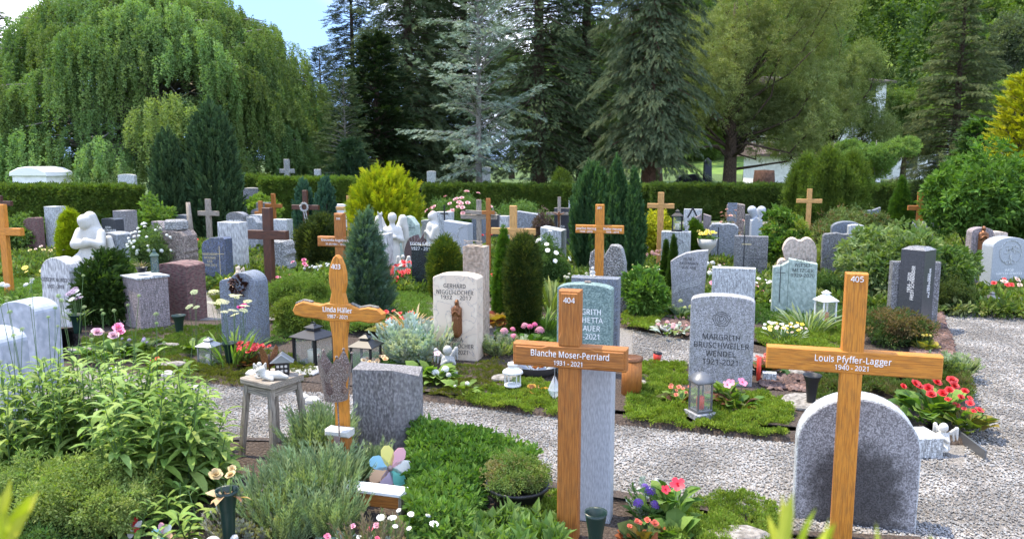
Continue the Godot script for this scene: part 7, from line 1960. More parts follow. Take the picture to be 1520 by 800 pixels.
	small("pink and cream succulents left of the engraved rose stone", Vector3(1.526, 0, -7.431) + Vector3(0, 0.03, 0), 0.16, SH.ball, 0.03, 9, [Color(0.7, 0.35, 0.35), Color(0.65, 0.65, 0.45)], 0.09, SILVER + LIGHT_LEAF, 0.1, SH.blade_wide, 50)
	small("dark leaved plant at the foot of the wavy grey stone", Vector3(1.77, 0, -8.127) + Vector3(0, 0.03, 0), 0.16, SH.ball, 0.03, 4, [Color(0.4, 0.45, 0.15)], 0.16, [Color(0.04, 0.07, 0.03), Color(0.08, 0.12, 0.05)], 0.15, SH.blade_wide, 44)
	small("pale clay pot flowers beside the wavy grey stone", Vector3(1.898, 0, -9.683) + Vector3(0, 0.03, 0), 0.09, SH.trumpet, 0.05, 3, WHITE + RED, 0.26, LEAF, 0.14)
	small("rose pink geraniums beside the dark columnar yew", Vector3(0.163, 0, -6.892) + Vector3(0, 0.03, 0), 0.13, SH.ball, 0.05, 4, [Color(0.8, 0.12, 0.3), Color(0.75, 0.3, 0.4)], 0.2, LEAF, 0.13, SH.round_leaf, 40)
	small("pink geraniums left of the routed cross", Vector3(-0.018, 0, -6.697) + Vector3(0, 0.03, 0), 0.09, SH.ball, 0.04, 3, PINK, 0.18, LEAF, 0.12, SH.round_leaf, 26)
	plant("lime_grass", "lime green grass clump behind the routed cross", Vector3(0.325, 0, -7.431) + Vector3(0, 0.03, 0), {r = 0.14, leaves = 90, len = 0.26, lean = 0.5, col = LIGHT_LEAF, lsh = SH.blade_thin})
	plant("day_lily", "arching green leaves between yew column and green stone", Vector3(0.425, 0, -8.413) + Vector3(0, 0.03, 0), {r = 0.14, leaves = 70, len = 0.42, lean = 0.5, col = [Color(0.12, 0.17, 0.04), Color(0.16, 0.2, 0.06)], lsh = SH.blade_thin})
	plant("coral_bells", "bronze and red foliage left of the dark columnar yew", Vector3(-0.148, 0, -7.733) + Vector3(0, 0.03, 0), {r = 0.1, leaves = 34, len = 0.16, col = [Color(0.35, 0.15, 0.06), Color(0.3, 0.2, 0.06), Color(0.2, 0.05, 0.04)], lsh = SH.round_leaf})
	plant("silver_thyme", "pale silvery cushion below the bright green cone", Vector3(-0.099, 0, -6.65) + Vector3(0, 0.03, 0), {r = 0.16, leaves = 130, len = 0.14, col = [Color(0.3, 0.32, 0.22), Color(0.22, 0.26, 0.14)], lsh = SH.silver})
	small("begonia plant in front of the thorny rose", Vector3(3.617, 0, -6.745) + Vector3(0, 0.03, 0), 0.07, SH.ball, 0.02, 5, YELLOW, 0.14, [Color(0.2, 0.22, 0.05), Color(0.3, 0.25, 0.06)], 0.1, SH.round_leaf, 26)
	plant("grey_santolina", "grey green cushion at the end of the gravel bed", Vector3(3.429, 0, -5.975) + Vector3(0, 0.03, 0), {r = 0.13, leaves = 90, len = 0.15, col = [Color(0.16, 0.2, 0.1), Color(0.2, 0.25, 0.14)], lsh = SH.silver})
	# white rocks and a slab
	flat_rock("white_slab", "white marble slab lying under the big black lantern", Vector3(-1.651, 0, -6.013) + Vector3(0, 0.03, 0), 0.34, 0.26, 0.03, M.white_marble, "stone", 0.3)
	for f in [[Vector3(-3.148, 0, -6.013), "white rock at the end of the moss", 0.1], [Vector3(-2.66, 0, -5.899), "pale rounded rock by the moss edge", 0.1], [Vector3(-1.983, 0, -5.862), "white angular rock in front of the scarlet begonias", 0.13], [Vector3(-1.47, 0, -5.327), "white pebble rock right of the wooden stool", 0.09], [Vector3(-1.376, 0, -5.237), "grey rock below the rusty crown", 0.1], [Vector3(2.225, 0, -6.253), "white rock among the gravel right of the rose granite", 0.12], [Vector3(2.32, 0, -6.212), "second pale rock among the gravel", 0.1], [Vector3(-2.309, 0, -5.566), "pale rock at the moss bed corner", 0.08]]:
		flat_rock("rock", f[1], f[0] + Vector3(0, 0.02, 0), f[2], f[2] * 0.8, f[2] * 0.6, M.figure_white, "rock")


func build_near_graves():
	var o: Node3D
	# pale blue stones at the left edge
	stone("pale blue marble stone with a bowed top beside the tall herbs", Vector3(-3.694, 0, -5.9), 0.363, 0.643, 0.22, "round_bow", M.blue_marble)
	stone("pale blue marble stone cut by the left frame edge", Vector3(-3.35, 0, -4.95), 0.363, 0.625, 0.2, "round_bow", M.blue_marble)
	# stele behind the routed cross
	o = stone("tall brushed grey stele right behind the routed oak cross", Vector3(0.357, 0, -3.5), 0.224, 0.808, 0.1, "flat", M.brushed_grey, ROW_TURN)
	# routed oak cross
	o = cross("routed oak cross numbered 404 with white lettering", Vector3(0.251, 0.647, -3.3) * Vector3(1, 0, 1), 0.495, 1.15, 0.094, 0.812, 0.91 - 0.812, "chestnut", ROW_TURN, true)
	plate_text(o, "404", 0.022, 1.109, 0.0, 0.007)
	plate_text(o, "Blanche Moser-Perriard", 0.026, 0.874, 0.005, 0.0105, 0.88)
	plate_text(o, "1931 - 2021", 0.02, 0.836, 0.0, 0.0105, 0.88)
	# honey cross in front of the arched stone
	o = cross("plain honey oak cross numbered 405 with white lettering", Vector3(1.465, 0.647, -3.3) * Vector3(1, 0, 1), 0.7, 1.222, 0.088, 0.788, 0.886 - 0.788, "honey", ROW_TURN)
	plate_text(o, "405", 0.023, 1.199)
	plate_text(o, "Louis Pfyffer-Lagger", 0.027, 0.85, 0.0, 0.0045, 0.9)
	plate_text(o, "1940 - 2021", 0.021, 0.815, 0.0, 0.0045, 0.9)
	# arched granite with a damp stain soaked into its face
	o = thing("gravestone", "dark speckled arched granite stone with a damp stain behind the honey cross", "gravestone", Vector3(1.623, 0.567, -3.55) * Vector3(1, 0, 1) + Vector3(0, -0.02, 0), -0.3, "gravestones")
	var aw: float = 0.534
	var ah: float = 0.612 + 0.02
	part("slab", slab(prof("arch", aw, ah), 0.13, 0.004), M.granite_light, o)
	part("polished_face", slab(inset(prof("arch", aw, ah), 0.007), 0.008, 0.002, Rect2(-aw / 2, 0, aw, ah)), damp_granite(), o, Vector3(0, 0, 0.065))
	live_edge_cross()
	# the low stele with a slanted corner behind it
	var st := start()
	var h0: float = 0.512
	var f := [Vector3(-0.13, 0, 0.06), Vector3(0.11, 0, 0.06), Vector3(0.24, 0, -0.02), Vector3(0.24, 0, -0.12), Vector3(-0.13, 0, -0.12)]
	var hs := [h0, h0, h0 - 0.05, h0 - 0.02, h0 + 0.0]
	for i in 5:
		var j := (i + 1) % 5
		quad(st, f[i], f[i] + Vector3.UP * hs[i], f[j] + Vector3.UP * hs[j], f[j])
	for i in range(1, 4): tri(st, f[0] + Vector3.UP * hs[0], f[i + 1] + Vector3.UP * hs[i + 1], f[i] + Vector3.UP * hs[i])
	var s := thing("gravestone", "low dry grey stele with a slanted right corner behind the live edge cross", "gravestone", Vector3(-0.778, 0.296, -4.4) * Vector3(1, 0, 1), -0.1, "gravestones")
	part("slab", done(st), M.dry_grey, s)
	stool()


func damp_granite() -> StandardMaterial3D:
	var n := 512
	var im := Image.create(n, n, false, Image.FORMAT_RGB8)
	var fn := FastNoiseLite.new()
	fn.frequency = 0.012
	fn.fractal_octaves = 4
	var gr := FastNoiseLite.new()
	gr.noise_type = FastNoiseLite.TYPE_CELLULAR
	gr.cellular_return_type = FastNoiseLite.RETURN_CELL_VALUE
	gr.fractal_type = FastNoiseLite.FRACTAL_NONE
	gr.frequency = 0.22
	for y in n:
		for x in n:
			var u := (x + 0.5) / n - 0.5
			var v := (y + 0.5) / n
			# the stain: soaked in the middle and foot, with a ragged outline some way in from the dry edge
			var edge := minf(0.5 - absf(u), 0.5)
			var k := smoothstep(0.02, 0.26, edge + fn.get_noise_2d(x, y) * 0.1) * smoothstep(0.22, 0.5, v + fn.get_noise_2d(x + 900, y) * 0.1 - absf(u) * 0.3)
			var g := (gr.get_noise_2d(x, y) + 1.0) * 0.5
			var c := lerpf(0.38, 0.7, g) * lerpf(1.0, 0.5, k)
			im.set_pixel(x, y, Color(c, c * 0.995, c * 1.01))
	var m := StandardMaterial3D.new()
	m.albedo_texture = ImageTexture.create_from_image(im)
	m.roughness = 0.45
	return m


func live_edge_cross():
	var d := 3.95
	var at: Vector3 = Vector3(-0.884, 0.439, -3.95) * Vector3(1, 0, 1)
	var o := thing("live_edge_cross", "honey wood cross with wavy natural edges numbered 403", "cross", at, ROW_TURN)
	var t := 0.035
	o.set_meta("t", t / 2)
	var yt: float = 1.22
	var ya: float = 0.926
	# post outline: narrow foot, waists, a rounded head
	var L := [[0.0, 0.036], [ya - 0.14, 0.037], [ya - 0.06, 0.05], [ya + 0.0, 0.052], [ya + 0.05, 0.046], [ya + 0.1, 0.034], [ya + 0.15, 0.046], [ya + 0.2, 0.046], [yt - 0.05, 0.036], [yt - 0.015, 0.02], [yt, 0.004]]
	var p := PackedVector2Array()
	for q in L: p.append(Vector2(q[1], q[0] - (0.08 if q[0] == 0.0 else 0.0)))
	for i in range(L.size() - 1, -1, -1): p.append(Vector2(-L[i][1] * 1.02, L[i][0] - (0.08 if L[i][0] == 0.0 else 0.0)))
	part("post", slab(p, t, 0.006), M.honey_v, o)
	var a := PackedVector2Array([Vector2(-0.262, -0.005), Vector2(-0.25, -0.026), Vector2(-0.2, -0.036), Vector2(-0.12, -0.04), Vector2(-0.05, -0.05), Vector2(0.05, -0.048), Vector2(0.12, -0.04), Vector2(0.17, -0.046), Vector2(0.22, -0.042), Vector2(0.25, -0.02), Vector2(0.252, 0.005), Vector2(0.22, 0.03), Vector2(0.17, 0.036), Vector2(0.12, 0.026), Vector2(0.07, 0.044), Vector2(0.0, 0.046), Vector2(-0.06, 0.046), Vector2(-0.1, 0.034), Vector2(-0.15, 0.04), Vector2(-0.2, 0.048), Vector2(-0.245, 0.028)])
	var arm := part("crossbar", slab(a, t + 0.006, 0.006), M.honey_h, o, Vector3(0.0, ya, 0.0))
	# strips of bark left on the upper edge
	var st := start()
	for run in [[18, 20], [11, 14]]:
		var pts := []
		for i in range(run[0], run[1] + 1): pts.append(Vector3(a[i].x, a[i].y, 0.0))
		add_tube(st, pts, [0.011], 5)
	part("bark_edge", done(st), M.grey_bark, arm, Vector3.ZERO)
	plate_text(o, "403", 0.024, 1.162)
	plate_text(o, "Linda Häller", 0.026, 0.94, 0.0, 0.0045, 0.85)
	plate_text(o, "1987 - 2021", 0.018, 0.905, 0.0, 0.0045, 0.9)
	# little box with ribbon tied to the foot of the post
	var bx := thing("memory_box", "small wooden box with a white lid and brown ribbon at the cross foot", "box", at + Vector3(0.0, 0.0, 0.08), ROW_TURN)
	part("box", box(0.11, 0.3, 0.06, 0.004), M.chestnut_v, bx)
	part("lid", box(0.135, 0.035, 0.08, 0.008), M.figure_white, bx, Vector3(0, 0.3, 0))
	part("ribbon", box(0.03, 0.24, 0.006, 0.002), M.ribbon, bx, Vector3(0.0, 0.08, 0.036))
	# rusty crown on a rod
	var c := thing("metal_ornament", "rusty pierced metal crown on a thin rod before the live edge cross", "ornament", at + Vector3(0.0, 0, 0.13))
	part("rod", tube([Vector3(0.03, 0.0, 0.06), Vector3(0.01, 0.5, 0.02), Vector3(0, 0.513, 0)], [0.004, 0.004, 0.004], 5), M.rusty, c)
	var cr := start()
	var yb: float = 0.506
	var hh: float = 0.743 - yb
	var n := 40
	for i in n:
		var v := []
		for e in [i, i + 1]:
			var an: float = TAU * e / n
			var top := hh * (0.62 + 0.38 * absf(fmod(e / float(n) * 5.0, 1.0) * 2.0 - 1.0))
			v.append([Vector3(cos(an) * 0.058, yb, sin(an) * 0.058), Vector3(cos(an) * 0.085, yb + top, sin(an) * 0.085), an, top])
		# pierced eye in the middle of every second scallop
		var hole: bool = (i % 8) in [2, 3, 4, 5]
		var a0: Vector3 = v[0][0]
		var a1: Vector3 = v[0][1]
		var b0: Vector3 = v[1][0]
		var b1: Vector3 = v[1][1]
		if hole:
			quad(cr, a0, a0.lerp(a1, 0.25), b0.lerp(b1, 0.25), b0)
			quad(cr, a0.lerp(a1, 0.66), a1, b1, b0.lerp(b1, 0.66))
		else:
			quad(cr, a0, a1, b1, b0)
	add_lathe(cr, [[0, yb], [0.058, yb]], n)
	part("crown", done(cr), M.rusty, c)
	# beads on the points of the crown
	for i in 5: part("bead", lathe([[0, -0.009], [0.009, 0], [0, 0.009]], 8), M.rusty, c, Vector3(cos(TAU * i / 5) * 0.085, yb + hh, sin(TAU * i / 5) * 0.085))


func stool():
	var at: Vector3 = Vector3(-1.354, 0, -4.304)
	var o := thing("wooden_stool", "weathered grey wooden stool holding small figures", "stool", at, -0.55)
	var h := 0.49
	part("seat", box(0.25, 0.035, 0.25, 0.006), M.old_h, o, Vector3(0, h - 0.035, 0))
	for i in 4:
		var sx := -1 if i & 1 else 1
		var sz := -1 if i & 2 else 1
		var top := Vector3(sx * 0.095, h - 0.034, sz * 0.095)
		var foot := Vector3(sx * 0.135, -0.02, sz * 0.135)
		var st := start()
		var ax := 0.014
		var v := []
		for e in [foot, top]:
			for q in [[-1, -1], [1, -1], [1, 1], [-1, 1]]: v.append(e + Vector3(q[0] * ax, 0, q[1] * ax))
		for k in 4: quad(st, v[k], v[(k + 1) % 4], v[4 + (k + 1) % 4], v[4 + k])
		quad(st, v[0], v[3], v[2], v[1])
		part("leg", done(st), M.old_v, o)
	for i in 4:
		var a := i * PI / 2
		part("apron", box(0.17, 0.05, 0.014, 0.003), M.old_h, o, Vector3(sin(a), 0, cos(a)) * 0.1 + Vector3(0, h - 0.086, 0), Vector3(0, a, 0))
	var top := at + Vector3(0, h, 0)
	figure("angel_figurine", "small white kneeling angel on the wooden stool", top + Vector3(-0.06, 0, 0.03), cherub(0.09), M.figure_white, 0.2)
	figure("reclining_figurine", "small white reclining figure in front on the wooden stool", top + Vector3(0.03, 0, 0.08), moulded([[Vector3(-0.05, 0.03, 0), Vector3(0.03, 0.025, 0), 0.022, 0.022], [Vector3(0.03, 0.025, 0), Vector3(0.075, 0.015, 0.01), 0.02, 0.012], [Vector3(-0.06, 0.055, 0), Vector3(-0.06, 0.06, 0), 0.02, 0.02], [Vector3(-0.04, 0.02, 0.015), Vector3(0, 0.01, 0.03), 0.012, 0.01]], 0.006, 0.01), M.figure_white, 0.1)
	var hd := thing("bird_house_figure", "grey tin house figurine with dark pierced windows on the stool", "figurine", top + Vector3(0.05, 0, -0.03), 0.2)
	part("wall", box(0.075, 0.075, 0.06, 0.003), M.black_metal, hd)
	part("roof", slab(PackedVector2Array([Vector2(-0.065, 0), Vector2(0.065, 0), Vector2(0.0, 0.05)]), 0.085, 0.003), M.zinc, hd, Vector3(0, 0.075, 0))
	for i in 6: part("pane", box(0.014, 0.014, 0.004, 0.001), M.figure_white, hd, Vector3(-0.022 + 0.022 * (i % 3), 0.02 + 0.026 * int(i / 3), 0.031))
	# butterfly with upright wings
	var bf := thing("butterfly_ornament", "rust coloured butterfly ornament standing on the stool", "ornament", top + Vector3(-0.02, 0, -0.02), 0.3)
	part("body", tube([Vector3(0, 0, 0), Vector3(0, 0.08, 0), Vector3(0, 0.12, 0.01)], [0.004, 0.008, 0.005], 6), M.dark_bronze, bf)
	for s in [-1, 1]:
		part("wing", slab(PackedVector2Array([Vector2(0, 0.04), Vector2(0.035, 0.05), Vector2(0.05, 0.08), Vector2(0.06, 0.15), Vector2(0.045, 0.17), Vector2(0.02, 0.13), Vector2(0, 0.09)]), 0.003, 0.001), M.bronze, bf, Vector3.ZERO, Vector3(0, 0.5 if s > 0 else PI - 0.5, 0))


func build_near_plants():
	var SED := [Color(0.16, 0.23, 0.035), Color(0.21, 0.28, 0.05), Color(0.13, 0.19, 0.03)]
	cover("fresh green sedum mat in front of the gravel right of the grey stele", PackedVector2Array([Vector2(0.831, -3.689), Vector2(1.106, -3.719), Vector2(1.253, -3.556), Vector2(1.232, -3.355), Vector2(1.126, -3.173), Vector2(0.549, -3.173), Vector2(0.694, -3.487)]), 5000, [0.016, 0.036], SED, SH.sedum)
	cover("green sedum mat below the black bowl", PackedVector2Array([Vector2(-0.128, -3.556), Vector2(0.238, -3.782), Vector2(0.217, -3.173), Vector2(-0.173, -3.173)]), 5000, [0.016, 0.036], SED, SH.sedum)
	# glossy ground cover behind the pinwheel
	var pa := Inst.new()
	var poly: PackedVector2Array = PackedVector2Array([Vector2(-0.585, -4.43), Vector2(-0.236, -4.409), Vector2(0.111, -4.128), Vector2(0.124, -3.931), Vector2(-0.123, -3.905), Vector2(-0.173, -3.487), Vector2(-0.206, -3.232), Vector2(-0.335, -3.062), Vector2(-0.456, -3.355)])
	spread(pa, poly, 1800, [0.05, 0.08], 0.05, [Color(0.06, 0.13, 0.03), Color(0.085, 0.17, 0.035), Color(0.12, 0.21, 0.045)], 0.22, 0.7, 0.06)
	spread(pa, poly, 1900, [0.05, 0.08], 0.12, [Color(0.075, 0.155, 0.03), Color(0.11, 0.2, 0.04), Color(0.15, 0.25, 0.055)], 0.22, 0.7, 0.08)
	var po := scatter("ground_cover", pa, SH.leaves, M.leaf, self, "glossy dark green ground cover beside the pinwheel")
	po.set_meta("category", "ground cover")
	cover("broad pale green leaves at the bottom below the black bowl", PackedVector2Array([Vector2(-0.335, -3.355), Vector2(0, -3.419), Vector2(0.213, -3.355), Vector2(0.192, -3.009), Vector2(-0.33, -3.009)]), 700, [0.07, 0.11], [Color(0.13, 0.22, 0.06), Color(0.17, 0.26, 0.08)], SH.broad, 0.06, 0.05)
	# lavender bushes
	for q in [[Vector3(-1.099, 0, -3.419), 0.11, 0.2, "lavender bush in front of the wooden stool"], [Vector3(-0.924, 0, -3.592), 0.13, 0.24, "fullest lavender bush before the rusty crown"], [Vector3(-0.807, 0, -3.292), 0.09, 0.18, "lavender bush beside the little wooden bench"], [Vector3(-1.157, 0, -3.905), 0.06, 0.14, "lavender behind the legs of the stool"], [Vector3(-0.754, 0, -3.905), 0.06, 0.16, "small lavender at the foot of the low stele"], [Vector3(-0.993, 0, -3.262), 0.1, 0.18, "young lavender sprout by the silver cushion"], [Vector3(-1.053, 0, -4.128), 0.1, 0.26, "lavender between the stool and the low stele"]]:
		plant("lavender", q[3], q[0] + Vector3(0, 0.03, 0), {r = q[1], leaves = int(q[1] * 2600), len = q[2], lean = 0.4, lift = 0.06, col = [Color(0.22, 0.28, 0.14), Color(0.27, 0.34, 0.18), Color(0.17, 0.23, 0.11)], lsh = SH.lavender, lm = M.leaf_soft}, "lavender bushes")
	plant("silver_cushion", "silvery dry cushion plant left of the lavender", Vector3(-1.15, 0, -3.262) + Vector3(0, 0.03, 0), {r = 0.13, leaves = 170, len = 0.13, lean = 0.6, lift = 0.06, col = [Color(0.25, 0.24, 0.22), Color(0.32, 0.31, 0.29), Color(0.14, 0.12, 0.1)], lsh = SH.silver})
	# tall herbs on the left
	var HERB := [Color(0.12, 0.195, 0.04), Color(0.165, 0.245, 0.055), Color(0.22, 0.3, 0.085)]
	for q in [[Vector3(-1.769, 0, -3.743), 32, 0.6, 0.2, 0.2, "big leafy perennial in the middle of the left bed"], [Vector3(-1.55, 0, -3.743), 18, 0.4, 0.13, 0.21, "broad leafed perennial next to the dried roses"], [Vector3(-2.131, 0, -3.992), 28, 0.66, 0.2, 0.18, "tall leafy perennial behind the pale green herb"], [Vector3(-2.381, 0, -3.992), 28, 0.62, 0.22, 0.17, "leafy perennial before the pale blue stone"], [Vector3(-2.552, 0, -3.863), 26, 0.58, 0.22, 0.17, "leafy perennial at the left frame edge"], [Vector3(-1.832, 0, -4.224), 16, 0.5, 0.12, 0.17, "leafy perennial at the edge of the gravel"], [Vector3(-1.734, 0, -3.355), 12, 0.2, 0.14, 0.12, "low fern leafed plant above the red toy flower"], [Vector3(-1.445, 0, -3.355), 10, 0.18, 0.12, 0.14, "coarse grey green leaves beside the dark vase"]]:
		herb(q[5], q[0] + Vector3(0, 0.03, 0), q[1], q[2], q[3], q[4], SH.blade, HERB, "tall perennials on the left")
	for q in [[Vector3(-2.445, 0, -3.948), 1.02, 9, "scabious stems with green seed heads before the pale blue stone"], [Vector3(-2.162, 0, -3.948), 0.92, 9, "scabious stems rising from the middle of the left bed"], [Vector3(-1.896, 0, -3.948), 0.9, 8, "scabious stems near the gravel edge"], [Vector3(-2.535, 0, -3.782), 0.85, 7, "scabious stems at the left frame edge"]]:
		plant("scabious", q[3], q[0] + Vector3(0, 0.03, 0), {r = 0.12, leaves = 46, len = 0.12, lean = 0.9, lift = 0.55, col = HERB, lsh = SH.lance, fl = SH.ball, fn = q[2], fs = 0.016, fc = [Color(0.16, 0.25, 0.06), Color(0.22, 0.3, 0.09)], fh = q[1], fr = 0.3}, "tall scabious")
	bush("pale_herb", "pale yellow green bushy herb at the lower left", Vector3(-1.901, 0, -3.355), 0.62, 0.4, SH.small_leaves, 0.045, 2600, [Color(0.24, 0.31, 0.08), Color(0.31, 0.37, 0.12), Color(0.18, 0.24, 0.06)])
	bush("pale_herb", "pale green herb clump beside the cream candle", Vector3(-2.229, 0, -3.419), 0.42, 0.36, SH.small_leaves, 0.05, 1300, [Color(0.15, 0.22, 0.06), Color(0.19, 0.26, 0.08)])
	bush("dark_herb", "low dark green leaf clump at the lower left corner", Vector3(-1.956, 0, -3.062), 0.5, 0.2, SH.small_leaves, 0.06, 900, [Color(0.06, 0.12, 0.03), Color(0.09, 0.15, 0.04)])
	# flowers around the routed cross
	plant("heliotrope", "purple heliotrope beside the grey stele", Vector3(0.613, 0, -3.419) + Vector3(0, 0.03, 0), {r = 0.07, leaves = 30, len = 0.1, lift = 0.05, col = LEAF, lsh = SH.blade_wide, fl = SH.ball, fn = 4, fs = 0.032, fc = [Color(0.1, 0.03, 0.3), Color(0.16, 0.05, 0.4)], fh = 0.15})
	plant("dipladenia", "red dipladenia with glossy upright leaves", Vector3(0.728, 0, -3.419) + Vector3(0, 0.03, 0), {r = 0.07, leaves = 36, len = 0.12, lean = 0.5, lift = 0.14, col = LEAF + LIGHT_LEAF, lsh = SH.blade_wide, fl = SH.trumpet, fn = 2, fs = 0.045, fc = [Color(0.65, 0.02, 0.05)], fh = 0.2, face = 1.0})
	plant("lime_hosta", "lime green ruffled leaves in front of the dipladenia", Vector3(0.705, 0, -3.262) + Vector3(0, 0.03, 0), {r = 0.06, leaves = 26, len = 0.11, lean = 0.5, col = LIGHT_LEAF, lsh = SH.round_leaf})
	plant("bronze_begonia", "bronze orange leaved begonia at the foot of the grey stele", Vector3(0.573, 0, -3.232) + Vector3(0, 0.03, 0), {r = 0.07, leaves = 34, len = 0.09, col = [Color(0.25, 0.08, 0.03), Color(0.2, 0.14, 0.04), Color(0.07, 0.1, 0.03)], lsh = SH.round_leaf, fl = SH.begonia, fn = 6, fs = 0.022, fc = [Color(0.6, 0.1, 0.05)], fh = 0.11})
	plant("white_alyssum", "white and silver bedding behind the heliotrope", Vector3(0.688, 0, -3.542) + Vector3(0, 0.03, 0), {r = 0.09, leaves = 50, len = 0.11, col = SILVER + LEAF, lsh = SH.silver, fl = SH.ball, fn = 5, fs = 0.022, fc = WHITE, fh = 0.13})
	flat_rock("stepping_stone", "flat grey stepping stone at the bottom edge", Vector3(0.998, 0, -3.28) + Vector3(0, 0.02, 0), 0.3, 0.16, 0.05, M.flagstone, "stone")
	cone_vase("empty black green cone vase in front of the grey stele", Vector3(0.318, 0, -2.814) + Vector3(0, 0.02, 0), 0.36, 0.042, M.green_plastic)
	# black bowl
	var pt := thing("black_bowl", "wide black bowl with drooping green plants", "bowl", Vector3(0.026, 0, -3.614) + Vector3(0, 0.03, 0))
	part("bowl", lathe([[0, 0], [0.08, 0], [0.12, 0.05], [0.145, 0.1], [0.155, 0.105], [0.155, 0.12], [0.14, 0.12], [0.13, 0.1], [0, 0.095]], 28), M.black_plastic, pt)
	bush("bowl_plant", "drooping pale green plant in the black bowl", Vector3(0.026, 0, -3.614), 0.34, 0.2, SH.small_leaves, 0.035, 900, [Color(0.13, 0.2, 0.05), Color(0.18, 0.24, 0.07), Color(0.25, 0.22, 0.1)]).position.y = 0.11
	# daisies
	plant("bellis", "white button daisies in front of the little wooden bench", Vector3(-0.462, 0, -3.173) + Vector3(0, 0.03, 0), {r = 0.14, leaves = 80, len = 0.1, col = LEAF, lsh = SH.blade_wide, fl = SH.daisy, fn = 9, fs = 0.024, fc = WHITE, fh = 0.17, face = 0.2})
	plant("pink_saxifrage", "airy dry pinkish flower stems below the pinwheel", Vector3(-0.587, 0, -3.062) + Vector3(0, 0.03, 0), {r = 0.1, leaves = 90, len = 0.15, lean = 0.4, lift = 0.04, col = [Color(0.2, 0.15, 0.1), Color(0.25, 0.2, 0.12), Color(0.12, 0.16, 0.06)], lsh = SH.lavender, fl = SH.begonia, fn = 4, fs = 0.016, fc = [Color(0.65, 0.08, 0.15), Color(0.7, 0.3, 0.35)], fh = 0.13})
	plant("bellis", "mixed white edged green bedding at the bottom beside the lavender", Vector3(-0.671, 0, -3.062) + Vector3(0, 0.03, 0), {r = 0.14, leaves = 90, len = 0.11, col = LIGHT_LEAF + SILVER, lsh = SH.blade_wide, fl = SH.begonia, fn = 6, fs = 0.02, fc = WHITE + PINK, fh = 0.12})
	# sprays of yellow green shrub growing up close to the camera
	for q in [[Vector3(0.186, 1.422, -0.5), 0.17, 9, "blurred yellow green shoots in front of the arched stone"], [Vector3(0.261, 1.408, -0.5), 0.13, 10, "blurred pale shoots below the honey cross"], [Vector3(0.311, 1.408, -0.5), 0.12, 9, "blurred pale shoots at the lower right"], [Vector3(0.357, 1.408, -0.5), 0.13, 8, "blurred shoots in the lower right corner"], [Vector3(-0.355, 1.447, -0.5), 0.16, 12, "blurred yellow shoots at the left frame edge"], [Vector3(0.152, 1.398, -0.5), 0.1, 6, "blurred yellow green tips below the sedum mat"]]:
		var base: Vector3 = q[0]
		var sh := thing("near_shrub", q[3], "shrub", Vector3(base.x, 0, base.z), 0.0, "shrub shoots close to the viewer")
		var stm := start()
		add_tube(stm, [Vector3(0, -0.02, 0), Vector3(0.03, base.y * 0.5, 0), Vector3(0, base.y, 0)], [0.008, 0.006, 0.004], 6)
		part("stem", done(stm), M.twig, sh)
		var inst := Inst.new()
		for i in q[2]:
			var a := R(0, TAU)
			var dir := Vector3(cos(a) * 0.55, 1, sin(a) * 0.4)
			inst.add(aim(dir, R(0, TAU), q[1] * 0.38 * R(0.5, 1.0)), Vector3(R(-0.012, 0.012), base.y - R(0.0, 0.025), R(-0.01, 0.01)), tint([Color(0.3, 0.36, 0.03), Color(0.4, 0.42, 0.06)][i % 2], 0.15))
		scatter("shoots", inst, blade(1.0, 0.16, 0.3), M.leaf, sh)


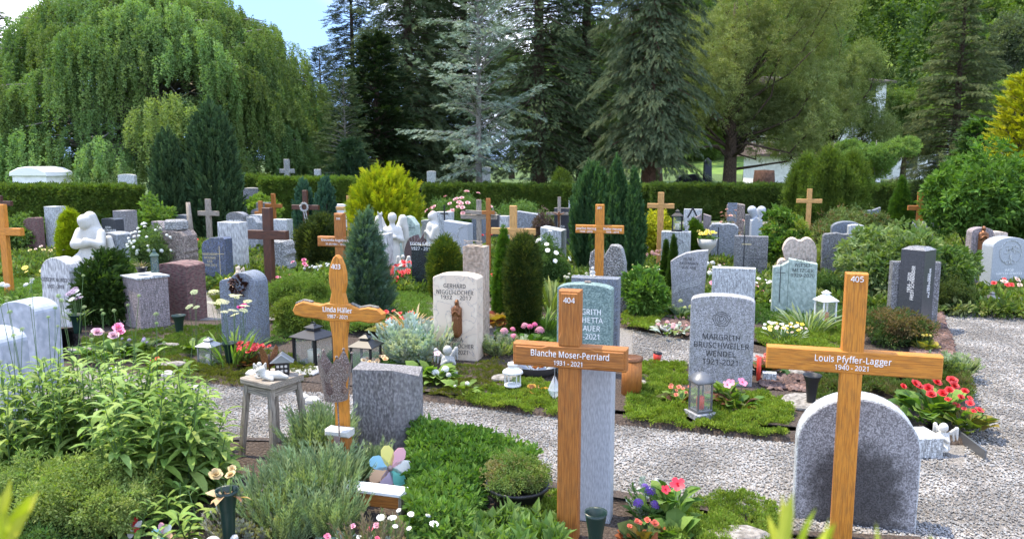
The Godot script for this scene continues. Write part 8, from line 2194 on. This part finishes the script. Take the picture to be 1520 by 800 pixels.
func build_small_things():
	# pinwheel
	var at: Vector3 = Vector3(-0.611, 0.177, -3.75)
	var pw := thing("pinwheel", "pastel garden pinwheel with seven coloured petals", "pinwheel", Vector3(at.x, 0, at.z), 0.2)
	part("rod", tube([Vector3(0, -0.05, 0), Vector3(0, at.y, 0)], [0.006, 0.005], 6), M.rusty, pw)
	var petal := PackedVector2Array([Vector2(-0.006, 0), Vector2(0.008, 0), Vector2(0.03, 0.035), Vector2(0.034, 0.06), Vector2(0.024, 0.082), Vector2(0.006, 0.09), Vector2(-0.012, 0.08), Vector2(-0.02, 0.055), Vector2(-0.016, 0.025)])
	var cols := [Color(0.8, 0.72, 0.2), Color(0.8, 0.42, 0.46), Color(0.8, 0.78, 0.72), Color(0.18, 0.58, 0.47), Color(0.5, 0.4, 0.5), Color(0.78, 0.5, 0.3), Color(0.3, 0.58, 0.7)]
	for i in 7: part("petal", slab(petal, 0.002, 0.0006), petal_mat(cols[i]), pw, Vector3(0, at.y, 0.014), Vector3(-0.15, 0.28, 0.25 - TAU * i / 7)).scale = Vector3(1.3, 1.3, 1.0)
	part("hub", lathe([[0, -0.008], [0.014, -0.004], [0.014, 0.006], [0, 0.012]], 12), M.ribbon, pw, Vector3(0, at.y, 0.016), Vector3(PI / 2, 0, 0))
	# little wooden bench with a white top board
	var d: Vector3 = Vector3(-0.655, 0, -3.5)
	var bn := thing("little_bench", "low wooden bench frame with a white top board beneath the pinwheel", "bench", d, -0.28)
	var hb: float = 0.162
	part("top_board", box(0.33, 0.02, 0.09, 0.004), M.white_paint, bn, Vector3(0, hb, 0))
	part("front_rail", box(0.3, 0.06, 0.018, 0.003), M.chestnut_h, bn, Vector3(0, hb - 0.06, 0.03))
	for s in [-1, 1]: part("leg", box(0.025, hb + 0.02, 0.075, 0.004), M.old_v, bn, Vector3(s * 0.148, -0.02, 0))
	# dried roses in a tall green vase
	cone_vase("tall dark green vase with dried roses and foil", Vector3(-1.171, 0, -3.062) + Vector3(0, 0.0, 0), 0.36, 0.045, M.green_plastic)
	plant("dried_roses", "two dried cream roses in the tall dark vase", Vector3(-1.171, 0, -3.062) + Vector3(0, 0.3, 0), {r = 0.025, leaves = 8, len = 0.1, lean = 1.8, col = [Color(0.4, 0.22, 0.12), Color(0.5, 0.35, 0.2)], lsh = SH.blade_wide, fl = SH.rose, fn = 3, fs = 0.035, fc = [Color(0.6, 0.45, 0.22)], fh = 0.15, fr = 0.06}, "", "flowers")
	# toy flowers at the lower left
	var tf := thing("toy_windmill", "red and white toy windmill flower at the bottom left", "ornament", Vector3(-1.684, 0.075, -3.3) * Vector3(1, 0, 1))
	var ty: float = 0.085
	part("rod", tube([Vector3(0, -0.03, 0), Vector3(0, ty, 0)], [0.004, 0.004], 5), M.red_wax, tf)
	for i in 6: part("petal", slab(petal, 0.003, 0.0008), petal_mat([Color(0.65, 0.03, 0.04), Color(0.8, 0.75, 0.74)][i % 2]), tf, Vector3(0, ty, 0.01), Vector3(-0.5, 0, TAU * i / 6)).scale = Vector3(0.55, 0.55, 0.55)
	var t2 := thing("toy_windmill", "pastel toy windmill flower next to the red one", "ornament", Vector3(-1.531, 0.069, -3.25) * Vector3(1, 0, 1))
	ty = 0.078
	part("rod", tube([Vector3(0, -0.03, 0), Vector3(0, ty, 0)], [0.004, 0.004], 5), M.white_paint, t2)
	for i in 6: part("petal", slab(petal, 0.003, 0.0008), petal_mat([Color(0.75, 0.35, 0.42), Color(0.35, 0.6, 0.68), Color(0.72, 0.7, 0.45), Color(0.15, 0.5, 0.42), Color(0.75, 0.45, 0.28), Color(0.78, 0.76, 0.72)][i]), t2, Vector3(0, ty, 0.01), Vector3(-0.5, 0, TAU * i / 6 + 0.4)).scale = Vector3(0.55, 0.55, 0.55)
	figure("angel_figurine", "white curly cherub at the bottom edge left of the dark vase", Vector3(-1.177, 0, -2.908) + Vector3(0, 0.02, 0), cherub(0.22), M.figure_white, 0.2)
	var cc := thing("jar_candle", "cream candle in a glass jar at the lower left", "candle", Vector3(-2.098, 0, -3.262) + Vector3(0, 0.03, 0))
	part("wax", lathe([[0, 0.004], [0.038, 0.004], [0.038, 0.1], [0, 0.098]], 16), M.cream_wax, cc)
	part("jar", lathe([[0, 0], [0.042, 0], [0.042, 0.13], [0.039, 0.13]], 16), M.glass, cc)
	flat_rock("flat_stone", "grey flat stone under the cream candle", Vector3(-2.055, 0, -3.22) + Vector3(0, 0.0, 0), 0.3, 0.2, 0.03, M.flagstone, "stone")
	flat_rock("flat_stone", "pale round rock below the lavender at the bottom edge", Vector3(-0.894, 0, -3.062) + Vector3(0, 0.0, 0), 0.14, 0.1, 0.08, M.figure_grey, "stone")
